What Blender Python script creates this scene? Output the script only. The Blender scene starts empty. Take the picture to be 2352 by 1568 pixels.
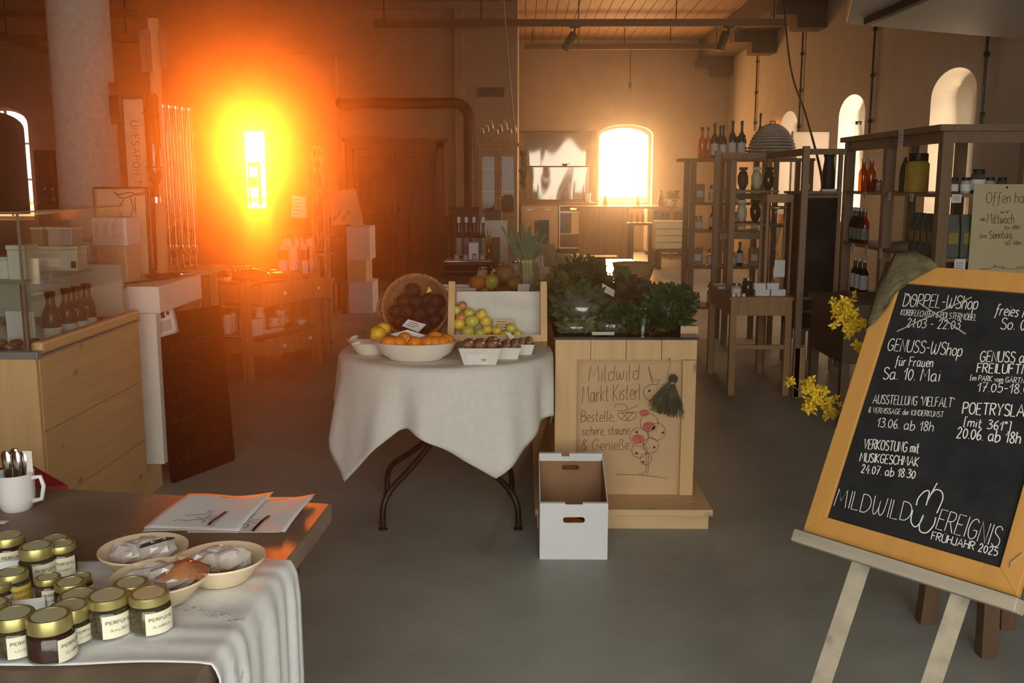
import bpy, math, random
from mathutils import Vector, Matrix
random.seed(7)
rnd = random.uniform
SC = bpy.context.scene
COL = SC.collection
# ------------------------------------------------------------------ camera
FPX, CAMH, VPU, HZ = 2250.0, 1.5, 1200.0, 415.0
PITCH = math.atan((784 - HZ) / FPX)
YAW = math.atan((VPU - 1176) / FPX * math.cos(PITCH))
cd = bpy.data.cameras.new('camera'); cam = bpy.data.objects.new('camera', cd); COL.objects.link(cam)
cd.sensor_width = 36; cd.lens = 36 * FPX / 2352; cd.clip_start = .05; cd.clip_end = 400
cam.location = (0, 0, CAMH); cam.rotation_euler = (math.pi / 2 - PITCH, 0, YAW)
SC.camera = cam
# ------------------------------------------------------------------ colour management
SC.view_settings.view_transform = 'Standard'; SC.view_settings.look = 'None'
SC.view_settings.exposure = 0.0; SC.view_settings.gamma = 1.0; SC.view_settings.use_curve_mapping = False
try:
    SC.cycles.use_denoising = True; SC.cycles.denoiser = 'OPENIMAGEDENOISE'
    SC.cycles.max_bounces = 6; SC.cycles.diffuse_bounces = 3; SC.cycles.glossy_bounces = 3
    SC.cycles.transmission_bounces = 4; SC.cycles.transparent_max_bounces = 16; SC.cycles.volume_bounces = 0
    SC.cycles.use_adaptive_sampling = False; SC.cycles.use_light_tree = False; SC.cycles.adaptive_threshold = .06; SC.cycles.adaptive_min_samples = 12
    SC.cycles.sample_clamp_indirect = 4.0; SC.cycles.caustics_reflective = False; SC.cycles.caustics_refractive = False
except Exception: pass
# ------------------------------------------------------------------ sky
W = bpy.data.worlds.new('evening_sky'); SC.world = W; W.use_nodes = True
nt = W.node_tree; bg = nt.nodes['Background']
bg.inputs['Color'].default_value = (1.0, .86, .66, 1); bg.inputs['Strength'].default_value = 2.6
# ------------------------------------------------------------------ daylight through the windows
def area(name, loc, target, sx, sy, power, color, spread=math.pi):
    d = bpy.data.lights.new(name, 'AREA'); d.shape = 'RECTANGLE'; d.size = sx; d.size_y = sy
    d.energy = power; d.color = color; d.spread = spread
    o = bpy.data.objects.new(name, d); COL.objects.link(o); o.location = loc
    o.rotation_euler = (Vector(target) - Vector(loc)).to_track_quat('-Z', 'Y').to_euler()
    return o
area('daylight_entrance', (.6, -1.38, 1.55), (.6, 5, .8), 4.4, 2.7, 102, (.88, .98, .96))
for i, (yc, pw) in enumerate(((10.22, 20), (13.31, 55), (16.43, 16))):
    area('daylight_side_window', (4.72, yc, 1.75), (0, yc - .3, 1.3), .9, 1.5, pw, (1.0, .76, .52))
area('daylight_kitchen_window', (2.19, 21.58, 1.75), (1.5, 12, 1.2), 1.05, 1.5, 190, (1.0, .50, .18))
area('sunset_window', (-4.15, 15.42, 1.72), (-1.0, 6, 1.0), .3, 1.0, 34, (1.0, .27, .045))
area('daylight_left_window', (-8.0, 15.42, 1.6), (-6, 8, 1.0), .7, 1.6, 14, (1.0, .72, .5))

# ------------------------------------------------------------------ photograph -> place
_F = Vector((-math.sin(YAW) * math.cos(PITCH), math.cos(YAW) * math.cos(PITCH), -math.sin(PITCH)))
_R = Vector((math.cos(YAW), math.sin(YAW), 0)); _U = _R.cross(_F); _C = Vector((0, 0, CAMH))
def ray(u, v): return _F + _R * ((u - 1176) / FPX) - _U * ((v - 784) / FPX)
def GZ(u, v, z=0.0): d = ray(u, v); return _C + d * ((z - CAMH) / d.z)
def PY(u, v, Y): d = ray(u, v); return _C + d * (Y / d.y)
def PX(u, v, X): d = ray(u, v); return _C + d * (X / d.x)
def PP(u, v, o, n): d = ray(u, v); n = Vector(n); return _C + d * ((Vector(o) - _C).dot(n) / d.dot(n))

# ------------------------------------------------------------------ materials
def _mat(name):
    m = bpy.data.materials.new(name); m.use_nodes = True
    n = m.node_tree; return m, n, n.nodes['Principled BSDF'], n.nodes['Material Output']
def _coords(n, scale=(1, 1, 1), rot=(0, 0, 0)):
    t = n.nodes.new('ShaderNodeTexCoord'); mp = n.nodes.new('ShaderNodeMapping')
    mp.inputs['Scale'].default_value = scale; mp.inputs['Rotation'].default_value = rot
    n.links.new(t.outputs['Object'], mp.inputs['Vector']); return mp.outputs['Vector']
def _ramp(n, fac, stops):
    r = n.nodes.new('ShaderNodeValToRGB'); e = r.color_ramp.elements
    e[0].position, e[0].color = stops[0][0], (*stops[0][1], 1); e[1].position, e[1].color = stops[-1][0], (*stops[-1][1], 1)
    for p, c in stops[1:-1]:
        x = e.new(p); x.color = (*c, 1)
    n.links.new(fac, r.inputs['Fac']); return r.outputs['Color']
def _noise(n, vec, scale, detail=4, rough=.6):
    t = n.nodes.new('ShaderNodeTexNoise'); t.inputs['Scale'].default_value = scale; t.inputs['Detail'].default_value = detail
    t.inputs['Roughness'].default_value = rough; n.links.new(vec, t.inputs['Vector']); return t.outputs['Fac']
def _bump(n, fac, bsdf, strength=.2, dist=.01):
    b = n.nodes.new('ShaderNodeBump'); b.inputs['Strength'].default_value = strength; b.inputs['Distance'].default_value = dist
    n.links.new(fac, b.inputs['Height']); n.links.new(b.outputs['Normal'], bsdf.inputs['Normal'])
def sc(c, k): return tuple(min(1, max(0, x * k)) for x in c)
def plain(name, col, rough=.6, metal=0.0, var=.12, scale=9, bump=0.0, spec=.5, sss=0, transl=0):
    m, n, b, o = _mat(name)
    v = _coords(n); f = _noise(n, v, scale)
    c = _ramp(n, f, [(.3, sc(col, 1 - var)), (.7, sc(col, 1 + var))])
    n.links.new(c, b.inputs['Base Color']); b.inputs['Roughness'].default_value = rough; b.inputs['Metallic'].default_value = metal
    b.inputs['Specular IOR Level'].default_value = spec
    if bump: _bump(n, f, b, bump)
    if transl:
        t = n.nodes.new('ShaderNodeBsdfTranslucent'); n.links.new(c, t.inputs['Color'])
        mx = n.nodes.new('ShaderNodeMixShader'); mx.inputs['Fac'].default_value = transl
        n.links.new(b.outputs['BSDF'], mx.inputs[1]); n.links.new(t.outputs['BSDF'], mx.inputs[2]); n.links.new(mx.outputs['Shader'], o.inputs['Surface'])
    return m
def wood(name, col, axis=2, rough=.5, contrast=.35, knots=0.0, scale=1.0, spec=.4):
    m, n, b, o = _mat(name)
    s = [22 * scale] * 3; s[axis] = 1.4 * scale
    v = _coords(n, tuple(s)); f = _noise(n, v, 1.0, 5, .65)
    c = _ramp(n, f, [(.25, sc(col, 1 - contrast)), (.5, col), (.78, sc(col, 1 + contrast * .6))])
    if knots:
        s2 = [8.5] * 3; s2[axis] = 4.6
        vv = n.nodes.new('ShaderNodeTexVoronoi'); vv.inputs['Scale'].default_value = 1.0
        n.links.new(_coords(n, tuple(s2)), vv.inputs['Vector'])
        k = _ramp(n, vv.outputs['Distance'], [(.05, (1, 1, 1)), (.15, (0, 0, 0))])
        mx = n.nodes.new('ShaderNodeMixRGB'); mx.inputs['Color2'].default_value = (*sc(col, .38), 1)
        mul = n.nodes.new('ShaderNodeMath'); mul.operation = 'MULTIPLY'; mul.inputs[1].default_value = knots
        n.links.new(k, mul.inputs[0]); n.links.new(mul.outputs[0], mx.inputs['Fac']); n.links.new(c, mx.inputs['Color1']); c = mx.outputs['Color']
    n.links.new(c, b.inputs['Base Color']); b.inputs['Roughness'].default_value = rough; b.inputs['Specular IOR Level'].default_value = spec
    _bump(n, f, b, .05, .002); return m
def glass(name, col=(1, 1, 1), refl=.10, rough=.02, haze=0.0, hazecol=(.8, .8, .8)):
    m, n, b, o = _mat(name); n.nodes.remove(b)
    t = n.nodes.new('ShaderNodeBsdfTransparent'); t.inputs['Color'].default_value = (*col, 1)
    g = n.nodes.new('ShaderNodeBsdfGlossy'); g.inputs['Roughness'].default_value = rough
    lw = n.nodes.new('ShaderNodeLayerWeight'); lw.inputs['Blend'].default_value = .25
    mr = n.nodes.new('ShaderNodeMapRange'); mr.inputs['To Min'].default_value = refl * .5; mr.inputs['To Max'].default_value = min(1, refl * 3.2)
    n.links.new(lw.outputs['Fresnel'], mr.inputs['Value'])
    mx = n.nodes.new('ShaderNodeMixShader'); n.links.new(mr.outputs['Result'], mx.inputs['Fac'])
    n.links.new(t.outputs['BSDF'], mx.inputs[1]); n.links.new(g.outputs['BSDF'], mx.inputs[2])
    out = mx.outputs['Shader']
    if haze:
        d = n.nodes.new('ShaderNodeBsdfDiffuse'); d.inputs['Color'].default_value = (*hazecol, 1)
        m2 = n.nodes.new('ShaderNodeMixShader'); m2.inputs['Fac'].default_value = haze
        n.links.new(out, m2.inputs[1]); n.links.new(d.outputs['BSDF'], m2.inputs[2]); out = m2.outputs['Shader']
    n.links.new(out, o.inputs['Surface']); return m
def emit(name, col, strength):
    m, n, b, o = _mat(name); n.nodes.remove(b)
    e = n.nodes.new('ShaderNodeEmission'); e.inputs['Color'].default_value = (*col, 1); e.inputs['Strength'].default_value = strength
    n.links.new(e.outputs['Emission'], o.inputs['Surface']); return m
def concrete(name, base):
    m, n, b, o = _mat(name); v = _coords(n)
    f1 = _noise(n, v, .55, 6, .62); f2 = _noise(n, v, 5.0, 6, .7)
    a = n.nodes.new('ShaderNodeMath'); a.operation = 'MULTIPLY_ADD'; a.inputs[1].default_value = .35; n.links.new(f2, a.inputs[0]); n.links.new(f1, a.inputs[2])
    c = _ramp(n, a.outputs[0], [(.42, sc(base, .60)), (.6, base), (.82, sc(base, 1.32))])
    n.links.new(c, b.inputs['Base Color'])
    r = n.nodes.new('ShaderNodeMapRange'); r.inputs['To Min'].default_value = .3; r.inputs['To Max'].default_value = .6
    n.links.new(f2, r.inputs['Value']); n.links.new(r.outputs['Result'], b.inputs['Roughness']); b.inputs['Specular IOR Level'].default_value = .4
    _bump(n, f2, b, .08, .004); return m

M = {}
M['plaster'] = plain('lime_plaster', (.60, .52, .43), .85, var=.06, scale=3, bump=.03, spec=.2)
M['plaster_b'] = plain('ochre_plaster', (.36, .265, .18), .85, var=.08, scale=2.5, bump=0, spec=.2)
M['column'] = plain('roughcast_plaster', (.62, .60, .52), .9, var=.10, scale=26, bump=.35, spec=.2)
M['floor'] = concrete('polished_concrete', (.34, .355, .33))
M['ceil'] = wood('ceiling_larch', (.47, .30, .19), 1, .6, .3)
M['beam'] = wood('dark_beam', (.17, .115, .08), 1, .7, .3)
M['pine'] = wood('knotty_pine_upright', (.74, .48, .235), 2, .5, .16, .75)
M['pine_h'] = wood('knotty_pine_level', (.72, .46, .22), 1, .5, .16, .75)
M['pine_x'] = wood('pine_crosswise', (.72, .50, .28), 0, .5, .16, .5)
M['oak'] = wood('honey_oak', (.42, .235, .11), 2, .5, .25)
M['shelfwood'] = wood('shelf_larch', (.30, .185, .11), 2, .55, .25)
M['shelfwood_h'] = wood('shelf_larch_level', (.30, .185, .11), 1, .55, .25)
M['darkwood'] = wood('dark_walnut', (.085, .05, .032), 2, .5, .3)
M['brownwood'] = wood('brown_door', (.135, .075, .042), 2, .55, .3)
M['reclaimed'] = wood('weathered_batten', (.50, .43, .33), 2, .75, .3, .6)
M['reclaimed_x'] = wood('weathered_ledge', (.43, .37, .29), 0, .8, .35, .5)
M['orangewood'] = wood('varnished_frame', (.62, .31, .08), 1, .45, .12)
M['tabletop'] = plain('worn_tabletop', (.25, .185, .135), .5, var=.30, scale=4, bump=.08)
M['white'] = plain('white_paint', (.80, .76, .68), .6, var=.05)
M['cloth'] = plain('white_linen', (.84, .81, .76), .9, var=.04, scale=40, spec=.1, transl=.12)
M['cloth_w'] = plain('white_cotton', (.82, .83, .85), .9, var=.05, scale=50, spec=.1)
M['paper'] = plain('white_paper', (.86, .86, .88), .8, var=.03, spec=.2)
M['card'] = plain('pale_card', (.80, .80, .84), .8, var=.04, spec=.2)
M['cream'] = plain('cream_label', (.88, .84, .66), .7, var=.03, spec=.3)
M['yellowlabel'] = plain('yellow_label', (.85, .60, .10), .7, var=.05)
M['kraft'] = plain('kraft_paper', (.72, .53, .33), .85, var=.07, scale=5, spec=.15)
M['kraft_p'] = plain('packing_paper', (.70, .47, .27), .85, var=.06, scale=6, spec=.15)
M['signpaper'] = plain('buff_paper', (.70, .58, .36), .85, var=.05, scale=6, spec=.15)
M['cardboard'] = plain('brown_cardboard', (.36, .20, .11), .9, var=.08, spec=.15)
M['boxwhite'] = plain('white_carton', (.80, .81, .84), .75, var=.03, spec=.2)
M['steel'] = plain('brushed_steel', (.62, .60, .57), .25, 1.0, var=.06)
M['chrome'] = plain('bright_steel', (.75, .73, .70), .12, 1.0, var=.04)
M['mirror'] = plain('polished_splashback', (.24, .20, .165), .05, 1.0, var=.03)
M['iron'] = plain('black_iron', (.035, .03, .025), .45, .6, var=.2)
M['black'] = plain('matt_black', (.018, .017, .016), .6, var=.2)
M['blackgloss'] = plain('black_glass_front', (.012, .012, .014), .18, var=.2)
M['chalkboard'] = plain('chalkboard_slate', (.020, .020, .021), .8, var=.35, scale=14, spec=.25)
M['chalkboard2'] = plain('blackboard_worn', (.014, .011, .009), .85, var=.35, scale=9, spec=.08)
M['chalk'] = plain('chalk_white', (.88, .88, .84), .95, var=.05, spec=.1)
M['chalk_g'] = plain('chalk_grey', (.42, .41, .39), .95, var=.05, spec=.1)
M['chalk_f'] = plain('chalk_faint', (.085, .065, .05), .95, var=.1, spec=.1)
M['ink'] = plain('pencil_ink', (.20, .13, .08), .9, var=.1, spec=.1)
M['inkl'] = plain('faded_ink', (.38, .25, .15), .9, var=.1, spec=.1)
M['inkm'] = plain('soft_pencil', (.27, .18, .11), .9, var=.1, spec=.1)
M['inkb'] = plain('black_ink', (.02, .02, .025), .8, var=.1, spec=.2)
M['gold'] = plain('gold_lid', (.50, .44, .17), .35, .7, var=.06)
M['goldpaper'] = plain('lid_sticker', (.56, .54, .34), .6, .1, var=.04)
M['jarfill'] = plain('dried_herbs', (.13, .10, .055), .8, var=.55, scale=160)
M['jarfill_r'] = plain('dark_petals', (.075, .03, .022), .7, var=.5, scale=160)
M['glass'] = glass('clear_glass', (.95, .97, .95), .10)
M['caseglass'] = glass('display_glass', (.92, .96, .93), .09)
M['steelgrey'] = plain('grey_metal_strip', (.30, .29, .28), .4, .3, var=.06)
M['windowglass'] = glass('window_pane', (.98, .97, .93), .025)
M['plastic'] = glass('cellophane', (.93, .91, .90), .22, .10, .45, (.86, .80, .76))
M['orangenet'] = glass('orange_wrapper', (.95, .62, .45), .14, .15, .28, (.75, .33, .16))
M['brownglass'] = plain('brown_bottle_glass', (.045, .02, .010), .12, var=.1)
M['greenglass'] = plain('green_bottle_glass', (.015, .02, .012), .12, var=.1)
M['saladbag'] = glass('salad_cellophane', (.93, .95, .90), .22, .12, .14, (.62, .62, .52))
M['amberglass'] = glass('amber_glass', (.78, .36, .08), .14, .04)
M['oilglass'] = glass('oil_glass', (.85, .55, .10), .14, .04)
M['redglass'] = glass('red_juice_glass', (.80, .13, .05), .12, .04, .15, (.6, .1, .03))
M['enamel'] = plain('white_enamel', (.86, .86, .84), .2, var=.02)
M['bowl'] = plain('cream_pottery', (.80, .66, .46), .4, var=.04)
M['porcelain'] = plain('white_pottery', (.84, .77, .66), .35, var=.03)
M['orange'] = plain('orange_peel', (.88, .27, .025), .45, var=.12, scale=20, bump=.15)
M['apple'] = plain('green_apple_skin', (.58, .54, .10), .35, var=.25, scale=14)
M['apple_y'] = plain('yellow_apple_skin', (.78, .55, .08), .35, var=.2, scale=12)
M['apple_r'] = plain('red_apple_skin', (.55, .22, .07), .35, var=.3, scale=10)
M['lemon'] = plain('quince_skin', (.85, .52, .04), .45, var=.12, scale=12)
M['beet'] = plain('dark_beet_skin', (.026, .015, .012), .75, var=.4, scale=15, bump=.3)
M['tuber'] = plain('chestnut_skin', (.22, .11, .055), .5, var=.35, scale=25, bump=.3)
M['potato'] = plain('squash_skin', (.50, .30, .13), .6, var=.2, scale=7)
M['squash_o'] = plain('orange_squash_skin', (.62, .25, .06), .55, var=.2, scale=7)
M['wicker'] = plain('willow_wicker', (.34, .17, .075), .65, var=.3, scale=60)
M['wicker_l'] = plain('pale_basket', (.48, .29, .13), .65, var=.25, scale=50)
M['wicker_w'] = plain('whitewashed_weave', (.55, .49, .42), .8, var=.15, scale=60)
M['leaf'] = plain('leaf_green', (.075, .115, .035), .55, var=.4, scale=12, transl=.15)
M['leaf_d'] = plain('parsley_green', (.035, .10, .025), .55, var=.4, scale=12, transl=.15)
M['leaf_l'] = plain('pale_leaf', (.20, .22, .08), .55, var=.35, scale=12, transl=.15)
M['herb'] = plain('dried_bunch', (.10, .085, .045), .9, var=.4, scale=30)
M['leek'] = plain('leek_green', (.12, .17, .085), .5, var=.3, scale=9)
M['leek_w'] = plain('leek_white', (.62, .62, .36), .5, var=.15, scale=9)
M['flower'] = plain('forsythia_yellow', (.72, .47, .02), .6, var=.2, scale=20, transl=.2)
M['twig'] = plain('twig_bark', (.12, .08, .045), .8, var=.3)
M['burlap'] = plain('olive_burlap', (.15, .125, .065), .95, var=.25, scale=90, bump=.3, spec=.1)
M['red'] = plain('red_felt', (.42, .03, .05), .85, var=.08, spec=.1)
M['rope'] = plain('pale_rope', (.45, .33, .22), .85, var=.1)
M['cable'] = plain('dark_cable', (.05, .04, .035), .6, var=.1)
M['bag_t'] = plain('teal_grey_bag', (.13, .15, .125), .6, var=.15, scale=20)
M['bag_y'] = plain('yellow_bag_band', (.40, .30, .07), .6, var=.15)
M['bag_k'] = plain('kraft_bag', (.42, .28, .15), .75, var=.12)
M['lantern'] = plain('ribbed_white_paper', (.62, .56, .48), .8, var=.06, transl=.2)
M['screen'] = plain('white_screen', (.90, .85, .80), .7, var=.02, transl=.85)
M['pinkred'] = plain('berry_wash', (.62, .16, .11), .8, var=.25, scale=40)
M['berry'] = plain('berry_pale', (.70, .45, .30), .8, var=.15, scale=40)
M['tealbag'] = plain('teal_cloth', (.10, .17, .14), .8, var=.2)
M['oillabel'] = plain('mustard_pack', (.50, .32, .04), .6, var=.2, scale=20)
M['violet'] = plain('violet_label', (.26, .19, .27), .7, var=.1)
M['greylabel'] = plain('grey_green_label', (.33, .33, .25), .7, var=.1)
M['stripes'] = plain('striped_weave', (.17, .075, .05), .85, var=.1, scale=4)
M['grain'] = plain('rolled_grain', (.60, .42, .20), .8, var=.35, scale=120)

# ------------------------------------------------------------------ mesh building
class MB:
    def __init__(s): s.v = []; s.f = []
    def add(s, vs, fs, T=None):
        b = len(s.v)
        s.v += [tuple(T @ Vector(p)) if T else tuple(p) for p in vs]; s.f += [tuple(b + i for i in f) for f in fs]; return s
    def bb(s, x0, x1, y0, y1, z0, z1, T=None):
        return s.add([(x0, y0, z0), (x1, y0, z0), (x1, y1, z0), (x0, y1, z0), (x0, y0, z1), (x1, y0, z1), (x1, y1, z1), (x0, y1, z1)],
                     [(3, 2, 1, 0), (4, 5, 6, 7), (0, 1, 5, 4), (1, 2, 6, 5), (2, 3, 7, 6), (3, 0, 4, 7)], T)
    def box(s, c, d, T=None, rz=0):
        if rz: T = (T or Matrix()) @ Matrix.Translation(c) @ Matrix.Rotation(rz, 4, 'Z'); c = (0, 0, 0)
        return s.bb(c[0] - d[0] / 2, c[0] + d[0] / 2, c[1] - d[1] / 2, c[1] + d[1] / 2, c[2] - d[2] / 2, c[2] + d[2] / 2, T)
    def bar(s, a, b, w, h, up=(0, 0, 1), T=None):
        a, b = Vector(a), Vector(b); d = (b - a); L = d.length; z = d.normalized(); x = Vector(up).cross(z)
        if x.length < 1e-4: x = Vector((1, 0, 0)).cross(z)
        x.normalize(); y = z.cross(x); R = Matrix((x, y, z)).transposed().to_4x4(); R = Matrix.Translation(a) @ R
        return s.bb(-w / 2, w / 2, -h / 2, h / 2, 0, L, (T @ R) if T else R)
    def lathe(s, prof, n=20, c=(0, 0, 0), T=None, caps=True, sx=1, sy=1):
        vs = []; fs = []
        for r, z in prof:
            for k in range(n):
                a = 2 * math.pi * k / n; vs.append((c[0] + r * math.cos(a) * sx, c[1] + r * math.sin(a) * sy, c[2] + z))
        for i in range(len(prof) - 1):
            for k in range(n): fs.append((i * n + k, i * n + (k + 1) % n, (i + 1) * n + (k + 1) % n, (i + 1) * n + k))
        if caps:
            if prof[0][0] > 1e-5: fs.append(tuple(range(n))[::-1])
            if prof[-1][0] > 1e-5: fs.append(tuple((len(prof) - 1) * n + k for k in range(n)))
        return s.add(vs, fs, T)
    def tube(s, path, r, n=8, T=None, closed=False):
        P = [Vector(p) for p in path]; vs = []; fs = []; m = len(P); prev = None
        for i, p in enumerate(P):
            if closed: t = P[(i + 1) % m] - P[i - 1]
            else: t = P[min(i + 1, m - 1)] - P[max(i - 1, 0)]
            t.normalize()
            if prev is None: x = t.orthogonal().normalized()
            else:
                x = prev - t * prev.dot(t); x = x.normalized() if x.length > 1e-6 else t.orthogonal().normalized()
            prev = x; y = t.cross(x); rr = r[i] if isinstance(r, (list, tuple)) else r
            for k in range(n):
                a = 2 * math.pi * k / n; vs.append(tuple(p + x * (rr * math.cos(a)) + y * (rr * math.sin(a))))
        for i in range(m if closed else m - 1):
            j = (i + 1) % m
            for k in range(n): fs.append((i * n + k, i * n + (k + 1) % n, j * n + (k + 1) % n, j * n + k))
        if not closed: fs.append(tuple(range(n))[::-1]); fs.append(tuple((m - 1) * n + k for k in range(n)))
        return s.add(vs, fs, T)
    def ball(s, c, r, n=12, sx=1, sy=1, sz=1, jit=0, T=None):
        vs = []; fs = []; m = n // 2
        vs.append((c[0], c[1], c[2] - r * sz))
        for i in range(1, m):
            t = math.pi * i / m - math.pi / 2
            for k in range(n):
                a = 2 * math.pi * k / n; q = r * (1 + (rnd(-jit, jit) if jit else 0))
                vs.append((c[0] + q * math.cos(t) * math.cos(a) * sx, c[1] + q * math.cos(t) * math.sin(a) * sy, c[2] + q * math.sin(t) * sz))
        vs.append((c[0], c[1], c[2] + r * sz)); e = len(vs) - 1
        for k in range(n): fs.append((0, 1 + (k + 1) % n, 1 + k)); fs.append((e, e - n + k, e - n + (k + 1) % n))
        for i in range(m - 2):
            for k in range(n): a = 1 + i * n; fs.append((a + k, a + (k + 1) % n, a + n + (k + 1) % n, a + n + k))
        return s.add(vs, fs, T)
    def prism(s, pts, z0, z1, T=None):
        n = len(pts); vs = [(p[0], p[1], z0) for p in pts] + [(p[0], p[1], z1) for p in pts]
        return s.add(vs, [tuple(range(n))[::-1], tuple(range(n, 2 * n))] + [(k, (k + 1) % n, n + (k + 1) % n, n + k) for k in range(n)], T)
    def grid(s, nu, nv, fn, T=None, thick=0, wrap=False):
        vs = [fn(i / nu, j / nv) for j in range(nv + 1) for i in range(nu + 1)]; w = nu + 1
        fs = [(j * w + i, j * w + i + 1, (j + 1) * w + i + 1, (j + 1) * w + i) for j in range(nv) for i in range(nu)]
        return s.add(vs, fs, T)
    def quad(s, a, b, c, d): return s.add([a, b, c, d], [(0, 1, 2, 3)])
    def build(s, name, mat, parent=None, smooth=False, loc=None, rz=0, solid=0, bevel=0, auto=None):
        me = bpy.data.meshes.new(name); me.from_pydata(s.v, [], s.f); me.update()
        o = bpy.data.objects.new(name, me); COL.objects.link(o)
        me.materials.append(M[mat] if isinstance(mat, str) else mat)
        if smooth:
            me.polygons.foreach_set('use_smooth', [True] * len(me.polygons))
            if auto is not None:
                try: me.set_sharp_from_angle(angle=auto)
                except Exception: pass
        if parent: o.parent = parent
        if loc is not None: o.location = loc
        if rz: o.rotation_euler.z = rz
        if solid:
            md = o.modifiers.new('thickness', 'SOLIDIFY'); md.thickness = solid; md.offset = 0
        if bevel:
            md = o.modifiers.new('edge', 'BEVEL'); md.width = bevel; md.segments = 2; md.limit_method = 'ANGLE'; md.angle_limit = .6
        return o
A40 = math.radians(40)
def tag(o, label=None, cat=None, group=None, kind=None):
    if label: o['label'] = label
    if cat: o['category'] = cat
    if group: o['group'] = group
    if kind: o['kind'] = kind
    return o
def empty(name, loc=(0, 0, 0), label=None, cat=None, group=None, rz=0):
    o = bpy.data.objects.new(name, None); COL.objects.link(o); o.location = loc; o.rotation_euler.z = rz; o.empty_display_size = .05
    return tag(o, label, cat, group)
def copy_tree(o, parent=None):
    c = o.copy(); COL.objects.link(c); c.parent = parent
    for ch in list(o.children): copy_tree(ch, c)
    return c
def struct(o): o['kind'] = 'structure'; return o
ORD = ['first', 'second', 'third', 'fourth', 'fifth', 'sixth', 'seventh', 'eighth', 'ninth', 'tenth', 'eleventh', 'twelfth']

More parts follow.
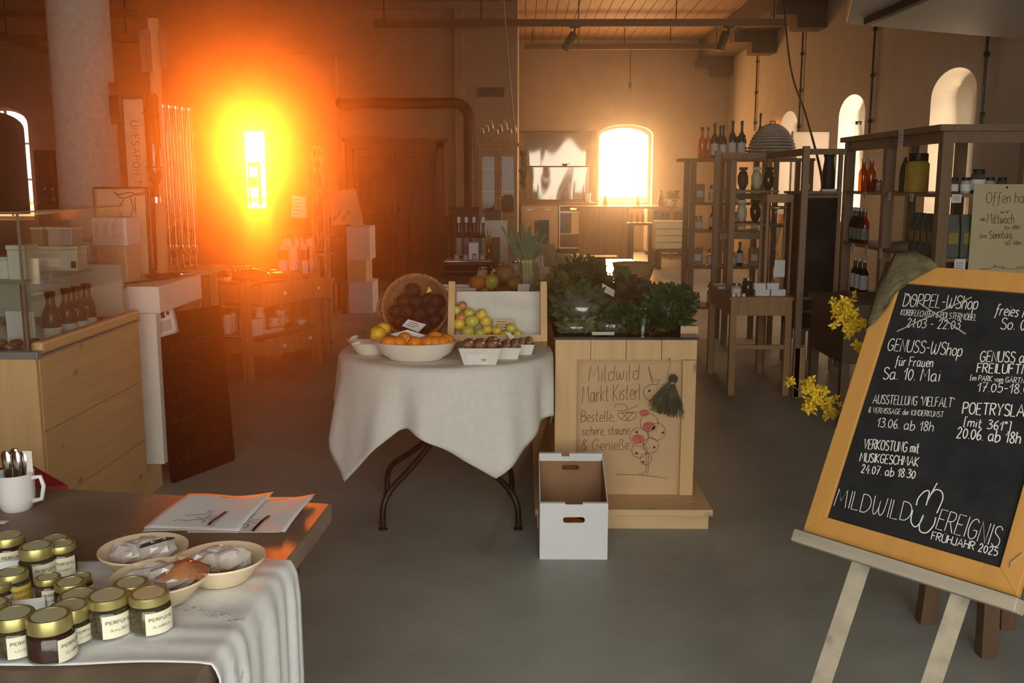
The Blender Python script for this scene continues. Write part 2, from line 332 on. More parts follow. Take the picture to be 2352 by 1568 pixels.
# ------------------------------------------------------------------ handwriting: single-stroke letters, '~' marks a rounded stroke
_G = {
'A': '0,0 .34,1 .68,0|.12,.36 .56,.36', 'B': '0,0 0,1|~0,1 .4,.98 .46,.75 .3,.54 0,.52|~0,.52 .45,.5 .52,.25 .35,.02 0,0', 'C': '~.55,.85 .35,1 .1,.85 0,.5 .1,.12 .35,0 .56,.14',
'D': '0,0 0,1|~0,1 .35,.95 .56,.68 .54,.3 .32,.03 0,0', 'E': '.46,1 0,1 0,0 .46,0|0,.52 .38,.52', 'F': '.46,1 0,1 0,0|0,.55 .38,.55',
'G': '~.56,.86 .34,1 .1,.85 0,.5 .1,.12 .34,0 .56,.18 .56,.45|.3,.45 .6,.45', 'H': '0,0 0,1|.52,0 .52,1|0,.52 .52,.52', 'I': '.06,0 .06,1', 'J': '~.4,1 .4,.25 .28,.02 .08,.05 0,.2',
'K': '0,0 0,1|.5,1 0,.45 .52,0', 'L': '0,1 0,0 .42,0', 'M': '0,0 .08,1 .36,.35 .64,1 .74,0', 'N': '0,0 0,1 .52,0 .52,1', 'O': '~.3,1 .08,.85 0,.5 .08,.14 .3,0 .52,.14 .6,.5 .52,.85 .3,1',
'P': '0,0 0,1|~0,1 .4,.97 .5,.74 .36,.52 0,.48', 'Q': '~.3,1 .08,.85 0,.5 .08,.14 .3,0 .52,.14 .6,.5 .52,.85 .3,1|.36,.25 .62,-.06', 'R': '0,0 0,1|~0,1 .4,.97 .48,.76 .34,.55 0,.5|.2,.5 .52,0',
'S': '~.48,.86 .28,1 .06,.9 .06,.66 .28,.52 .48,.36 .46,.1 .24,0 .02,.12', 'T': '0,1 .58,1|.29,1 .29,0', 'U': '~0,1 0,.3 .1,.04 .28,0 .46,.06 .54,.3 .54,1', 'V': '0,1 .28,0 .58,1', 'W': '~0,1 .06,.2 .2,0 .36,.3 .4,.8 .4,.3 .54,0 .72,.25 .8,1',
'X': '0,1 .52,0|.52,1 0,0', 'Y': '0,1 .28,.5 .56,1|.28,.5 .24,0', 'Z': '0,1 .5,1 0,0 .52,0',
'a': '~.42,.55 .2,.6 .02,.4 .04,.12 .2,0 .38,.16 .43,.55|~.43,.55 .43,.12 .52,0', 'b': '~0,1 0,.02 .26,0 .42,.2 .36,.5 .16,.56 0,.36', 'c': '~.38,.5 .2,.6 .02,.4 .04,.1 .22,0 .38,.1', 'd': '~.4,.5 .2,.6 .02,.4 .04,.1 .2,0 .4,.16|.42,1 .42,0',
'e': '~.02,.3 .36,.34 .32,.56 .14,.6 0,.32 .1,.04 .36,.06', 'f': '~.36,.95 .22,1 .14,.8 .12,.1 .04,-.3|0,.55 .3,.55', 'g': '~.4,.5 .2,.6 .02,.4 .04,.1 .2,.02 .4,.2|~.42,.58 .42,-.2 .24,-.36 .02,-.24', 'h': '0,0 0,1|~0,.4 .2,.6 .36,.5 .38,0', 'i': '.05,0 .05,.58|.05,.8 .06,.84',
'j': '~.14,.58 .14,-.2 .0,-.34', 'k': '0,0 0,1|.36,.6 0,.28 .38,0', 'l': '~.04,1 .04,.1 .14,0', 'm': '0,0 0,.58|~0,.4 .14,.6 .28,.5 .28,0|~.28,.4 .42,.6 .56,.5 .57,0', 'n': '0,0 0,.58|~0,.4 .18,.6 .34,.5 .36,0', 'o': '~.2,.6 .02,.44 .02,.14 .2,0 .38,.14 .38,.44 .2,.6',
'p': '0,.58 0,-.36|~0,.4 .2,.6 .38,.44 .36,.1 .16,0 0,.14', 'q': '~.4,.5 .2,.6 .02,.4 .04,.1 .2,.02 .4,.2|.42,.58 .42,-.36', 'r': '0,0 0,.58|~0,.36 .14,.58 .3,.56', 's': '~.32,.5 .16,.6 .02,.48 .14,.32 .3,.2 .2,.0 .0,.06', 't': '~.12,.95 .12,.12 .22,0 .32,.06|0,.62 .3,.62',
'u': '~0,.58 0,.14 .14,0 .34,.14|~.36,.58 .36,.1 .44,0', 'v': '0,.58 .18,0 .36,.58', 'w': '~0,.58 .06,.06 .2,.1 .26,.45 .32,.06 .48,.1 .54,.58', 'x': '0,.58 .34,0|.34,.58 0,0', 'y': '0,.58 .18,.02|~.38,.58 .18,.0 .04,-.34', 'z': '0,.58 .34,.58 0,0 .36,0',
'0': '~.2,.9 .04,.7 .02,.3 .2,0 .4,.3 .38,.7 .2,.9', '1': '0,.62 .24,1 .2,0', '2': '~.04,.78 .2,1 .4,.85 .34,.55 .02,.0|.02,0 .46,.02', '3': '~.04,.9 .26,1 .4,.8 .16,.54|~.16,.54 .42,.44 .4,.12 .18,0 .0,.1', '4': '.3,1 0,.34 .46,.36|.36,.62 .32,-.05', '5': '.4,1 .08,1 .06,.56|~.06,.56 .34,.6 .42,.3 .26,.02 .0,.08',
'6': '~.34,1 .1,.7 .02,.3 .16,0 .38,.12 .36,.4 .16,.46 .04,.24', '7': '0,1 .44,1 .14,0|.1,.5 .4,.54', '8': '~.22,.55 .04,.74 .2,1 .38,.78 .22,.55 .02,.26 .2,0 .42,.24 .22,.55', '9': '~.38,.8 .2,1 .02,.78 .12,.52 .36,.66 .38,.85|.39,.8 .3,0',
'.': '.03,0 .07,.05', ',': '.06,.06 .02,-.14', '-': '0,.45 .3,.46', ':': '.04,.12 .06,.16|.04,.55 .06,.59', "'": '.05,1 .02,.76', '[': '.2,1.05 .02,1.05 .02,-.1 .2,-.1', ']': '0,1.05 .18,1.05 .18,-.1 0,-.1',
'&': '~.5,.1 .2,.62 .16,.9 .3,1 .38,.84 .06,.4 .06,.08 .28,0 .5,.4', '%': '0,0 .5,1|~.1,1 0,.85 .1,.7 .2,.85 .1,1|~.4,.3 .3,.15 .4,0 .5,.15 .4,.3', '/': '0,0 .4,1', '=': '0,.35 .34,.35|0,.6 .34,.6', '\u00b0': '~.1,1 .0,.88 .1,.76 .2,.88 .1,1',
'\u00fc': '~0,.58 0,.14 .14,0 .34,.14|~.36,.58 .36,.1 .44,0|.1,.78 .11,.82|.28,.78 .29,.82', '\u00dc': '~0,1 0,.3 .1,.04 .28,0 .46,.06 .54,.3 .54,1|.16,1.12 .17,1.17|.38,1.12 .39,1.17', '\u00d6': '~.3,1 .08,.85 0,.5 .08,.14 .3,0 .52,.14 .6,.5 .52,.85 .3,1|.18,1.12 .19,1.17|.42,1.12 .43,1.17',
'\u00c4': '0,0 .34,1 .68,0|.12,.36 .56,.36|.2,1.12 .21,1.17|.46,1.12 .47,1.17', '\u00df': '~0,0 0,.8 .16,1 .32,.84 .2,.58 .4,.3 .28,.02 .12,.06', ' ': ''}
def _catmull(p, k=4):
    out = []; n = len(p)
    for i in range(n - 1):
        a, b, c, d = p[max(i - 1, 0)], p[i], p[i + 1], p[min(i + 2, n - 1)]
        for j in range(k):
            t = j / k
            out.append(tuple(.5 * (2 * b[q] + (c[q] - a[q]) * t + (2 * a[q] - 5 * b[q] + 4 * c[q] - d[q]) * t * t + (3 * b[q] - a[q] - 3 * c[q] + d[q]) * t ** 3) for q in range(2)))
    out.append(p[-1]); return out
def strokes(text, gap=.16, wob=.02):
    x = 0; out = []
    for ch in text:
        g = _G.get(ch, '')
        if not g: x += .36; continue
        w = 0; dy = rnd(-wob, wob)
        for s in g.split('|'):
            sm = s[0] == '~'; pts = [tuple(map(float, q.split(','))) for q in s.lstrip('~').split()]
            w = max(w, max(q[0] for q in pts)); pts = [(q[0] + x, q[1] + dy) for q in pts]
            out.append(_catmull(pts) if sm else pts)
        x += w + gap
    return out, max(x - gap, .01)
def ribbon(mb, pts, w, lift=0.0006):
    """flat stroke in the local XY plane, z = lift"""
    P = [Vector((p[0], p[1], 0)) for p in pts]; L = []; Rr = []
    for i, p in enumerate(P):
        t = P[min(i + 1, len(P) - 1)] - P[max(i - 1, 0)]
        if t.length < 1e-9: t = Vector((1, 0, 0))
        t.normalize(); nrm = Vector((-t.y, t.x, 0)) * w / 2
        L.append((p.x + nrm.x, p.y + nrm.y, lift)); Rr.append((p.x - nrm.x, p.y - nrm.y, lift))
    n = len(P); mb.add(L + Rr, [(n + i, n + i + 1, i + 1, i) for i in range(n - 1)])
def write(mb, text, a, b, h, w, lift=.0006, slant=0.0, gap=.16):
    """text along a->b (2D, local plane) stretched to fit, cap height h"""
    st, L = strokes(text, gap); a, b = Vector((a[0], a[1])), Vector((b[0], b[1])); d = b - a; k = d.length / L; e = d.normalized(); nn = Vector((-e.y, e.x))
    for s in st: ribbon(mb, [tuple(a + e * ((p[0] * k) + slant * p[1] * h) + nn * (p[1] * h)) for p in s], w, lift)
# ================================================================== the room
CEIL = 4.42
def wall_open(name, o, sd, nd, s0, s1, z0, z1, t, wins, mat):
    """thick wall from s0 to s1 along sd, thickness t along nd, with (arched) openings (sa, sb, sill, spring, apex)"""
    o, sd, nd = Vector(o), Vector(sd), Vector(nd); mb = MB()
    def pt(s, z, d): return tuple(o + sd * s + nd * d + Vector((0, 0, z)))
    def rect(a, b, za, zb):
        for d in (0, t): mb.add([pt(a, za, d), pt(b, za, d), pt(b, zb, d), pt(a, zb, d)], [(0, 1, 2, 3)])
    cur = s0
    for sa, sb, zs, zp, za in sorted(wins):
        rect(cur, sa, z0, z1)
        if zs > z0: rect(sa, sb, z0, zs)
        K = 14; cm, hw = (sa + sb) / 2, (sb - sa) / 2
        arc = [(cm - hw * math.cos(math.pi * k / K), zp + (za - zp) * math.sin(math.pi * k / K)) for k in range(K + 1)] if za > zp else [(sa, zp), (sb, zp)]
        for (a, zA), (b, zB) in zip(arc[:-1], arc[1:]):
            for d in (0, t): mb.add([pt(a, zA, d), pt(b, zB, d), pt(b, z1, d), pt(a, z1, d)], [(0, 1, 2, 3)])
            mb.add([pt(a, zA, 0), pt(b, zB, 0), pt(b, zB, t), pt(a, zA, t)], [(0, 1, 2, 3)])
        for q in (sa, sb): mb.add([pt(q, zs, 0), pt(q, zp, 0), pt(q, zp, t), pt(q, zs, t)], [(0, 1, 2, 3)])
        mb.add([pt(sa, zs, 0), pt(sb, zs, 0), pt(sb, zs, t), pt(sa, zs, t)], [(0, 1, 2, 3)])
        cur = sb
    rect(cur, s1, z0, z1)
    mb.add([pt(s0, z1, 0), pt(s1, z1, 0), pt(s1, z1, t), pt(s0, z1, t)], [(0, 1, 2, 3)])
    for q in (s0, s1): mb.add([pt(q, z0, 0), pt(q, z1, 0), pt(q, z1, t), pt(q, z0, t)], [(0, 1, 2, 3)])
    return struct(mb.build(name, mat))
def window_unit(n, o, sd, nd, sa, sb, zs, zp, za, depth, mat='white', cross=True, fw=.05):
    """frame with glazing bars and a pane, set into an opening at the given depth"""
    o, sd, nd = Vector(o), Vector(sd).normalized(), Vector(nd).normalized(); cm, hw = (sa + sb) / 2, (sb - sa) / 2 - .002
    def pt(s, z): return o + sd * s + nd * depth + Vector((0, 0, z))
    K = 14; out = [(cm - hw, zs + .002)] + ([(cm - hw * math.cos(math.pi * k / K), zp - .002 + (za - zp) * math.sin(math.pi * k / K)) for k in range(K + 1)] if za > zp else [(cm - hw, zp - .002), (cm + hw, zp - .002)]) + [(cm + hw, zs + .002)]
    zc = (zs + za) / 2; ki, kz = (hw - fw) / hw, 1 - 2 * fw / (za - zs)
    inn = [(cm + (s - cm) * ki, zc + (z - zc) * kz) for s, z in out]
    w = empty('window_%d' % n); struct(w)
    mb = MB(); m = len(out); h = nd * .03
    for i in range(m):
        j = (i + 1) % m; q = [pt(*out[i]), pt(*out[j]), pt(*inn[j]), pt(*inn[i])]
        mb.add([tuple(p - h) for p in q] + [tuple(p + h) for p in q], [(0, 1, 2, 3), (7, 6, 5, 4), (2, 3, 7, 6), (0, 1, 5, 4)])
    f = mb.build('window_frame', mat, w)
    if cross:
        b = MB(); b.bar(pt(cm, zs + fw), pt(cm, za - fw), .035, .03, nd); b.build('glazing_bar', mat, w)
        for q in (.36, .68):
            b = MB(); z = zs + (za - zs) * q; b.bar(pt(sa + fw, z), pt(sb - fw, z), .03, .03, (0, 0, 1)); b.build('glazing_bar', mat, w)
    g = MB(); g.add([tuple(pt(*p)) for p in inn], [tuple(range(m))]); g.build('pane', 'windowglass', w)
    return w
XL, XR, YB, YP, YF = -9.5, 4.35, 21.3, 15.2, -1.5
# floor and ceiling
mb = MB(); mb.bb(XL - .7, XR + .7, YF - .4, YB + .7, -.12, 0); struct(mb.build('floor', 'floor'))
cl = empty('ceiling'); struct(cl)
mb = MB(); mb.bb(XL - .7, XR + .7, YF - .4, YB + .7, CEIL + .03, CEIL + .15); struct(mb.build('ceiling_deck', 'beam', cl))
mb = MB(); mb.bb(-.085, .085, 7.0, YB + .1, CEIL, CEIL + .028); pk = mb.build('plank', 'ceil', cl); pk.location.x = XL + .1
k = 1
while XL + .1 + k * .18 < XR + .1:
    c = pk.copy(); COL.objects.link(c); c.location = (XL + .1 + k * .18, rnd(-.02, .02), rnd(-.003, .004)); k += 1
mb = MB(); mb.bb(XL, XR, YF, 6.98, CEIL, CEIL + .028); mb.build('boarding', 'ceil', cl)
# right wall with three deep arched windows
RW = [(9.69, 10.76, .95, 2.36, 2.62), (12.79, 13.84, .95, 2.36, 2.62), (15.9, 16.95, .95, 2.36, 2.62)]
wall_open('wall_right', (XR, 0, 0), (0, 1, 0), (1, 0, 0), YF - .36, YB + .6, 0, CEIL + .03, .6, RW, 'plaster')
for i, w in enumerate(RW): window_unit(i + 1, (XR, 0, 0), (0, 1, 0), (1, 0, 0), *w, .50)
# kitchen end wall
KW = (1.62, 2.78, .98, 2.46, 2.68)
wall_open('wall_back', (0, YB, 0), (1, 0, 0), (0, 1, 0), -.6, XR, 0, CEIL + .03, .55, [KW], 'plaster')
window_unit(4, (0, YB, 0), (1, 0, 0), (0, 1, 0), *KW, .42, cross=False)
# partition across the left half, with the sunset window and a window far left
SW = (-4.34, -3.94, 1.04, 2.28, 2.28); LWn = (-8.45, -7.55, .9, 2.35, 2.62)
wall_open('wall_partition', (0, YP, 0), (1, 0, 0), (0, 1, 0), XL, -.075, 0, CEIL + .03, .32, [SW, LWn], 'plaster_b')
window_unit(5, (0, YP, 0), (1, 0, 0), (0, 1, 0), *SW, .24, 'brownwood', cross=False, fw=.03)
w5 = bpy.context.scene.objects['window_5']
for (u0, u1, v0, v1) in ((592, 602, 372, 470), (570, 592, 372, 383), (570, 592, 406, 430), (602, 616, 372, 376), (570, 577, 372, 470), (613, 620, 372, 470)):
    a, b = PY(u0, v0, YP + .24), PY(u1, v1, YP + .24); mb = MB(); mb.bb(a.x, b.x, YP + .205, YP + .238, b.z, a.z); mb.build('glazing_bar', 'brownwood', w5)
window_unit(6, (0, YP, 0), (1, 0, 0), (0, 1, 0), *LWn, .24)
mb = MB(); mb.bb(-.40, -.075, YP + .32, YB + .3, 0, CEIL + .03); struct(mb.build('wall_kitchen_side', 'plaster'))
mb = MB(); mb.bb(XL - .3, XL, YF - .3, YP + .32, 0, CEIL + .03); struct(mb.build('wall_left', 'plaster'))
# wall behind the camera with the wide glazed entrance
wall_open('wall_front', (0, YF, 0), (1, 0, 0), (0, -1, 0), XL, XR, 0, CEIL + .03, .35, [(-1.7, 2.9, .02, 2.95, 2.95)], 'plaster')
# pilasters, ledge and cornice on the partition
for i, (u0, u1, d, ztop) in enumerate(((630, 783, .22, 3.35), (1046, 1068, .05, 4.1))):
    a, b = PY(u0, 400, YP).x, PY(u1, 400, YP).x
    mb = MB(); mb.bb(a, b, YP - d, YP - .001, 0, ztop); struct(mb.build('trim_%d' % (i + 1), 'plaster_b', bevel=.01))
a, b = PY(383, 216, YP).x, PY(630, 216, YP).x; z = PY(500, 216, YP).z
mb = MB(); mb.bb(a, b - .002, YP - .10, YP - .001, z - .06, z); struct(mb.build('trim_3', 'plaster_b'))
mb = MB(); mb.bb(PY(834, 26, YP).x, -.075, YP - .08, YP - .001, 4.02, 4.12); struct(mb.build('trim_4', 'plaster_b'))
# purlin along the right wall on stepped corbels
mb = MB(); mb.bb(3.70, XR - .002, 4.0, YB - .002, 4.02, CEIL - .005); struct(mb.build('beam_right', 'beam'))
for i, y in enumerate((9.0, 11.9, 14.8, 17.6, YB - .22)):
    c = empty('corbel', (0, y, 0), 'dark timber corbel under the wall beam, %s from the entrance end' % ORD[i], 'corbel', 'stepped corbels along the right wall')
    m1 = MB(); m1.bb(3.62, XR - .003, -.2, .2, 3.84, 4.018); m1.build('upper_block', 'beam', c, bevel=.008)
    m1 = MB(); m1.bb(3.92, XR - .003, -.2, .2, 3.66, 3.838); m1.build('lower_block', 'beam', c, bevel=.008)
# tie rails under the ceiling
def rail(y, z, x0, x1, lab, n=5):
    r = empty('lighting_rail', ((x0 + x1) / 2, y, z), lab, 'rail', 'dark rails under the ceiling'); L = (x1 - x0) / 2
    m1 = MB(); m1.bb(-L, L, -.035, .035, -.05, .05); m1.build('bar', 'beam', r)
    for k in range(n):
        x = -L + .15 + k * (2 * L - .3) / (n - 1); m1 = MB(); m1.tube([(x, 0, .05), (x, 0, CEIL - z + .004)], .008, 6); m1.build('hanger', 'iron', r)
    return r
rail(14.4, PY(1300, 53, 14.4).z, PY(858, 53, 14.4).x, 3.69, 'long dark rail in front of the partition, carrying a black spotlight')
rail(18.6, PY(1400, 107, 18.6).z, .03, 3.69, 'dark rail near the kitchen wall, above the hanging bulb')
rail(13.6, PY(60, 31, 13.6).z, -9.4, PY(314, 37, 13.6).x, 'upper dark rail at the far left behind the column')
rail(14.7, PY(60, 88, 14.7).z, -9.4, PY(314, 90, 14.7).x, 'lower dark rail at the far left behind the column')
# sloping brace far left
mb = MB(); mb.bar(PY(-30, 72, 14.9), PY(150, 128, 14.9), .12, .12); tag(mb.build('timber_brace', 'beam'), 'sloping dark timber brace far left below the rails', 'beam')
# spotlights on the rail
RZ1 = PY(1300, 53, 14.4).z
def spot(u, v, Y, lab, tilt):
    p = PY(u, v, Y); p.y = 14.4; p.z = RZ1 - .05 - .2055; s = empty('spotlight', p, lab, 'spotlight', 'black track spotlights')
    T = Matrix.Rotation(tilt, 4, 'Y')
    m1 = MB(); m1.lathe([(.055, -.13), (.06, -.12), (.06, .12), (.045, .14)], 16, T=T); m1.build('housing', 'black', s, True, auto=A40)
    m1 = MB(); m1.tube([(.06, 0, .05), (.075, 0, .17), (.075, 0, .19)], .014, 8); m1.build('bracket', 'black', s)
    m1 = MB(); m1.bb(.0, .15, -.03, .03, .185, .205); m1.build('adapter', 'black', s)
spot(1308, 82, 14.38, 'black spotlight tilted under the long rail, left of the kitchen window', .55)
spot(1664, -6, 14.38, 'black spotlight cut off by the top edge, near the wall beam', .3)
# bare pendant bulb
p = PY(1447, 107, 18.6); p.z = PY(1400, 107, 18.6).z - .052; q = PY(1447, 196, 18.6)
e = empty('pendant_bulb', q, 'bare bulb hanging on a thin cord before the kitchen wall', 'lamp')
mb = MB(); mb.tube([(0, 0, .05), (0, 0, p.z - q.z)], .007, 6); mb.build('cord', 'cable', e)
mb = MB(); mb.lathe([(.012, .06), (.026, .05), (.026, -.04), (.02, -.05)], 12); mb.build('socket', 'black', e, True, auto=A40)
mb = MB(); mb.lathe([(.012, -.05), (.035, -.09), (.03, -.13), (0.001, -.145)], 12); mb.build('bulb', 'glass', e, True)
# white panel overhead at the upper right (underside seen), with a dark slot
zp = 2.70
P0, P1 = GZ(1943, 56, zp), GZ(2352, 92, zp)
pts = [GZ(1957, 0, zp), P0, (XR - .004, P1.y + (XR - .004 - P1.x) * .48), (XR - .004, 4.2), (GZ(1957, 0, zp).x - .5, 4.2)]
e = empty('ceiling_panel', (P0.x, P0.y, zp), 'large white overhead panel in the upper right corner with a dark slot', 'panel')
mb = MB(); mb.prism([(p[0] - P0.x, p[1] - P0.y) for p in pts][::-1], 0, .16); mb.build('board', 'white', e, bevel=.02)
a, b = GZ(1992, 40, zp) - Vector((P0.x, P0.y, 0)), GZ(2085, 0, zp) - Vector((P0.x, P0.y, 0))
mb = MB(); mb.bar((a.x, a.y, -.03), (b.x, b.y - .4 * (b.y - a.y) / abs(b.y - a.y) * -1, -.03), .05, .05); mb.build('slot_rail', 'iron', e)
for i, p in enumerate((pts[4], pts[0])):
    mb = MB(); mb.tube([(p[0] - P0.x + .3, p[1] - P0.y - .02 + .2 * (1 - i) - .2 * i, .16), (p[0] - P0.x + .3, p[1] - P0.y - .02 + .2 * (1 - i) - .2 * i, CEIL - zp)], .012, 6); mb.build('hanger', 'iron', e)
# conduits with clips on the right wall
for i, (u, vb) in enumerate(((1738, 300), (1840, 312), (2004, 305), (2262, 300))):
    y = PX(u, 200, XR - .02).y; zb = PX(u, vb, XR - .02).z
    e = empty('conduit_pipe', (XR - .028, y, zb), 'thin dark conduit on the right wall, %s from the kitchen corner' % ORD[i], 'pipe', 'conduits on the right wall')
    mb = MB(); mb.tube([(0, 0, 0), (0, 0, 4.02 - zb)], .014, 8); mb.build('pipe', 'iron', e)
    for q in range(4):
        zz = .15 + q * .55
        mb = MB(); mb.lathe([(.02, -.025), (.026, -.02), (.026, .02), (.02, .025)], 10, (0, 0, zz)); mb.build('clip', 'iron', e)
# round plaster column
pc = PY(198, 300, 7.2)
mb = MB(); mb.lathe([(.245, 0), (.245, .12), (.222, .16), (.2115, 2.0), (.205, CEIL + .02)], 40); struct(mb.build('column', 'column', smooth=True, auto=A40, loc=(pc.x, 7.2, 0)))
# wooden double door in the partition
d0, d1 = PY(792, 325, YP - .06), PY(1020, 325, YP - .06)
e = empty('door_1', ((d0.x + d1.x) / 2, YP - .002, 0)); struct(e); hw = (d1.x - d0.x) / 2
mb = MB(); mb.bb(-hw, -hw + .12, -.10, 0, 0, d0.z); mb.bb(hw - .12, hw, -.10, 0, 0, d0.z); mb.bb(-hw, hw, -.10, 0, d0.z - .12, d0.z); mb.bb(-hw - .04, hw + .04, -.13, 0, d0.z, d0.z + .05); mb.build('door_frame', 'brownwood', e)
for s in (-1, 1):
    mb = MB(); mb.bb(min(0, s * (hw - .12)) + .004, max(0, s * (hw - .12)) - .004, -.06, -.005, .02, d0.z - .124); lf = mb.build('door_leaf', 'brownwood', e)
    for z0, z1 in ((.18, .85), (1.0, 1.85)):
        mb = MB(); x0, x1 = sorted((s * .09, s * (hw - .2))); mb.bb(x0, x1, -.075, -.06, z0, z1); mb.build('door_panel', 'brownwood', lf, bevel=.012)
    mb = MB(); mb.tube([(s * .05, -.06, 1.02), (s * .05, -.11, 1.02), (s * .05, -.11, 1.14), (s * .05, -.06, 1.14)], .012, 8); mb.build('handle', 'iron', lf)
# kerb along the partition
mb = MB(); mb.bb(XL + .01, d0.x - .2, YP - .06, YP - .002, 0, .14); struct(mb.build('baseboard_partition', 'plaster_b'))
# stove pipe
zp_ = PY(900, 237, 14.55).z; xv = PY(1078, 400, 14.55).x; xl = PY(782, 237, 14.55).x
e = empty('stove_pipe', (xv, 14.55, 1.12), 'fat dark stove pipe running along the partition and down', 'pipe')
arc = [(-.22 + .22 * math.cos(t), 0, zp_ - 1.12 - .22 + .22 * math.sin(t)) for t in [math.pi / 2 * k / 8 for k in range(9)]]
mb = MB(); mb.tube([(0, 0, 0)] + arc + [(xl - xv, 0, zp_ - 1.12)], .078, 16); mb.build('pipe', 'iron', e, True, auto=A40)
for q in (.35, .9): mb = MB(); mb.lathe([(.079, -.02), (.088, -.015), (.088, .015), (.079, .02)], 16, (0, 0, q)); mb.build('collar', 'iron', e)
mb = MB(); mb.tube([(xl - xv, 0, zp_ - 1.12), (xl - xv, .64, zp_ - 1.12)], .078, 16); mb.build('wall_elbow', 'iron', e, True, auto=A40)
e = empty('wood_stove', (xv, 14.55, 0), 'dark iron stove standing below the stove pipe', 'stove')
mb = MB(); mb.bb(-.26, .26, -.22, .22, .14, 1.1); mb.build('body', 'iron', e, bevel=.02)
mb = MB(); mb.bb(-.29, .29, -.25, .25, 1.1, 1.118); mb.build('top_plate', 'iron', e)
mb = MB(); mb.bb(-.18, .18, -.235, -.221, .45, .85); mb.build('door', 'black', e)
for sx in (-1, 1):
    for sy in (-1, 1): mb = MB(); mb.tube([(sx * .22, sy * .18, 0), (sx * .22, sy * .18, .14)], .02, 8); mb.build('leg', 'iron', e)
# the low sun outside the window
sp = _C + ray(588, 336) * (70 / ray(588, 336).y)
mb = MB(); mb.ball((0, 0, 0), 1.0, 14); o = mb.build('sun', emit('sun_disc', (1.0, .165, .010), 14000), smooth=True, loc=sp); struct(o); o['label'] = 'low orange sun outside the window'
# thin haze added in the hall to give the low sun its halo
hm = bpy.data.materials.new('haze'); hm.use_nodes = True; n = hm.node_tree; n.nodes.remove(n.nodes['Principled BSDF'])
vs = n.nodes.new('ShaderNodeVolumeScatter'); vs.inputs['Color'].default_value = (1, .93, .86, 1); vs.inputs['Density'].default_value = .010; vs.inputs['Anisotropy'].default_value = .93
n.links.new(vs.outputs['Volume'], n.nodes['Material Output'].inputs['Volume'])
mb = MB(); mb.bb(XL - .85, XR + .85, YF - .6, YB + .9, -.125, CEIL + .25); o = mb.build('haze', hm); tag(o, 'thin warm haze added through the hall to spread the low sun glow', 'haze', kind='stuff')
# added unseen wall outside, blocking the low sun from the kitchen window
mb = MB(); mb.bb(-3.0, 1.1, 24.0, 24.3, 0, 6); struct(mb.build('sun_blocker_wall', 'plaster_b'))
mb = MB(); mb.bb(-40, 40, -45, 100, -.5, -.13); struct(mb.build('ground_outside', plain('garden_earth', (.2, .18, .12), .95)))
# ================================================================== foreground table on the left
TZ = .75
e = empty('market_table', (-1.2, 1.7, 0), 'long dark brown worn table in the lower left foreground', 'table')
def L2(p): return (p[0] + 1.2, p[1] - 1.7)
cor = [L2((-.448, 2.214)), L2((-2.1, 2.47)), L2((-2.1, .95)), L2((-.517, .95))]
mb = MB(); mb.prism(cor, TZ - .045, TZ); mb.build('tabletop', 'tabletop', e, bevel=.006)
for x, y in cor:
    x = x * .9 - (.22 if x > 0 else 0); y *= .86
    mb = MB(); mb.bb(x - .035, x + .035, y - .035, y + .035, 0, TZ - .046); mb.build('leg', 'darkwood', e)
mb = MB()
for (a, b) in zip(cor, cor[1:] + cor[:1]): mb.bar((a[0] * .9, a[1] * .86, TZ - .1), (b[0] * .9, b[1] * .86, TZ - .1), .09, .022, (1, 0, 0) if abs(a[0] - b[0]) < .2 else (0, 1, 0))
mb.build('apron', 'darkwood', e)
# white runner with a pleated drop over the right edge
yn, yf = GZ(455, 1535, TZ).y, GZ(600, 1294, TZ).y
def xe(y): return -.492 + (y - 1.412) * .058
def cl(a, b):
    y = yn + (yf - yn) * b; edge = xe(y) + .004; Lf = edge + 1.75
    ripple = math.sin(y * 95 + 1.3 * math.sin(y * 21)) * .5 + math.sin(y * 41 + 2) * .5
    d = a * (Lf + .62)
    if d < Lf - .014:
        x = -1.75 + d; near = max(0, (x + .95) / .5); return (x, y + .006 * math.sin(x * 9), TZ + .004 + .0022 * near * (1 + ripple) + .0012 * (1 + math.sin(x * 26 + y * 12)))
    if d < Lf + .012:
        t = (d - Lf + .014) / .026 * math.pi / 2; return (edge - .014 + .024 * math.sin(t) + .002 * (1 + ripple), y, TZ + .0045 + .0044 * (1 - t) * (1 + ripple) * .5 + .004 * math.sin(t * 2) - .020 * (1 - math.cos(t)) ** 1.6)
    q = d - Lf - .012; return (edge + .012 + .003 * (1 + ripple) + .003 * min(1, q * 20) * (1 + ripple) + .01 * q, y + .02 * q * math.sin(y * 20), TZ - .0155 - q)
mb = MB(); mb.grid(230, 70, cl); ro = mb.build('table_runner', 'cloth_w', smooth=True, solid=.002)
tag(ro, 'white crinkled cotton runner hanging over the right edge of the foreground table', 'tablecloth')
mb = MB()
for q in range(9):
    t = q / 8; p = GZ(420 + 130 * t, 1392 + 34 * t + 6 * math.sin(q * 2), TZ + .010); mb.tube([(p.x + .008 * math.cos(k), p.y + .005 * math.sin(k * 1.7 + q), TZ + .0105) for k in range(5)], .0012, 5)
for q in range(6):
    y = yn + .06 + q * .028; mb.tube([(xe(y) + .024, y + .006 * math.cos(k), TZ - .03 - .03 * q + .008 * math.sin(k * 1.6)) for k in range(5)], .0013, 5)
mb.build('embroidery', 'chalk_g', ro)
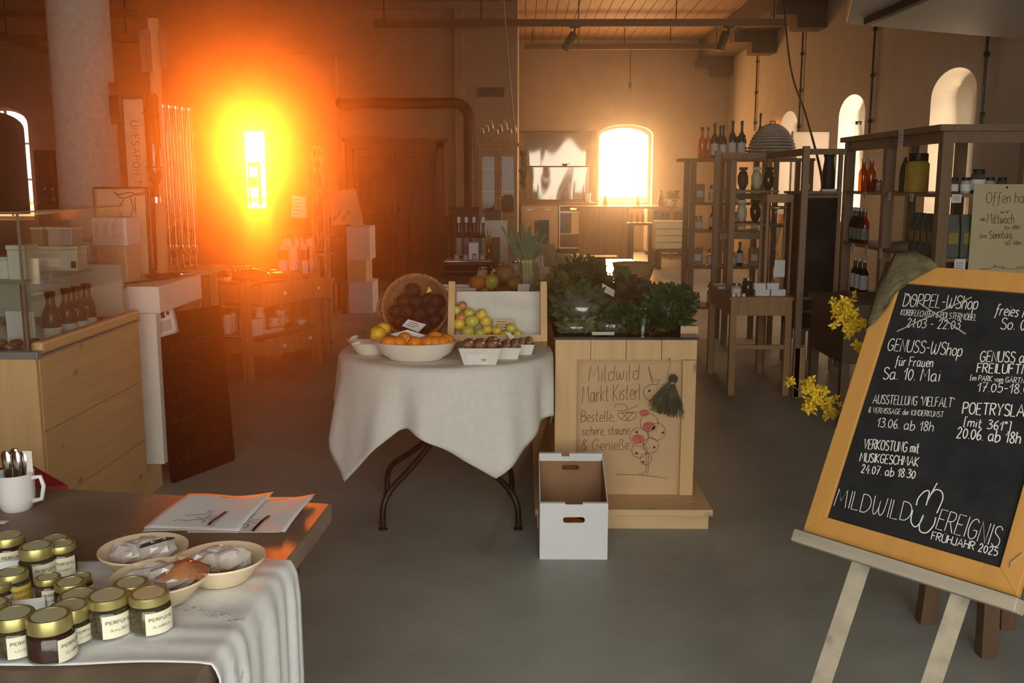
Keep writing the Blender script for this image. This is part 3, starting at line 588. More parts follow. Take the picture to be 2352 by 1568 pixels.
# ---- herb jars
def cyl_map(mb, r, a0):
    mb.v = [((r + z) * math.cos(a0 + x / r), (r + z) * math.sin(a0 + x / r), y) for x, y, z in mb.v]; return mb
def herb_jar(u, vb, wpx, label, ang=0.0, kind='herb', hh=1.0, lidh=.30, lid='gold', lab='cream', word='KLABRUS', tz=TZ + .007):
    fr = GZ(u, vb, tz); dist = (fr - _C).length; r = wpx * dist / FPX / 2
    dirn = Vector((fr.x, fr.y, 0)).normalized(); c = fr + dirn * r * .95
    e = empty('herb_jar', (c.x, c.y, tz), label, 'jar', 'small herb jars on the foreground table'); h = 1.32 * r * hh; lh = 2 * r * lidh
    r *= 1.03; mb = MB(); mb.lathe([(r * .9, 0), (r, .004), (r, h * .84), (r * .90, h * .96), (r * .82, h)], 26); mb.build('glass_body', 'glass', e, True, auto=A40)
    mb = MB(); mb.lathe([(r * .86, .003), (r * .945, .006), (r * .945, h * .84), (r * .8, h * .9)], 22); mb.build('contents', 'jarfill_r' if kind == 'petal' else 'jarfill', e, True, auto=A40)
    z0 = h * .98
    mb = MB(); mb.lathe([(r * .84, z0), (r * .91, z0 + .001), (r * .91, z0 + lh * .85), (r * .87, z0 + lh), (r * .76, z0 + lh), (r * .74, z0 + lh - .0012), (0.0005, z0 + lh - .0012)], 28); ld = mb.build('lid', lid, e, True, auto=math.radians(30))
    mb = MB(); mb.lathe([(r * .70, z0 + lh - .001), (r * .70, z0 + lh - .0002), (.0005, z0 + lh - .0002)], 24); mb.build('lid_sticker', 'goldpaper', ld)
    a0 = math.atan2(-dirn.y, -dirn.x) + ang; lw, l0, l1 = r * 1.45, h * .06, h * .84
    mb = MB(); mb.grid(10, 1, lambda s, t: ((s - .5) * lw, l0 + (l1 - l0) * t, .0008)); cyl_map(mb, r, a0); lb = mb.build('label', lab, e, True)
    mb = MB(); st, L = strokes('PERF\u00dcMU', .2)
    for s in st: ribbon(mb, [((p[0] / L - .5) * lw * .78, l0 + (l1 - l0) * .62 + p[1] * h * .11) for p in s], h * .022, .0013)
    st, L = strokes(word, .2)
    for s in st: ribbon(mb, [((p[0] / L - .5) * lw * .55, l0 + (l1 - l0) * .30 + p[1] * h * .075) for p in s], h * .012, .0013)
    mb.f = [f[::-1] for f in mb.f]
    cyl_map(mb, r, a0); mb.build('lettering', 'ink', lb)
    return e
JL = [  # u, v of base front, width px, label, label turn, kind, height, lid height
 (122, 1528, 92, 'dark-filled herb jar nearest the camera, its label turned right', .95, 'petal', 1.0, .33),
 (40, 1514, 86, 'herb jar with white label beside the nearest dark-filled jar', .35, 'herb', 1.0, .30),
 (166, 1484, 84, 'wide gold-lidded herb jar just behind the nearest dark-filled jar', .75, 'herb', .8, .34),
 (254, 1469, 90, 'herb jar with cream label, fourth from the front left corner', .42, 'herb', 1.05, .22),
 (348, 1461, 88, 'rightmost herb jar on the white runner', .50, 'herb', 1.05, .22),
 (186, 1452, 84, 'wide gold-lidded herb jar behind the pale name card, lid mostly seen', .5, 'herb', .7, .34),
 (306, 1424, 76, 'herb jar tucked behind the two rightmost jars', .5, 'herb', 1.05, .24),
 (166, 1410, 64, 'small herb jar in the middle of the runner, right of the white-labelled one', .4, 'petal', 1.05, .24),
 (116, 1395, 52, 'small herb jar with white label standing behind the name card', .2, 'herb', 1.3, .26),
 (188, 1384, 48, 'small dark-filled jar half hidden behind the middle jars', .8, 'petal', 1.2, .26),
 (34, 1392, 64, 'herb jar with a bright yellow label', .55, 'herb', 1.1, .26),
 (90, 1344, 70, 'tall gold-lidded jar at the back beside the stacked pair', .45, 'herb', 1.1, .34),
 (146, 1326, 58, 'small jar with cream label at the back right of the jar group', .15, 'herb', 1.3, .26),
 (131, 1302, 62, 'gold-lidded jar at the very back of the jar group', .3, 'herb', .9, .26),
 (24, 1312, 68, 'gold-lidded jar with cream label at the back left', .2, 'petal', 1.1, .26),
 (-2, 1408, 58, 'herb jar cut by the left edge, beside the yellow-labelled jar', .4, 'herb', 1.0, .28),
 (-8, 1452, 60, 'herb jar cut by the left edge, behind the white-labelled front jar', .4, 'herb', .9, .28)]
for q, (u, v, w, lb, an, kd, hh, lh) in enumerate(JL):
    herb_jar(u, v, w, lb, an, kd, hh, lh, lab='yellowlabel' if 'yellow' in lb and 'bright' in lb else 'cream', word=['KLABRUS', 'LAVENDEL', 'KLABRUS', 'SALBEI'][q % 4], tz=TZ + (.009 if v > 1320 else .002))
# ---- folded name cards
def tent_card(pa, pb, hpx, label, tz=TZ + .009):
    a, b = GZ(*pa, tz), GZ(*pb, tz); h = hpx * (a - _C).length / FPX; d = (b - a); back = Vector((-d.y, d.x, 0)).normalized()
    e = empty('name_card', (a.x, a.y, tz), label, 'card', 'folded cards on the foreground table')
    w = d.length; T = Matrix.Rotation(math.atan2(d.y, d.x), 4, 'Z')
    mb = MB(); mb.add([(0, 0, 0), (w, 0, 0), (w, h * .4, h), (0, h * .4, h)], [(0, 1, 2, 3)], T); mb.build('front_leaf', 'card', e, solid=.001)
    mb = MB(); mb.add([(0, h * .8, 0), (w, h * .8, 0), (w, h * .402, h), (0, h * .402, h)], [(3, 2, 1, 0)], T); mb.build('back_leaf', 'card', e, solid=.001)
tent_card((28, 1413), (104, 1404), 26, 'blank pale folded card standing among the jars')
tent_card((-18, 1328), (48, 1321), 28, 'pale folded card at the left edge before the back jars')
# ---- shallow bowls with wrapped goods
def blob(name, c, r, mat, parent, sx=1, sy=1, sz=.5, jit=.12, n=18):
    mb = MB(); mb.ball(c, r, n, sx, sy, sz, jit); return mb.build(name, mat, parent, True)
def wrapped_bowl(u, v, wpx, label, net=False, dark=False):
    p = GZ(u, v, TZ + .045); r = wpx * (p - _C).length / FPX / 2
    e = empty('bowl', (p.x, p.y, TZ + .009), label, 'bowl', 'cream bowls of wrapped goods')
    mb = MB(); mb.lathe([(r * .55, 0), (r * .62, .004), (r * .88, .032), (r * 1.0, .042), (r * 1.0, .046), (r * .85, .037), (r * .58, .009), (.001, .008)], 32); mb.build('dish', 'bowl', e, True, auto=A40)
    g = empty('wrapped_packet', (p.x, p.y, TZ + .024), label.replace('cream bowl', 'packet in the cream bowl') if False else ('crinkled clear packet lying in the ' + label), 'packet', 'packets in the cream bowls')
    for q in range(3):
        mi = MB(); mi.ball((-.028 + .026 * q, (-.008, .012, -.004)[q], .022 + .004 * q), r * .42, 12, 1.1, .8, .62, .16); mi.build('wrapping', 'plastic', g)
    blob('filling', (-.004, 0, .017), r * .50, 'potato', g, 1.1, .6, .30, .05)
    if net:
        mb = MB(); mb.grid(10, 10, lambda s, t: (r * (.05 + .95 * s) , r * (t - .5) * 1.0 * (1 - .3 * s), .036 + .022 * math.sin(s * 3) * math.sin(t * 3.1) + rnd(-.004, .004))); mb.build('orange_wrapper', 'orangenet', g, True)
    if dark:
        mb = MB(); mb.tube([(r * .1, -r * .45, .045), (r * .6, -r * .1, .05), (r * .72, .0, .05), (r * .55, r * .0, .05), (r * .12, -r * .38, .047)], .002, 6); mb.build('tie', 'black', g)
wrapped_bowl(330, 1268, 182, 'cream bowl behind, nearest the brochures, with a black tie', dark=True)
wrapped_bowl(508, 1289, 188, 'rightmost cream bowl near the table edge')
wrapped_bowl(368, 1331, 200, 'front cream bowl with the orange wrapper', net=True)
# ---- folded brochures
def brochure(C4, under, label, marks, zt):
    pts = [GZ(u, v, zt) for u, v in C4]; o = pts[0]
    e = empty('brochure', (o.x, o.y, TZ + .001), label, 'brochure', 'white brochures on the foreground table')
    q = [p - Vector((o.x, o.y, TZ + .001)) for p in pts]
    def f(s, t):
        a = q[0].lerp(q[1], s); b = q[3].lerp(q[2], s); p = a.lerp(b, t)
        return (p.x, p.y, p.z + .010 * max(0, s - .55) * (t) * 2.2 - .010 * (1 - t) ** 3 + .004 * math.sin(s * 5 + 1) * t)
    mb = MB(); mb.grid(16, 12, f); mb.build('cover', 'paper', e, True, solid=.0012)
    mb = MB(); mb.grid(6, 4, lambda s, t: (lambda p: (p.x, p.y, .0015 + .001 * s))((Vector(under[0]) .lerp(Vector(under[1]), s)).lerp(Vector(under[3]).lerp(Vector(under[2]), s), t) - Vector((o.x, o.y, 0)))); mb.build('inner_page', 'paper', e, solid=.001)
    mb = MB()
    for ms, w in marks:
        P = [GZ(u, v, zt + .0012) - Vector((o.x, o.y, TZ + .001)) for u, v in ms]
        # lift marks to the sheet surface
        ribbon(mb, [(p.x, p.y) for p in P], w, zt - TZ + .0022)
    mb.build('lettering', 'inkb', e)
def crop(pts, ox=320, oy=1110, s=5.6): return [(ox + x / s, oy + y / s) for x, y in pts]
zt = TZ + .012
U1 = [GZ(*p, TZ + .002) for p in crop([(45, 615), (1250, 590), (1700, 170), (640, 160)])]
brochure(crop([(50, 520), (1260, 575), (1725, 155), (640, 150)]), U1, 'white folded brochure on the left, lying over the other one',
         [(crop([(590, 420), (760, 412), (880, 405)]), .0022), (crop([(870, 380), (910, 355), (955, 365), (930, 380), (870, 378)]), .0018), (crop([(920, 390), (895, 430), (850, 465)]), .0014), (crop([(1005, 428), (850, 445), (820, 455)]), .0022),
          (crop([(740, 440), (800, 465), (900, 460), (955, 462)]), .002), (crop([(440, 490), (520, 475), (620, 490), (700, 475), (800, 472), (850, 490), (800, 512)]), .0024), (crop([(1120, 368), (1020, 440), (930, 500), (890, 548)]), .0075),
          (crop([(1050, 185), (1140, 190), (1250, 178), (1390, 158)]), .0022)], zt)
U2 = [GZ(*p, TZ + .001) for p in crop([(610, 638), (1800, 640), (2240, 185), (1300, 190)])]
brochure(crop([(620, 630), (1825, 640), (2258, 180), (1250, 190)]), U2, 'white folded brochure on the right, partly covered by the other one',
         [(crop([(1670, 422), (1580, 490), (1500, 570), (1455, 622)]), .0075), (crop([(1555, 475), (1450, 480), (1400, 505), (1520, 518)]), .0024), (crop([(1320, 535), (1400, 530), (1400, 560), (1330, 585)]), .0026), (crop([(1450, 400), (1490, 405), (1420, 450), (1395, 470)]), .0018),
          (crop([(1660, 215), (1780, 218), (1910, 208)]), .0022)], TZ + .006)
# ---- enamel mug with cutlery
p = GZ(22, 1180, TZ)
e = empty('enamel_mug', (p.x, p.y + .035, TZ), 'white enamel mug at the left edge holding metal cutlery', 'mug')
r = .041
mb = MB(); mb.lathe([(r * .72, 0), (r * .85, .006), (r, .03), (r * 1.02, .085), (r * 1.06, .088), (r * .98, .086), (r * .95, .03), (.001, .008)], 28); mb.build('cup', 'enamel', e, True, auto=A40)
mb = MB(); mb.tube([(r * .98, 0, .075), (r * 1.45, 0, .078), (r * 1.6, 0, .055), (r * 1.45, 0, .025), (r * .95, 0, .02)], [.006, .005, .005, .005, .006], 8); mb.build('handle', 'enamel', e, True)
for k, (dx, dy, h) in enumerate(((-.02, .0, .125), (-.002, .012, .128), (.012, -.004, .126), (.022, .012, .12))):
    c = empty('cutlery_piece', (p.x + dx * .8, p.y + .035 + dy, TZ + .012), 'silver cutlery handle in the enamel mug, %s from the left' % ORD[k], 'cutlery', 'cutlery in the enamel mug')
    mb = MB(); mb.lathe([(.004, 0), (.005, .05), (.0085, .08), (.0095, h - .008), (.006, h), (.001, h + .001)], 12, sx=1.25, sy=.6); mb.build('stem', 'chrome', c, True, auto=A40)
mb = MB(); mb.bb(-.011, .011, -.0015, .0015, 0, .125); tag(mb.build('price_tag', 'white', loc=(p.x + .028, p.y + .045, TZ + .011), bevel=.001), 'small blank cream tag standing in the enamel mug', 'tag')
mb = MB(); a = GZ(12, 1200, TZ); mb.bb(-.02, .016, -.008, .008, 0, .0015); tag(mb.build('paper_scrap', 'paper', loc=(a.x - .012, a.y, TZ + .0005)), 'small white paper scrap below the mug', 'paper')
# ---- red-cushioned stool behind the table
g1, g2 = GZ(158, 1113, .5), GZ(72, 1064, .5)
e = empty('stool', (g1.x - .16, g1.y - .02, 0), 'low stool with a red felt seat beside the wooden counter', 'stool')
d = (g2 - g1); nrm = Vector((-.32, -.16, 0))
q = [Vector((g1.x, g1.y, 0)), Vector((g2.x, g2.y, 0)), Vector((g2.x, g2.y, 0)) + nrm, Vector((g1.x, g1.y, 0)) + nrm]
q = [(p.x - g1.x + .16, p.y - g1.y + .02) for p in q]
mb = MB(); mb.prism(q, .47, .5); mb.build('cushion', 'red', e, bevel=.008)
for x, y in q:
    cx, cy = sum(i[0] for i in q) / 4, sum(i[1] for i in q) / 4; x, y = cx + (x - cx) * .8, cy + (y - cy) * .8
    mb = MB(); mb.tube([(x, y, 0), (x, y, .469)], .014, 8); mb.build('leg', 'darkwood', e)

# ================================================================== easel with the chalkboard
BW, BH, ya, le = .55, .775, -.857, .473
b0 = Vector((.750, 2.499, .581))
rx = Vector((math.cos(ya), math.sin(ya), 0)); bk = Vector((-math.sin(ya), math.cos(ya), 0)); upv = Vector((0, 0, math.cos(le))) + bk * math.sin(le); nv = rx.cross(upv)
MW = Matrix.Translation(b0) @ Matrix((rx, upv, nv)).transposed().to_4x4()
MWi = MW.inverted()
def BL(u, v, off=0.0): return MWi @ PP(u, v, b0 + nv * off, nv)
cb = empty('chalkboard', label='chalkboard in an orange wooden frame with white event dates, on the easel', cat='chalkboard'); cb.matrix_world = MW
fw = .052
mb = MB(); mb.bb(fw - .004, BW - fw + .004, fw - .004, BH - fw + .004, -.012, -.004); pan = mb.build('slate', 'chalkboard', cb)
for nm, pts in (('frame_rail', [(0, 0), (BW, 0), (BW - fw, fw), (fw, fw)]), ('frame_rail', [(BW, BH), (0, BH), (fw, BH - fw), (BW - fw, BH - fw)]), ('frame_stile', [(0, BH), (0, 0), (fw, fw), (fw, BH - fw)]), ('frame_stile', [(BW, 0), (BW, BH), (BW - fw, BH - fw), (BW - fw, fw)])):
    mb = MB(); mb.prism(pts, -.018, .004); mb.build(nm, 'orangewood', cb, bevel=.0015)
def chalk(text, a, b, hpx, wd=.0032, mat=None, slant=0.0, gap=.16):
    A, B = BL(*a), BL(*b); top = BL(a[0], a[1] - hpx)
    write(TXT, text, (A.x, A.y), (B.x, B.y), (top - A).length, wd * .72, -.0032, slant, gap)
TXT = MB()
chalk('GENUSS-WShop', (2036, 803), (2206, 817), 27); chalk('f\u00fcr Frauen', (2055, 838), (2140, 842), 21); chalk('Sa. 10. Mai', (2026, 869), (2155, 875), 27, .0036)
chalk("AUSSTELLUNG 'VIELFALT'", (2003, 925), (2188, 934), 20, .0026); chalk('& VERNISSAGE der KINDERKUNST', (1993, 946), (2165, 957), 12, .0018); chalk('13.06. ab 18h', (2012, 979), (2141, 990), 21, .0028)
chalk('VERKOSTUNG mit', (1982, 1029), (2108, 1039), 22, .0034); chalk('MUSIKGESCHMAK', (1973, 1058), (2107, 1070), 20, .0034); chalk('24.07. ab 18:30', (1976, 1084), (2099, 1098), 19, .0034)
chalk('FR\u00dcHJAHR 2025', (2137, 1237), (2288, 1276), 18, .003)
chalk('freies M', (2284, 722), (2362, 729), 25, .003); chalk('So. 0', (2296, 754), (2352, 757), 26, .003)
chalk('GENUSS am', (2249, 829), (2366, 832), 24, .0034); chalk('FREILUFTM', (2242, 854), (2362, 858), 21, .0036); chalk('[im PARK vom G\u00c4RTNER', (2227, 872), (2366, 880), 12, .002); chalk('17.05-18.0', (2243, 898), (2360, 903), 21, .003)
chalk('POETRYSLAM', (2209, 949), (2372, 957), 26, .004); chalk('[mit 361\u00b0]', (2212, 977), (2318, 989), 20, .0034); chalk('20.06. ab 18h', (2195, 1004), (2341, 1018), 25, .0038)
TXT.build('lettering', 'chalk', cb)
TXT = MB()
chalk('DOPPEL-WShop', (2072, 702), (2242, 709), 28, .003); chalk('KORBFLECHTEN & POLSTERM\u00d6BEL', (2067, 722), (2240, 735), 13, .0018); chalk('21.03 - 22.03', (2080, 750), (2202, 755), 20, .0026)
TXT.build('lettering', 'chalk', cb)
TXT = MB()
chalk('MILDWILD', (1914, 1160), (2086, 1197), 40, .0026); chalk('EREIGNIS', (2148, 1212), (2290, 1256), 46, .0026)
def c7(pts): return [(lambda p: (p.x, p.y))(BL(1780 + x / 2.76, 1000 + y / 2.76)) for x, y in pts]
for pl in ([(870, 470), (858, 540), (885, 577), (920, 545), (938, 500), (913, 560), (918, 605), (960, 612), (1003, 565), (1016, 515)], [(893, 440), (905, 395), (945, 352), (975, 352), (965, 400), (955, 440)], [(962, 415), (985, 370), (1025, 298)], [(965, 400), (1010, 343), (1050, 350), (1062, 390), (1045, 440), (1022, 490)]):
    ribbon(TXT, _catmull(c7(pl)), .0028, -.0032)
TXT.build('lettering', 'chalk', cb)
mb = MB()
for a, b in (((2077, 672), (2217, 766)), ((2059, 760), (2231, 681))): A, B = BL(*a), BL(*b); ribbon(mb, [(A.x, A.y), (B.x, B.y)], .0034, -.0028)
mb.build('strike_through', 'chalk_g', cb)
mb = MB(); pts = [BL(2352, 1272), BL(2336, 1285), BL(2326, 1292), BL(2324, 1306)]; mb.tube([(p.x, p.y, .008) for p in pts], .0018, 6); mb.build('string', 'rope', cb)
# easel
es = empty('easel', label='easel of pale weathered battens carrying the chalkboard', cat='easel'); es.matrix_world = MW
mb = MB(); mb.bb(-.012, BW + .012, -.036, -.003, -.03, .030); mb.build('ledge', 'reclaimed_x', es, bevel=.003)
for (a, b) in (((1980, 1286), (1886, 1568)), ((2209, 1358), (2139, 1568))):
    A, B = BL(*a, -.045), BL(*b, -.045); d = (B - A).normalized(); w0 = MW @ A; wd = (MW.to_3x3() @ d); B2 = A + d * (-(w0.z - .0) / wd.z); T2 = A - d * .62
    mb = MB(); mb.bar((T2.x, T2.y, -.047), (B2.x, B2.y, -.047), .046, .028, (1, 0, 0)); mb.build('leg', 'reclaimed', es)
tp = MWi @ (b0 + rx * BW * .82 + upv * (BH * .80) - nv * .085); ft = MWi @ (Vector((*(b0 + rx * BW * .82 + upv * BH - nv * .02).xy, 0)) + bk * .28)
mb = MB(); mb.bar(tp, ft, .04, .028, (1, 0, 0)); mb.build('back_leg', 'reclaimed', es)
mb = MB(); mb.bb(.05, BW - .05, BH * .78, BH * .78 + .05, -.092, -.064); mb.build('crossbar', 'reclaimed_x', es)
# burlap over the corner
pl = [(1780 + x / 3.136, 560 + y / 3.136) for x, y in [(885, 62), (1010, 58), (1110, 98), (1180, 165), (985, 275), (855, 400), (830, 470), (720, 580), (655, 612), (690, 480), (760, 290)]]
P = [BL(u, v, .012) for u, v in pl]
bo = empty('burlap_cloth', label='olive burlap cloth slung over the top corner of the chalkboard', cat='cloth'); bo.matrix_world = MW
cx = sum(p.x for p in P) / len(P); cy = sum(p.y for p in P) / len(P); mb = MB(); n = len(P)
rings = [[(cx + (p.x - cx) * k, cy + (p.y - cy) * k, .020 + .008 * math.sin(k * 9 + i) * k + .010 * (1 - k)) for i, p in enumerate(P)] for k in (.02, .25, .5, .75, 1.0)]
mb.add(sum(rings, []), [(a * n + i, a * n + (i + 1) % n, (a + 1) * n + (i + 1) % n, (a + 1) * n + i) for a in range(4) for i in range(n)]); mb.build('front_fold', 'burlap', bo, True, solid=.003)
mb = MB(); mb.grid(8, 8, lambda s, t: (-.03 + .16 * s, BH - .12 + .14 * t, -.032 - .012 * s * t + .003 * math.sin(s * 9 + t * 5))); mb.build('back_fold', 'burlap', bo, True, solid=.003)
# ---- small round-topped stool behind the easel with a vase of forsythia
fp = GZ(2262, 1502)
e = empty('side_table', (fp.x + .02, fp.y + .14, 0), 'brown round wooden side table behind the easel', 'table')
mb = MB(); mb.lathe([(.26, .50), (.27, .505), (.27, .53), (.26, .535)], 36); mb.build('top', 'brownwood', e, True, auto=A40)
for k in range(3):
    a = math.radians(-98 + 120 * k); mb = MB(); mb.bar((.15 * math.cos(a), .15 * math.sin(a), 0), (.12 * math.cos(a), .12 * math.sin(a), .499), .05, .05, (1, 0, 0)); mb.build('leg', 'brownwood', e)
vx = Vector((fp.x - .04, fp.y + .12, .536))
e = empty('vase', vx, 'dark vase behind the chalkboard holding forsythia twigs', 'vase')
mb = MB(); mb.lathe([(.05, 0), (.065, .03), (.07, .12), (.045, .2), (.04, .24), (.05, .26), (.035, .24), (.04, .2), (.06, .1), (.001, .03)], 24); mb.build('body', 'iron', e, True, auto=math.radians(60))
def blossom_mesh():
    mb = MB()
    for k in range(4):
        a = k * math.pi / 2; ca, sa = math.cos(a), math.sin(a); L, w = .014, .0045
        mb.add([(0, 0, 0), (ca * L * .5 - sa * w, sa * L * .5 + ca * w, .006), (ca * L, sa * L, .004), (ca * L * .5 + sa * w, sa * L * .5 - ca * w, .006)], [(0, 1, 2, 3)])
    return mb
proto = None
def twig(label, tips, blooms, lift=(.02, .0, .16), off=Vector((0, 0, 0))):
    """tips: pixel path (u, v, Y) from the free end inward; blooms: (u, v, Y, spread px, count)"""
    global proto
    e = empty('forsythia_twig', vx + Vector((0, 0, .25)), label, 'twig', 'forsythia twigs beside the chalkboard')
    pts = [Vector((0, 0, -.2)) + off, off, Vector(lift)] + [PY(u, v, Y) - (vx + Vector((0, 0, .25))) for u, v, Y in tips[::-1]]
    cm = []
    for i in range(len(pts) - 1):
        for k in range(4):
            cm.append(pts[i].lerp(pts[i + 1], k / 4))
    mb = MB(); mb.tube(cm + [pts[-1]], [.004 - .0025 * i / len(cm) for i in range(len(cm) + 1)], 6); mb.build('stem', 'twig', e, True)
    for (u, v, Y, sp, nn) in blooms:
        for k in range(nn):
            p = PY(u + random.gauss(0, sp * .55), v + random.gauss(0, sp * .55), Y + rnd(-.04, .04)) - (vx + Vector((0, 0, .25)))
            if proto is None: proto = blossom_mesh().build('blossom', 'flower', e); o = proto
            else: o = proto.copy(); COL.objects.link(o); o.parent = e
            o.location = p; o.rotation_euler = (rnd(-2.4, -.4), rnd(-.8, .8), rnd(0, 6)); q = rnd(.9, 1.5); o.scale = (q, q, q)
twig('upper forsythia twig with a dense yellow cluster beside the chalkboard frame', [(1912, 690, 2.78), (1935, 725, 2.80), (1968, 765, 2.82), (1990, 800, 2.84), (2060, 860, 2.86)],
     [(1925, 700, 2.78, 14, 18), (1940, 730, 2.79, 22, 34), (1955, 700, 2.8, 16, 16), (1962, 745, 2.8, 14, 12), (1980, 745, 2.81, 9, 7), (1952, 765, 2.8, 10, 6), (1975, 795, 2.8, 8, 6)])
twig('lower forsythia twig reaching left with three yellow clusters', [(1806, 874, 2.68), (1845, 905, 2.70), (1900, 925, 2.74), (1960, 945, 2.80), (2060, 930, 2.85)],
     [(1812, 876, 2.68, 5, 4), (1856, 886, 2.7, 11, 13), (1868, 905, 2.71, 14, 20), (1888, 900, 2.71, 12, 12), (1862, 935, 2.71, 12, 12), (1905, 928, 2.74, 13, 14), (1912, 948, 2.74, 9, 7)], (.02, -.012, .1), Vector((.018, -.012, 0)))
# ================================================================== round table with the white cloth
TX, TY, TR, TT = -.335, 4.33, .462, .752
e = empty('round_table', (TX, TY, 0), 'round table with four curved black pipe legs under a white cloth', 'table')
mb = MB(); mb.lathe([(TR - .004, TT - .028), (TR, TT - .024), (TR, TT - .004), (TR - .004, TT)], 48); mb.build('tabletop', 'oak', e, True, auto=A40)
for fx, fy in ((-.605, 4.08), (-.016, 4.086), (-.649, 4.545), (-.05, 4.575)):
    dx, dy = fx - TX, fy - TY; pth = [(.10, .722), (.10, .50), (.14, .42), (.30, .33), (.58, .245), (.86, .175), (.96, .13), (1, .08), (1, .006)]
    pts = [(dx * t, dy * t, z) for t, z in pth]; sm = []
    for i in range(len(pts) - 1):
        a, b, c, d = (Vector(pts[max(0, min(len(pts) - 1, i + k))]) for k in (-1, 0, 1, 2))
        for k in range(4): t = k / 4; sm.append(.5 * (2 * b + (c - a) * t + (2 * a - 5 * b + 4 * c - d) * t * t + (3 * b - a - 3 * c + d) * t ** 3))
    sm.append(Vector(pts[-1])); mb = MB(); mb.tube(sm, .0135, 10); lg = mb.build('leg', 'iron', e, True, auto=A40)
    mb = MB(); mb.lathe([(.021, 0), (.021, .008), (.015, .012)], 14, (dx, dy, 0)); mb.build('foot', 'iron', lg)
mb = MB(); mb.lathe([(.13, .70), (.13, .7235)], 24); mb.build('hub_plate', 'iron', e)
def bump_(a, c, w): d = abs((a - c + math.pi) % (2 * math.pi) - math.pi); return max(0, 1 - d / w)
TIPS = [(-64, .26, 46), (-138, .30, 34), (8, .15, 40), (62, .25, 40), (150, .2, 45)]
def hang(a): return .205 + sum(h * bump_(a, math.radians(c), math.radians(w)) ** 1.15 for c, h, w in TIPS) + .012 * math.sin(a * 3 + 1)
NA, NS = 220, 16
mb = MB(); vs = []; fs = []
prof = [0, .35, .7, .93, .985]
for q in prof: vs += [((TR + .006) * q * math.cos(2 * math.pi * k / NA), (TR + .006) * q * math.sin(2 * math.pi * k / NA), TT + .0035) for k in range(NA)]
for j in range(NS + 1):
    s = j / NS
    for k in range(NA):
        a = 2 * math.pi * k / NA; hg = hang(a); pl = math.sin(a * 11 + 1.5 * math.sin(a * 3)) * .55 + math.sin(a * 19 + 2) * .3
        fl = .010 + s * (.034 + .10 * bump_(a, math.radians(-138), .5) * .5) + min(1, s * 1.6) * .022 * pl * (.5 + s)
        r = TR + .008 + fl; z = TT + .002 - (s * hg) if j else TT - .002
        if j == 0: r = TR + .010
        xx, yy = r * math.cos(a), r * math.sin(a)
        if yy + TY > 4.04: xx = min(xx, .036 - TX + (.10 if yy + TY < 4.27 else (.10 if z > .60 and yy + TY < 4.29 else .095)))
        vs.append((xx, yy, z))
nr = len(prof) + NS + 1
for i in range(nr - 1):
    for k in range(NA): fs.append((i * NA + k, i * NA + (k + 1) % NA, (i + 1) * NA + (k + 1) % NA, (i + 1) * NA + k))
mb.add(vs, fs); tag(mb.build('tablecloth', 'cloth', smooth=True, loc=(TX, TY, 0), solid=.0025), 'white linen cloth draped with pointed corners over the round table', 'tablecloth')
TS = TT + .0065
# ---- bowls of fruit
def fruit(name, p, r, mat, label, cat, group, stem=True, sz=.92, tilt=(0, 0)):
    e = empty(name, p, label, cat, group)
    pr = [(.001, -sz * .86), (.22, -sz * .95), (.55, -sz * .8), (.88, -sz * .42), (1, 0), (.93, sz * .42), (.66, sz * .82), (.35, sz * .97), (.14, sz * .92), (.001, sz * .78)]
    mb = MB(); mb.lathe([(a * r, b * r) for a, b in pr], 18, caps=False, T=Matrix.Rotation(tilt[0], 4, 'X') @ Matrix.Rotation(tilt[1], 4, 'Y')); mb.build('flesh', mat, e, True)
    if stem: mb = MB(); mb.tube([(0, 0, sz * .78 * r), (r * .06, 0, sz * 1.02 * r)], r * .05, 5, T=Matrix.Rotation(tilt[0], 4, 'X') @ Matrix.Rotation(tilt[1], 4, 'Y')); mb.build('stalk', 'twig', e)
    return e
c = GZ(955, 815, TS + .02); c.y = 4.07; c.x = PY(955, 815, 4.07).x
e = empty('fruit_bowl', (c.x, c.y, TS), 'wide white pottery bowl of oranges at the front of the round table', 'bowl')
R0 = .176
mb = MB(); mb.lathe([(R0 * .62, 0), (R0 * .66, .006), (R0 * .86, .030), (R0 * .97, .068), (R0, .075), (R0 * .96, .077), (R0 * .84, .040), (R0 * .6, .014), (.001, .013)], 40, sy=.70); mb.build('dish', 'porcelain', e, True, auto=A40)
OR = [(892, 790), (916, 796), (930, 781), (984, 796), (1000, 778), (1016, 796), (1026, 785), (1000, 800), (952, 803), (902, 802)]
for i, (u, v) in enumerate(OR):
    y = 4.07 + (.02 if v < 790 else -.035) + rnd(-.008, .008); p = PY(u, v, y); r = .0345
    p.z = max(p.z, TS + .066)
    fruit('orange', p, r, 'orange', 'orange in the wide white bowl, %s in a count from its left rim' % ORD[[0, 2, 3, 5, 6, 8, 9, 7, 4, 1][i]], 'orange', 'oranges in the white bowl', False, .95, (rnd(-1, 1), rnd(-1, 1)))
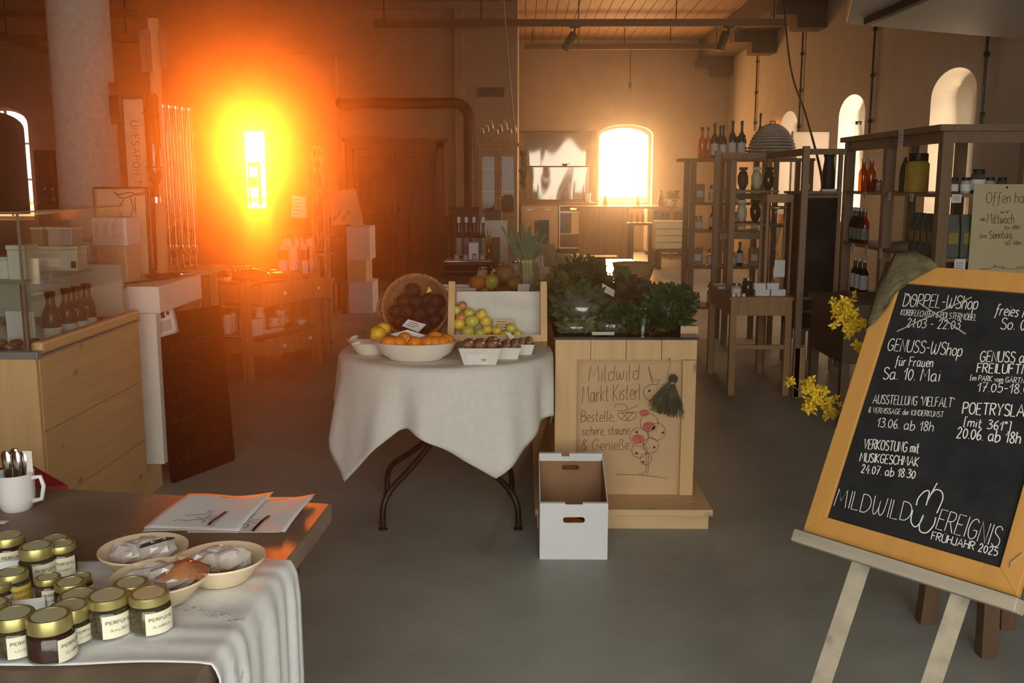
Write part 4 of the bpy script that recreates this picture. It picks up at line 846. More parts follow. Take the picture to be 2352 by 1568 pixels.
def card(name, px, Y, mat, label, cat='card', lift=0, lines=0, back=.35, group=None, stick=0):
    """small flat card facing the camera; px = four pixel corners (tl, tr, br, bl)"""
    P = [PY(u, v, Y + (back * .05 if i < 2 else 0)) for i, (u, v) in enumerate(px)]; o = sum(P, Vector()) / 4
    e = empty(name, o, label, cat, group); mb = MB(); mb.add([tuple(p - o) for p in P[::-1]], [(0, 1, 2, 3)]); mb.build('sheet', mat, e, solid=.0012)
    if stick: m2 = MB(); m2.tube([(0, .004, 0), (0, .008, -stick)], .0015, 5); m2.build('stick', 'twig', e)
    if lines:
        ex = (P[1] - P[0]); ey = (P[3] - P[0]); m2 = MB(); nrm = ey.cross(ex).normalized() * -.0016
        if nrm.y > 0: nrm = -nrm
        for k in range(lines):
            t = (k + 1) / (lines + 1); a = P[0] + ex * .15 + ey * t; b = P[0] + ex * rnd(.6, .88) + ey * t; w = ey.normalized() * .0016
            m2.add([tuple(q - o + nrm) for q in (a - w, b - w, b + w, a + w)], [(0, 1, 2, 3)])
        m2.build('lettering', 'ink', e)
    return e
card('price_card', [(938, 775), (976, 780), (968, 803), (928, 792)], 4.02, 'paper', 'handwritten white card lying on the oranges', lines=3, group='price cards on the round table')
card('paper_sheet', [(896, 768), (936, 757), (978, 770), (940, 782)], 4.12, 'paper', 'crumpled white paper lining behind the oranges', 'paper')
# paper bowl with quinces
c = PY(852, 808, 4.20)
e = empty('fruit_bowl', (c.x, 4.20, TS), 'white bowl with folded paper holding two yellow quinces', 'bowl')
R1 = .092
mb = MB(); mb.lathe([(R1 * .62, 0), (R1 * .8, .02), (R1 * .97, .05), (R1, .054), (R1 * .78, .022), (.001, .010)], 30); mb.build('dish', 'porcelain', e, True, auto=A40)
mb = MB(); mb.grid(10, 4, lambda s, t: (R1 * (1.02 + .12 * t) * math.cos(2.2 + 2.2 * s), R1 * (1.02 + .12 * t) * math.sin(2.2 + 2.2 * s), .05 + .012 * t + .008 * math.sin(s * 14))); mb.build('paper_liner', 'paper', e, True, solid=.001)
for (u, v, r, k) in ((868, 768, .036, 'lower'), (881, 756, .031, 'upper')):
    p = PY(u, v, 4.19 if k == 'lower' else 4.24); fruit('quince', p, r, 'lemon', '%s yellow quince in the paper-lined white bowl' % k, 'quince', 'quinces', True, .98, (rnd(-.5, .5), rnd(-.5, .5)))
p = PY(835, 772, 4.16); mb = MB()
for k in range(5): mb.tube([(-.022 + k * .011, .0, -.012), (-.014 + k * .01, .0, .014), (-.006 + k * .008, 0, .022)], .004, 6)
tag(mb.build('folded_label', 'leaf_d', loc=p, smooth=True), 'small green and white striped wrapper sticking out of the paper-lined bowl', 'wrapper', kind='thing')
# ---- wicker basket tipped towards the camera with beets
bc = PY(955, 715, 4.50); bc.z = TS + .166
Tb = Matrix.Rotation(math.radians(66), 4, 'X')
e = empty('wicker_basket', (bc.x, bc.y, bc.z), 'round wicker basket tipped forward, full of dark beets', 'basket')
RB = .148; mb = MB()
for j in range(13):
    t = j / 12; r = RB * (1 - .25 * (t ** 2)); z = -.12 * t
    mb.tube([(r * math.cos(a) * (1 + .010 * math.sin(a * 24 + j * math.pi)), r * math.sin(a) * (1 + .010 * math.sin(a * 24 + j * math.pi)), z) for a in [2 * math.pi * k / 96 for k in range(96)]], .0078, 6, Tb, True)
mb.lathe([(.001, -.124), (RB * .76, -.122)], 30, T=Tb, caps=False); mb.build('weave', 'wicker', e, True)
mb = MB()
for k in range(2): mb.tube([(RB * 1.03 * math.cos(a), RB * 1.03 * math.sin(a), .006 + .007 * math.sin(a * 18 + k * math.pi)) for a in [2 * math.pi * q / 110 for q in range(110)]], .0085, 6, Tb, True)
mb.build('rim', 'wicker', e, True)
for s in (-1, 1):
    mb = MB(); mb.tube([(s * (RB * .98 + .035 * math.sin(t)), .05 * math.cos(t), -.02) for t in [math.pi * q / 10 for q in range(11)]], .007, 6, Tb); mb.build('handle', 'wicker', e, True)
k = 0
BP = [(-.075, -.07), (-.02, -.085), (.04, -.08), (.09, -.055), (-.095, -.015), (-.045, -.02), (.015, -.03), (.07, -.005), (-.06, .04), (-.005, .035), (.05, .045), (.095, .03), (-.02, .085)]
for i, (x, y) in enumerate(BP):
    lp = Tb @ Vector((x, y, -.035 + rnd(-.01, .02))); r = rnd(.032, .040)
    b = empty('beetroot', bc + lp, 'dark beetroot in the wicker basket, %s of the pile from the bottom' % (ORD + ['topmost'])[min(i, 12)], 'beetroot', 'beets in the wicker basket')
    mb = MB(); mb.ball((0, 0, 0), r, 12, 1, 1, .9, .07); mb.build('root', 'beet', b, True); mb = MB(); mb.tube([(0, -r * .8, 0), (.006, -r * 1.25, -.008), (.014, -r * 1.4, -.02)], [.005, .003, .001], 5); mb.build('root_tip', 'beet', b)
card('price_card', [(937, 733), (979, 745), (961, 763), (923, 748)], 4.36, 'paper', 'handwritten white card stuck among the dark beets', lines=3, stick=.09, group='price cards on the round table')
p = bc + Tb @ Vector((.06, .075, .01)); mb = MB(); mb.add([(-.012, 0, -.012), (.014, 0, -.002), (0, .004, .018)], [(0, 1, 2)]); tag(mb.build('yellow_leaf', 'lemon', loc=p, solid=.001), 'small yellow leaf on the beets', 'leaf')
# ---- tilted apple crate lined with white cloth
co = PY(1031, 792, 4.37); cw = PY(1262, 792, 4.37).x - co.x - .012; lean = math.radians(24)
Tc = Matrix.Rotation(-lean, 4, 'X')
e = empty('apple_crate', (co.x, co.y, TS), 'slatted wooden crate standing tilted on the round table, lined with white cloth', 'crate')
hC = .275
mb = MB(); mb.bb(0, cw, .0, .012, 0, hC - .012, Tc); mb.build('back_panel', 'pine_x', e)
for x in (0, cw - .03): mb = MB(); mb.bb(x, x + .03, -.10, -.001, 0, hC + .004, Tc); mb.build('side_board', 'pine', e, bevel=.002)
mb = MB(); mb.bb(.03, cw - .03, -.10, -.085, 0, .030, Tc); mb.build('lip', 'pine_x', e)
mb = MB(); mb.bb(.03, cw - .03, -.085, -.001, 0, .012, Tc); mb.build('base_board', 'pine_x', e)
mb = MB(); mb.grid(26, 16, lambda s, t: (.031 + (cw - .062) * s, -.004 - .006 * (1 + math.sin(t * 17 + s * 4)) * .5 - .004 * math.sin(s * 13), .013 + (hC - .028) * t), Tc); mb.build('cloth_lining', 'cloth', e, True)
AP = [(1360, 375, 40, 'r'), (1297, 420, 45, ''), (1425, 445, 45, ''), (1345, 492, 48, 'r'), (1455, 530, 64, ''), (1550, 460, 50, 'y'), (1590, 530, 50, 'y'), (1325, 560, 55, 'y'), (1410, 640, 62, ''), (1605, 612, 45, 'y'), (1703, 622, 45, 'y'), (1535, 655, 50, ''), (1845, 602, 46, ''), (1910, 662, 45, ''), (1782, 668, 42, 'y')]
for i, (x, y, r, k) in enumerate(AP):
    u, v = 750 + x / 4.356, 620 + y / 4.356; rr = r / 4.356 * 4.4 / FPX * 1.18; v -= 4; hgt = (790 - v) / 500; Y = 4.37 + hgt * .40 - .055
    p = PY(u, v, Y)
    fruit('apple', p, rr, {'r': 'apple_r', 'y': 'apple_y', '': 'apple'}[k], '%s apple in the tilted crate, %s counting from its top left' % ({'r': 'reddish', 'y': 'yellow', '': 'green'}[k], (ORD + ['thirteenth', 'fourteenth', 'fifteenth'])[i]), 'apple', 'apples in the tilted crate', True, .9, (rnd(-1.4, 1.0), rnd(-.8, .8)))
card('price_card', [(1133, 733), (1181, 733), (1180, 756), (1133, 757)], 4.362, 'kraft', 'brown paper card against the white crate lining', lines=3, group='price cards on the round table')
card('price_card', [(1162, 763), (1172, 764), (1200, 795), (1178, 790)], 4.225, 'card', 'pale card leaning over the apples at the crate lip', group='price cards on the round table')
# ---- paper punnets of chestnuts
def punnet(u, Y, w, label, front=True):
    c = PY(u, 840, Y); e = empty('paper_punnet', (c.x, Y + w * .42, TS), label, 'punnet', 'cardboard punnets of chestnuts')
    a, b, h = w * .42, w * .55, w * .46; mb = MB()
    lo = [(-a, -a * .8, 0), (a, -a * .8, 0), (a, a * .8, 0), (-a, a * .8, 0)]; hi = [(-b, -b * .85, h), (b, -b * .85, h), (b, b * .85, h), (-b, b * .85, h)]
    mb.add(lo, [(3, 2, 1, 0)]); mb.build('base', 'white', e, solid=.0015)
    for k in range(4): j = (k + 1) % 4; mb = MB(); mb.add([lo[k], lo[j], hi[j], hi[k]], [(0, 1, 2, 3)]); mb.build('wall', 'white', e, solid=.0015)
    if front:
        mb = MB(); mb.add([(-a * .8, -a * .83 - .008, h * .2), (a * .5, -a * .83 - .008, h * .2), (a * .52, -b * .8 - .006, h * .68), (-a * .85, -b * .8 - .006, h * .68)], [(0, 1, 2, 3)]); mb.build('label_sheet', 'paper', e)
        mb = MB(); mb.lathe([(.014, 0), (.001, .001)], 14, (a * .25, -a * .83 - .012, h * .45), T=None); mb.v = [(x, -a * .86 - .010 - (z - h * .45), y + a * .86 + .008 + h * .45) for x, y, z in mb.v]; mb.build('emblem', 'chalk_g', e)
    mb = MB(); mb.lathe([(.006, 0), (.0005, .0005)], 10); mb.v = [(b * .97 + .002, x - a * .2, h * .5 + y * 1.6) for x, y, z in mb.v]; mb.build('side_hole', 'black', e)
    for k in range(9):
        q = empty('chestnut', (c.x + (-.8 + .8 * (k % 3)) * b * .72, Y + w * .42 + (-.75 + .75 * (k // 3)) * b * .62, TS + h * 1.02 + rnd(0, .012)), 'brown chestnut in the %s, %s of nine' % (label.split(',')[0], ORD[k]), 'chestnut', 'chestnuts in the punnets')
        m2 = MB(); m2.ball((0, 0, 0), w * .17, 10, 1.05, 1, .75, .06); m2.build('shell', 'tuber', q, True); m2 = MB(); m2.ball((w * .09, -w * .08, w * .07), w * .055, 6, 1, 1, .5); m2.build('scar', 'kraft', q, True)
punnet(1102, 3.92, .155, 'front white punnet, labelled'); punnet(1163, 4.05, .11, 'middle white punnet beside it', False); punnet(1198, 4.16, .10, 'rear white punnet near the cloth edge', False)

# ================================================================== produce counter with poster
CX0, CX1, CF, CB, CZ = .147, .779, 4.30, 5.62, .815
e = empty('produce_counter', (CX0, CF, 0), 'pine produce counter with knotty front board and stepped base', 'counter')
W_ = CX1 - CX0
mb = MB(); mb.bb(-.08, W_ + .035, -.205, CB - CF, 0, .062); mb.build('plinth', 'pine_x', e, bevel=.003)
mb = MB(); mb.bb(-.09, W_ + .05, -.22, CB - CF, .063, .092); mb.build('step_board', 'pine_x', e, bevel=.003)
for k in range(4):
    mb = MB(); x0 = W_ * k / 4; mb.bb(x0 + .0012, x0 + W_ / 4 - .0012, 0, .022, .093, CZ - .012); mb.build('front_plank', 'pine', e, bevel=.0015)
for x in (0, W_ - .022): mb = MB(); mb.bb(x, x + .022, .023, CB - CF, .093, CZ - .012); mb.build('side_panel', 'pine_h', e)
mb = MB(); mb.bb(W_ - .066, W_ - .006, -.024, -.0005, .093, CZ - .10); mb.build('batten', 'pine', e, bevel=.002)
mb = MB(); mb.bb(-.005, W_ + .005, -.004, CB - CF, CZ - .0115, CZ); mb.build('top_slab', 'blackgloss', e)
# poster
yq = CF - .003
P = [PY(u, v, yq) for u, v in ((1325, 826), (1566, 824), (1562, 1168), (1322, 1166))]; o = P[3]
e = empty('poster', (o.x, yq, o.z), 'kraft paper poster with handwriting and a drawn berry bird on the counter front', 'poster')
pw, ph = P[2].x - P[3].x, P[0].z - P[3].z
mb = MB(); mb.grid(12, 16, lambda s, t: (pw * s, -.001 - .006 * max(0, s - .78) * math.sin(t * 6) ** 2 - .012 * max(0, .12 - t) * s, ph * t)); mb.build('sheet', 'kraft_p', e, True, solid=.0008)
def PO(u, v): p = PY(u, v, yq); return (p.x - o.x, p.z - o.z)
def flat(mb, y=-.004): mb.v = [(x, y - z, q) for x, q, z in mb.v]; return mb
mb = MB()
for t, a, b, h in (('Mildwild', (1352, 876), (1466, 871), 36), ('Markt Kisterl', (1337, 924), (1470, 916), 38), ('Bestelle,', (1334, 968), (1410, 967), 26), ('sichere, staune', (1337, 999), (1444, 997), 22), ('& Genie\u00dfe', (1335, 1034), (1444, 1032), 26)):
    A, B = PO(*a), PO(*b); write(mb, t, A, B, h * 4.35 / FPX, .0030, .0006, .08)
flat(mb); mb.build('lettering', 'inkm', e)
def c9(pts): return [PO(1310 + x / 4.126, 800 + y / 4.126) for x, y in pts]
mb = MB()
for pl in ([(740, 170), (755, 240), (780, 330)], [(740, 172), (765, 260), (800, 300), (845, 295), (825, 335)], [(830, 345), (760, 340), (700, 380), (700, 450), (740, 490)], [(640, 540), (560, 570), (530, 600), (640, 600), (720, 580)], [(420, 560), (430, 530), (500, 525), (540, 560), (500, 590), (440, 585)],
           [(450, 610), (600, 610), (620, 650), (540, 685), (460, 650), (450, 610)], [(490, 610), (560, 680)], [(540, 610), (480, 670)], [(590, 612), (520, 682)], [(745, 985), (720, 1000), (715, 1160), (640, 1190)], [(740, 1000), (735, 1160), (728, 1195)], [(430, 1190), (700, 1200), (910, 1228)],
           [(860, 345), (885, 340), (880, 370), (850, 365)]):
    ribbon(mb, _catmull(c9(pl)) if len(pl) > 2 else c9(pl), .0022, .0008)
for cx_, cy_, r_ in ((745, 700, 85), (650, 835, 87), (818, 785, 82), (762, 915, 72), (652, 960, 72), (715, 1045, 55)):
    ribbon(mb, c9([(cx_ + r_ * math.cos(a), cy_ + r_ * math.sin(a)) for a in [2 * math.pi * k / 24 for k in range(25)]]), .0022, .0010)
for cx_, cy_ in ((628, 790), (875, 795), (793, 933), (627, 990), (690, 1073), (748, 400)): ribbon(mb, c9([(cx_ + q * 9 * math.cos(a), cy_ + q * 9 * math.sin(a)) for q in (1, .5) for a in [2 * math.pi * k / 10 for k in range(11)]]), .0035, .0011)
flat(mb); mb.build('drawing_line', 'ink', e)
for cx_, cy_, r_, m_ in ((745, 735, 60, 'pinkred'), (640, 855, 62, 'pinkred'), (825, 785, 60, 'berry'), (740, 925, 50, 'berry'), (655, 965, 55, 'berry'), (700, 610, 48, 'pinkred')):
    mb = MB(); q = c9([(cx_ + r_ * math.cos(a), cy_ + r_ * (.7 if m_ == 'pinkred' else 1) * math.sin(a)) for a in [2 * math.pi * k / 20 for k in range(20)]]); mb.add([(x, z, .0003) for x, z in q], [tuple(range(20))]); flat(mb); mb.build('berry', m_, e)
# dried bunch hanging on the poster
h0 = PY(1538, 826, yq - .012)
e = empty('dried_bunch', h0, 'dried dark herb bunch hanging by a string on the poster', 'herbs')
mb = MB(); q = [PY(u, v, yq - .014) - h0 for u, v in ((1538, 826), (1541, 835), (1536, 850), (1534, 868), (1542, 884))]; mb.tube(q, .0012, 5); mb.build('string', 'rope', e)
mb = MB(); top = PY(1545, 872, yq - .050) - h0
for k in range(150):
    t = rnd(-1, 1); b = PY(1532 + 42 * t, 942 + rnd(-14, 16) - abs(t) * 6 + t * 10, yq - .048 + rnd(-.016, .014)) - h0
    m = top.lerp(b, .5) + Vector((rnd(-.006, .006), rnd(-.004, .002), 0)); mb.tube([top + Vector((rnd(-.006, .006), rnd(-.005, .005), 0)), m, b], [.0018, .003, .0022], 4)
mb.build('stalks', 'herb', e); e.children[-1]['kind'] = 'stuff'
blob('head', (top.x + .004, top.y, top.z + .004), .018, 'herb', e, 1, .7, 1.1, .25, 12)
mb = MB(); mb.lathe([(.010, 0), (.0115, .004), (.010, .008)], 12, (top.x, top.y, top.z - .018)); mb.build('binding', 'rope', e)
# small wooden nail
mb = MB(); mb.tube([(0, 0, 0), (0, -.018, .002)], .003, 8); tag(mb.build('nail', 'brownwood', loc=(h0.x, yq - .002, h0.z + .002)), 'small brown peg at the top of the poster', 'peg')
# ---- white carton on the floor
bx0, bx1, by0 = .073, .342, 3.745; zf = PY(1300, 1158, by0).z; by1 = 4.05; zb = PY(1300, 1046, by1).z
e = empty('carton', ((bx0 + bx1) / 2, by0, 0), 'open white carton with a hand slot on the floor before the counter', 'box')
hw = (bx1 - bx0) / 2
def slot_panel(w, h, sl, sh, zc):
    """rectangle (x, z) with a stadium slot"""
    K = 24; inn = []
    for k in range(K): a = 2 * math.pi * k / K; inn.append(((sl / 2 - sh / 2) * (1 if math.cos(a) > 0 else -1) + sh / 2 * math.cos(a), zc + sh / 2 * math.sin(a)))
    out = []
    for k in range(K):
        a = 2 * math.pi * (k + .0) / K; cx, cz = math.cos(a), math.sin(a); top, bot = h - zc, zc
        t = min(w / 2 / max(abs(cx), 1e-6), (top if cz > 0 else bot) / max(abs(cz), 1e-6)); out.append((cx * t, zc + cz * t))
    # pull the nearest outline points onto the corners
    for qx, qz in ((-w / 2, 0), (w / 2, 0), (w / 2, h), (-w / 2, h)):
        i = min(range(K), key=lambda k: (out[k][0] - qx) ** 2 + (out[k][1] - qz) ** 2); out[i] = (qx, qz)
    mb = MB(); mb.add([(x, 0, z) for x, z in out] + [(x, 0, z) for x, z in inn], [(k, (k + 1) % K, K + (k + 1) % K, K + k) for k in range(K)]); return mb
mb = slot_panel(hw * 2, zf, .088, .024, zf * .72); mb.build('front_wall', 'boxwhite', e, solid=.004)
mb = slot_panel(hw * 2, zb, .075, .022, zb * .85); mb.v = [(x, by1 - by0, z) for x, y, z in mb.v]; mb.build('rear_wall', 'cardboard', e, solid=.004)
mb = MB(); mb.bb(-hw, -hw + .095, by1 - by0 - .01, by1 - by0 + .014, zb - .002, zb + .012); mb.bb(hw - .14, hw, by1 - by0 - .01, by1 - by0 + .014, zb - .002, zb + .012); mb.bb(-hw, hw, by1 - by0 - .012, by1 - by0 - .006, zb - .02, zb); mb.build('rolled_rim', 'boxwhite', e)
for s in (-1, 1):
    mb = MB(); mb.add([(s * hw, 0, 0), (s * hw, by1 - by0, 0), (s * hw, by1 - by0, zb), (s * hw, 0, zf)], [(0, 1, 2, 3)]); sw = mb.build('side_wall', 'boxwhite', e, solid=.003)
    mb = MB(); mb.add([(s * (hw - .003), .003, .004), (s * (hw - .003), by1 - by0 - .004, .004), (s * (hw - .003), by1 - by0 - .004, zb - .004), (s * (hw - .003), .003, zf - .004)], [(0, 1, 2, 3)]); mb.build('lining', 'cardboard', sw)
mb = MB(); mb.bb(-hw + .004, hw - .004, .004, by1 - by0 - .004, .002, .006); mb.build('base', 'cardboard', e)
mb = MB(); mb.bb(-hw, -hw + .10, -.004, .016, zf, zf + .006); mb.bb(hw - .10, hw, -.004, .016, zf, zf + .006); mb.build('front_lip', 'boxwhite', e)
for k, (x, y) in enumerate(((-.05, .12), (.02, .16), (-.01, .22), (.06, .1))):
    mb = MB(); mb.ball((0, 0, 0), .053, 14, 1, 1, .95, .02); tag(mb.build('onion', 'squash_o', smooth=True, loc=((bx0 + bx1) / 2 + x, by0 + y, .0625)), 'orange-brown onion inside the white carton, %s from its front' % ORD[k], 'onion', 'onions in the carton')
# ================================================================== greens and goods on the produce counter
def leaf_mesh(mb, p, L, w, n, curl=.3):
    """one pointed leaf from p along n"""
    n = Vector(n).normalized(); s = n.orthogonal().normalized(); s = (Matrix.Rotation(rnd(0, 6.28), 3, n) @ s); u = n.cross(s)
    p = Vector(p); m = p + n * L * .5 + u * L * curl * .25; t = p + n * L
    mb.add([tuple(p), tuple(m + s * w), tuple(t), tuple(m - s * w)], [(0, 1, 2), (0, 2, 3)])
def clump(name, label, base, size, n, L, w, mat, cat, group=None, up=.6, stem=None, inner=None, upper_only=True, bag=False, bagmat='saladbag'):
    """leafy bunch: leaves over an ellipsoid of half-axes size standing at base"""
    e = empty(name, base, label, cat, group); mb = MB(); sx, sy, sz = size
    for k in range(n):
        a, t = rnd(0, 6.283), rnd(-.75 if upper_only else -1, 1); q = math.sqrt(max(0, 1 - t * t)); rr = rnd(.55, 1.0)
        d = Vector((q * math.cos(a), q * math.sin(a), t)); p = Vector((d.x * sx * rr, d.y * sy * rr, sz * .45 + d.z * sz * .55 * rr))
        p.z = max(p.z, .004); v = Vector((d.x + rnd(-.5, .5), d.y + rnd(-.5, .5), max(d.z, -.1) * up + rnd(-.1, .5)))
        leaf_mesh(mb, p, L * rnd(.7, 1.3), w * rnd(.7, 1.3), v)
    mb.v = [(x, y, max(z, .002)) for x, y, z in mb.v]
    mb.build('foliage', mat, e)
    mi = MB(); mi.ball((0, 0, sz * .45), 1, 12, sx * .72, sy * .72, sz * .42, .08); mi.v = [(x, y, max(z, .002)) for x, y, z in mi.v]; mi.build('heart', inner or mat, e, True)
    if bag:
        mi = MB(); mi.ball((0, 0, sz * .5), 1, 16, sx * 1.05, sy * 1.05, sz * .56, .05); mi.v = [(x, y, max(z, .001)) for x, y, z in mi.v]; mi.build('clear_bag', bagmat, e, True)
    return e
GC = 'greens on the produce counter'
def on(u, v, z=CZ): p = GZ(u, v, z); return p
p = on(1545, 768); clump('parsley_bunch', 'bushy dark green parsley at the right front of the produce counter', (p.x - .01, p.y + .11, CZ + .001), (.115, .10, .21), 900, .028, .012, 'leaf_d', 'parsley', GC)
p = on(1588, 740); clump('parsley_bunch', 'small parsley sprig bunch behind the big parsley', (p.x - .02, p.y + .20, CZ + .001), (.07, .07, .17), 260, .028, .011, 'leaf_d', 'parsley', GC)
p = on(1335, 690); clump('herb_bunch', 'tall olive green herb mound at the back left of the produce counter', (p.x, p.y + .05, CZ + .001), (.16, .15, .25), 900, .035, .009, 'leaf', 'herbs', GC)
p = on(1300, 700); clump('lettuce_head', 'pale lettuce beside the tall herb mound', (p.x - .05, p.y + .02, CZ + .001), (.09, .09, .13), 140, .07, .028, 'leaf_l', 'lettuce', GC)
p = on(1350, 762); clump('salad_bag', 'clear bag of salad leaves lying at the front left of the counter', (p.x - .02, p.y + .16, CZ + .001), (.14, .10, .17), 220, .06, .022, 'leaf', 'salad', GC, bag=True)
p = on(1315, 770); clump('salad_bag', 'flat clear bag of pale sprouts at the very front of the counter', (p.x + .02, p.y + .045, CZ + .001), (.085, .04, .06), 160, .03, .010, 'leaf_l', 'salad', GC, bag=True)
p = on(1395, 770); clump('salad_bag', 'crumpled clear bag of herbs beside the price strip', (p.x + .03, p.y + .05, CZ + .001), (.09, .045, .075), 200, .03, .010, 'leaf', 'salad', GC, bag=True)
p = on(1435, 772); clump('chard_bunch', 'dark green curly kale at the front middle of the counter', (p.x - .0, p.y + .10, CZ + .001), (.09, .08, .12), 380, .035, .016, 'leaf_d', 'kale', GC, inner='leaf')
p = on(1470, 712); clump('chard_bunch', 'dark red-leaved lettuce behind the kale', (p.x, p.y + .08, CZ + .001), (.12, .10, .13), 260, .05, .022, 'herb', 'lettuce', GC, inner='jarfill_r')
p = on(1420, 700); clump('chard_bunch', 'round dark cabbage behind the white price card', (p.x + .02, p.y + .10, CZ + .001), (.10, .10, .14), 160, .07, .030, 'leaf', 'cabbage', GC)
p = on(1405, 730); clump('root_bundle', 'bundle of brownish roots in clear wrap at the middle of the counter', (p.x, p.y + .08, CZ + .001), (.11, .07, .08), 120, .05, .012, 'tuber', 'roots', GC, bag=True)
p = on(1275, 742); clump('herb_bunch', 'small dark herb bunch beside the apple crate', (p.x + .055, p.y + .06, CZ + .001), (.05, .06, .08), 160, .035, .008, 'leaf', 'herbs', GC)
card('price_card', [(1383, 650), (1412, 667), (1410, 682), (1382, 668)], 4.95, 'card', 'white price card standing in the greens', stick=.14, group='cards in the greens')
card('price_card', [(1522, 650), (1560, 662), (1555, 676), (1518, 676)], 4.72, 'paper', 'white price card behind the parsley', stick=.2, group='cards in the greens')
card('price_card', [(1338, 733), (1372, 724), (1376, 740), (1345, 748)], 4.52, 'card', 'crumpled grey card on the salad bag', group='cards in the greens')
card('price_strip', [(1360, 762), (1411, 762), (1411, 769), (1360, 769)], 4.315, 'cream', 'narrow cream price strip at the counter edge')
p = on(1479, 770); e = empty('drinking_glass', (p.x, p.y + .04, CZ + .0005), 'empty clear glass at the front edge of the produce counter', 'glass')
mb = MB(); mb.lathe([(.030, 0), (.034, .004), (.038, .078), (.0365, .078), (.032, .006), (.001, .005)], 24); mb.build('tumbler', 'glass', e, True, auto=A40)
p = on(1580, 768); mb = MB(); mb.prism([(-.03, 0), (.05, 0), (.045, .05), (-.01, .09)], 0, .035); tag(mb.build('wood_offcut', 'pine_x', loc=(p.x, p.y + .02, CZ + .0005)), 'angled pine offcut at the right front corner of the counter', 'wood')

# ================================================================== long sales table behind the counter
SX0, SX1, SY0, SY1, SZ = -.62, .99, 5.72, 8.9, .80
e = empty('sales_table', (SX0, SY0, 0), 'long wooden sales table with a glossy top behind the produce counter', 'table')
mb = MB(); mb.bb(0, SX1 - SX0, 0, SY1 - SY0, SZ - .04, SZ); mb.build('tabletop', plain('varnished_top', (.30, .20, .12), .16, var=.15, scale=4), e)
mb = MB(); mb.bb(.05, SX1 - SX0 - .05, .05, .08, SZ - .15, SZ - .041); mb.build('apron', 'oak', e)
for x in (.06, SX1 - SX0 - .12):
    for y in (.06, SY1 - SY0 - .12): mb = MB(); mb.bb(x, x + .07, y, y + .07, 0, SZ - .041); mb.build('leg', 'oak', e)
def st(u, v): return GZ(u, v, SZ)
# scale
p = GZ(1075, 634, SZ); e = empty('kitchen_scale', (p.x, p.y + .08, SZ + .001), 'dark weighing scale with a steel platform on the sales table', 'scale')
mb = MB(); mb.add([(-.22, -.10, 0), (.22, -.10, 0), (.22, .2, 0), (-.22, .2, 0), (-.16, -.02, .075), (.16, -.02, .075), (.16, .2, .075), (-.16, .2, .075)], [(3, 2, 1, 0), (4, 5, 6, 7), (0, 1, 5, 4), (1, 2, 6, 5), (2, 3, 7, 6), (3, 0, 4, 7)]); mb.build('body', 'black', e, bevel=.01)
mb = MB(); mb.bb(-.15, .15, -.01, .2, .076, .10); mb.build('pedestal', 'iron', e)
mb = MB(); mb.bb(-.18, .18, -.06, .25, .101, .112); pf = mb.build('platform', 'chrome', e, bevel=.004)
mb = MB(); mb.tube([(-.19, -.09, .04), (-.16, -.095, .032), (.16, -.095, .032), (.19, -.09, .04)], .004, 6); mb.build('trim_wire', 'chrome', e)
scz = SZ + .114; scx, scy = p.x, p.y + .08
def bottle(name, label, loc, r, h, mat, cat='bottle', group=None, neck=.3, cap='paper', lab=None, capmat=None, lab_h=(.15, .55), n=16, seal=None):
    e = empty(name, loc, label, cat, group); rn = r * neck
    mb = MB(); mb.lathe([(r * .9, 0), (r, .006), (r, h * .52), (r * .9, h * .60), (rn * 1.1, h * .72), (rn, h * .76), (rn, h * .94)], n); mb.build('body', mat, e, True, auto=math.radians(50))
    mb = MB(); mb.lathe([(rn * 1.15, h * .90), (rn * 1.2, h * .92), (rn * 1.2, h), (rn * .9, h * 1.005)], 12); mb.build('cap', capmat or 'black', e, True, auto=A40)
    if lab: mb = MB(); mb.lathe([(r * 1.012, h * lab_h[0]), (r * 1.012, h * lab_h[1])], n, caps=False); mb.build('label', lab, e, True)
    return e
for i, (u, mt, lb) in enumerate(((1054, 'amberglass', 'greylabel'), (1071, 'redglass', 'violet'), (1089, 'redglass', 'violet'), (1110, 'brownglass', 'greylabel'))):
    q = PY(u, 580, scy + .30); bottle('syrup_bottle', '%s syrup bottle with a pale neck behind the scale, %s from the left' % (['amber', 'red', 'bright red', 'dark'][i], ORD[i]), (q.x, scy + .32, SZ + .001), .026, .42, mt, 'bottle', 'syrup bottles behind the scale', .42, lab=lb, capmat='paper', lab_h=(.28, .62))
for i, u in enumerate((1060, 1080, 1100)):
    q = PY(u, 590, scy + .42); bottle('syrup_bottle', 'syrup bottle in the rear row behind the scale, %s from the left' % ORD[i], (q.x, scy + .42, SZ + .001), .026, .41, 'brownglass', 'bottle', 'syrup bottles behind the scale', .42, lab='violet', capmat='darkwood', lab_h=(.28, .62))
q = PY(1123, 560, scy + .5); bottle('oil_bottle', 'golden oil flask glowing beside the syrup bottles', (q.x, scy + .5, SZ + .001), .034, .30, 'oilglass', lab=None, neck=.35, capmat='gold')
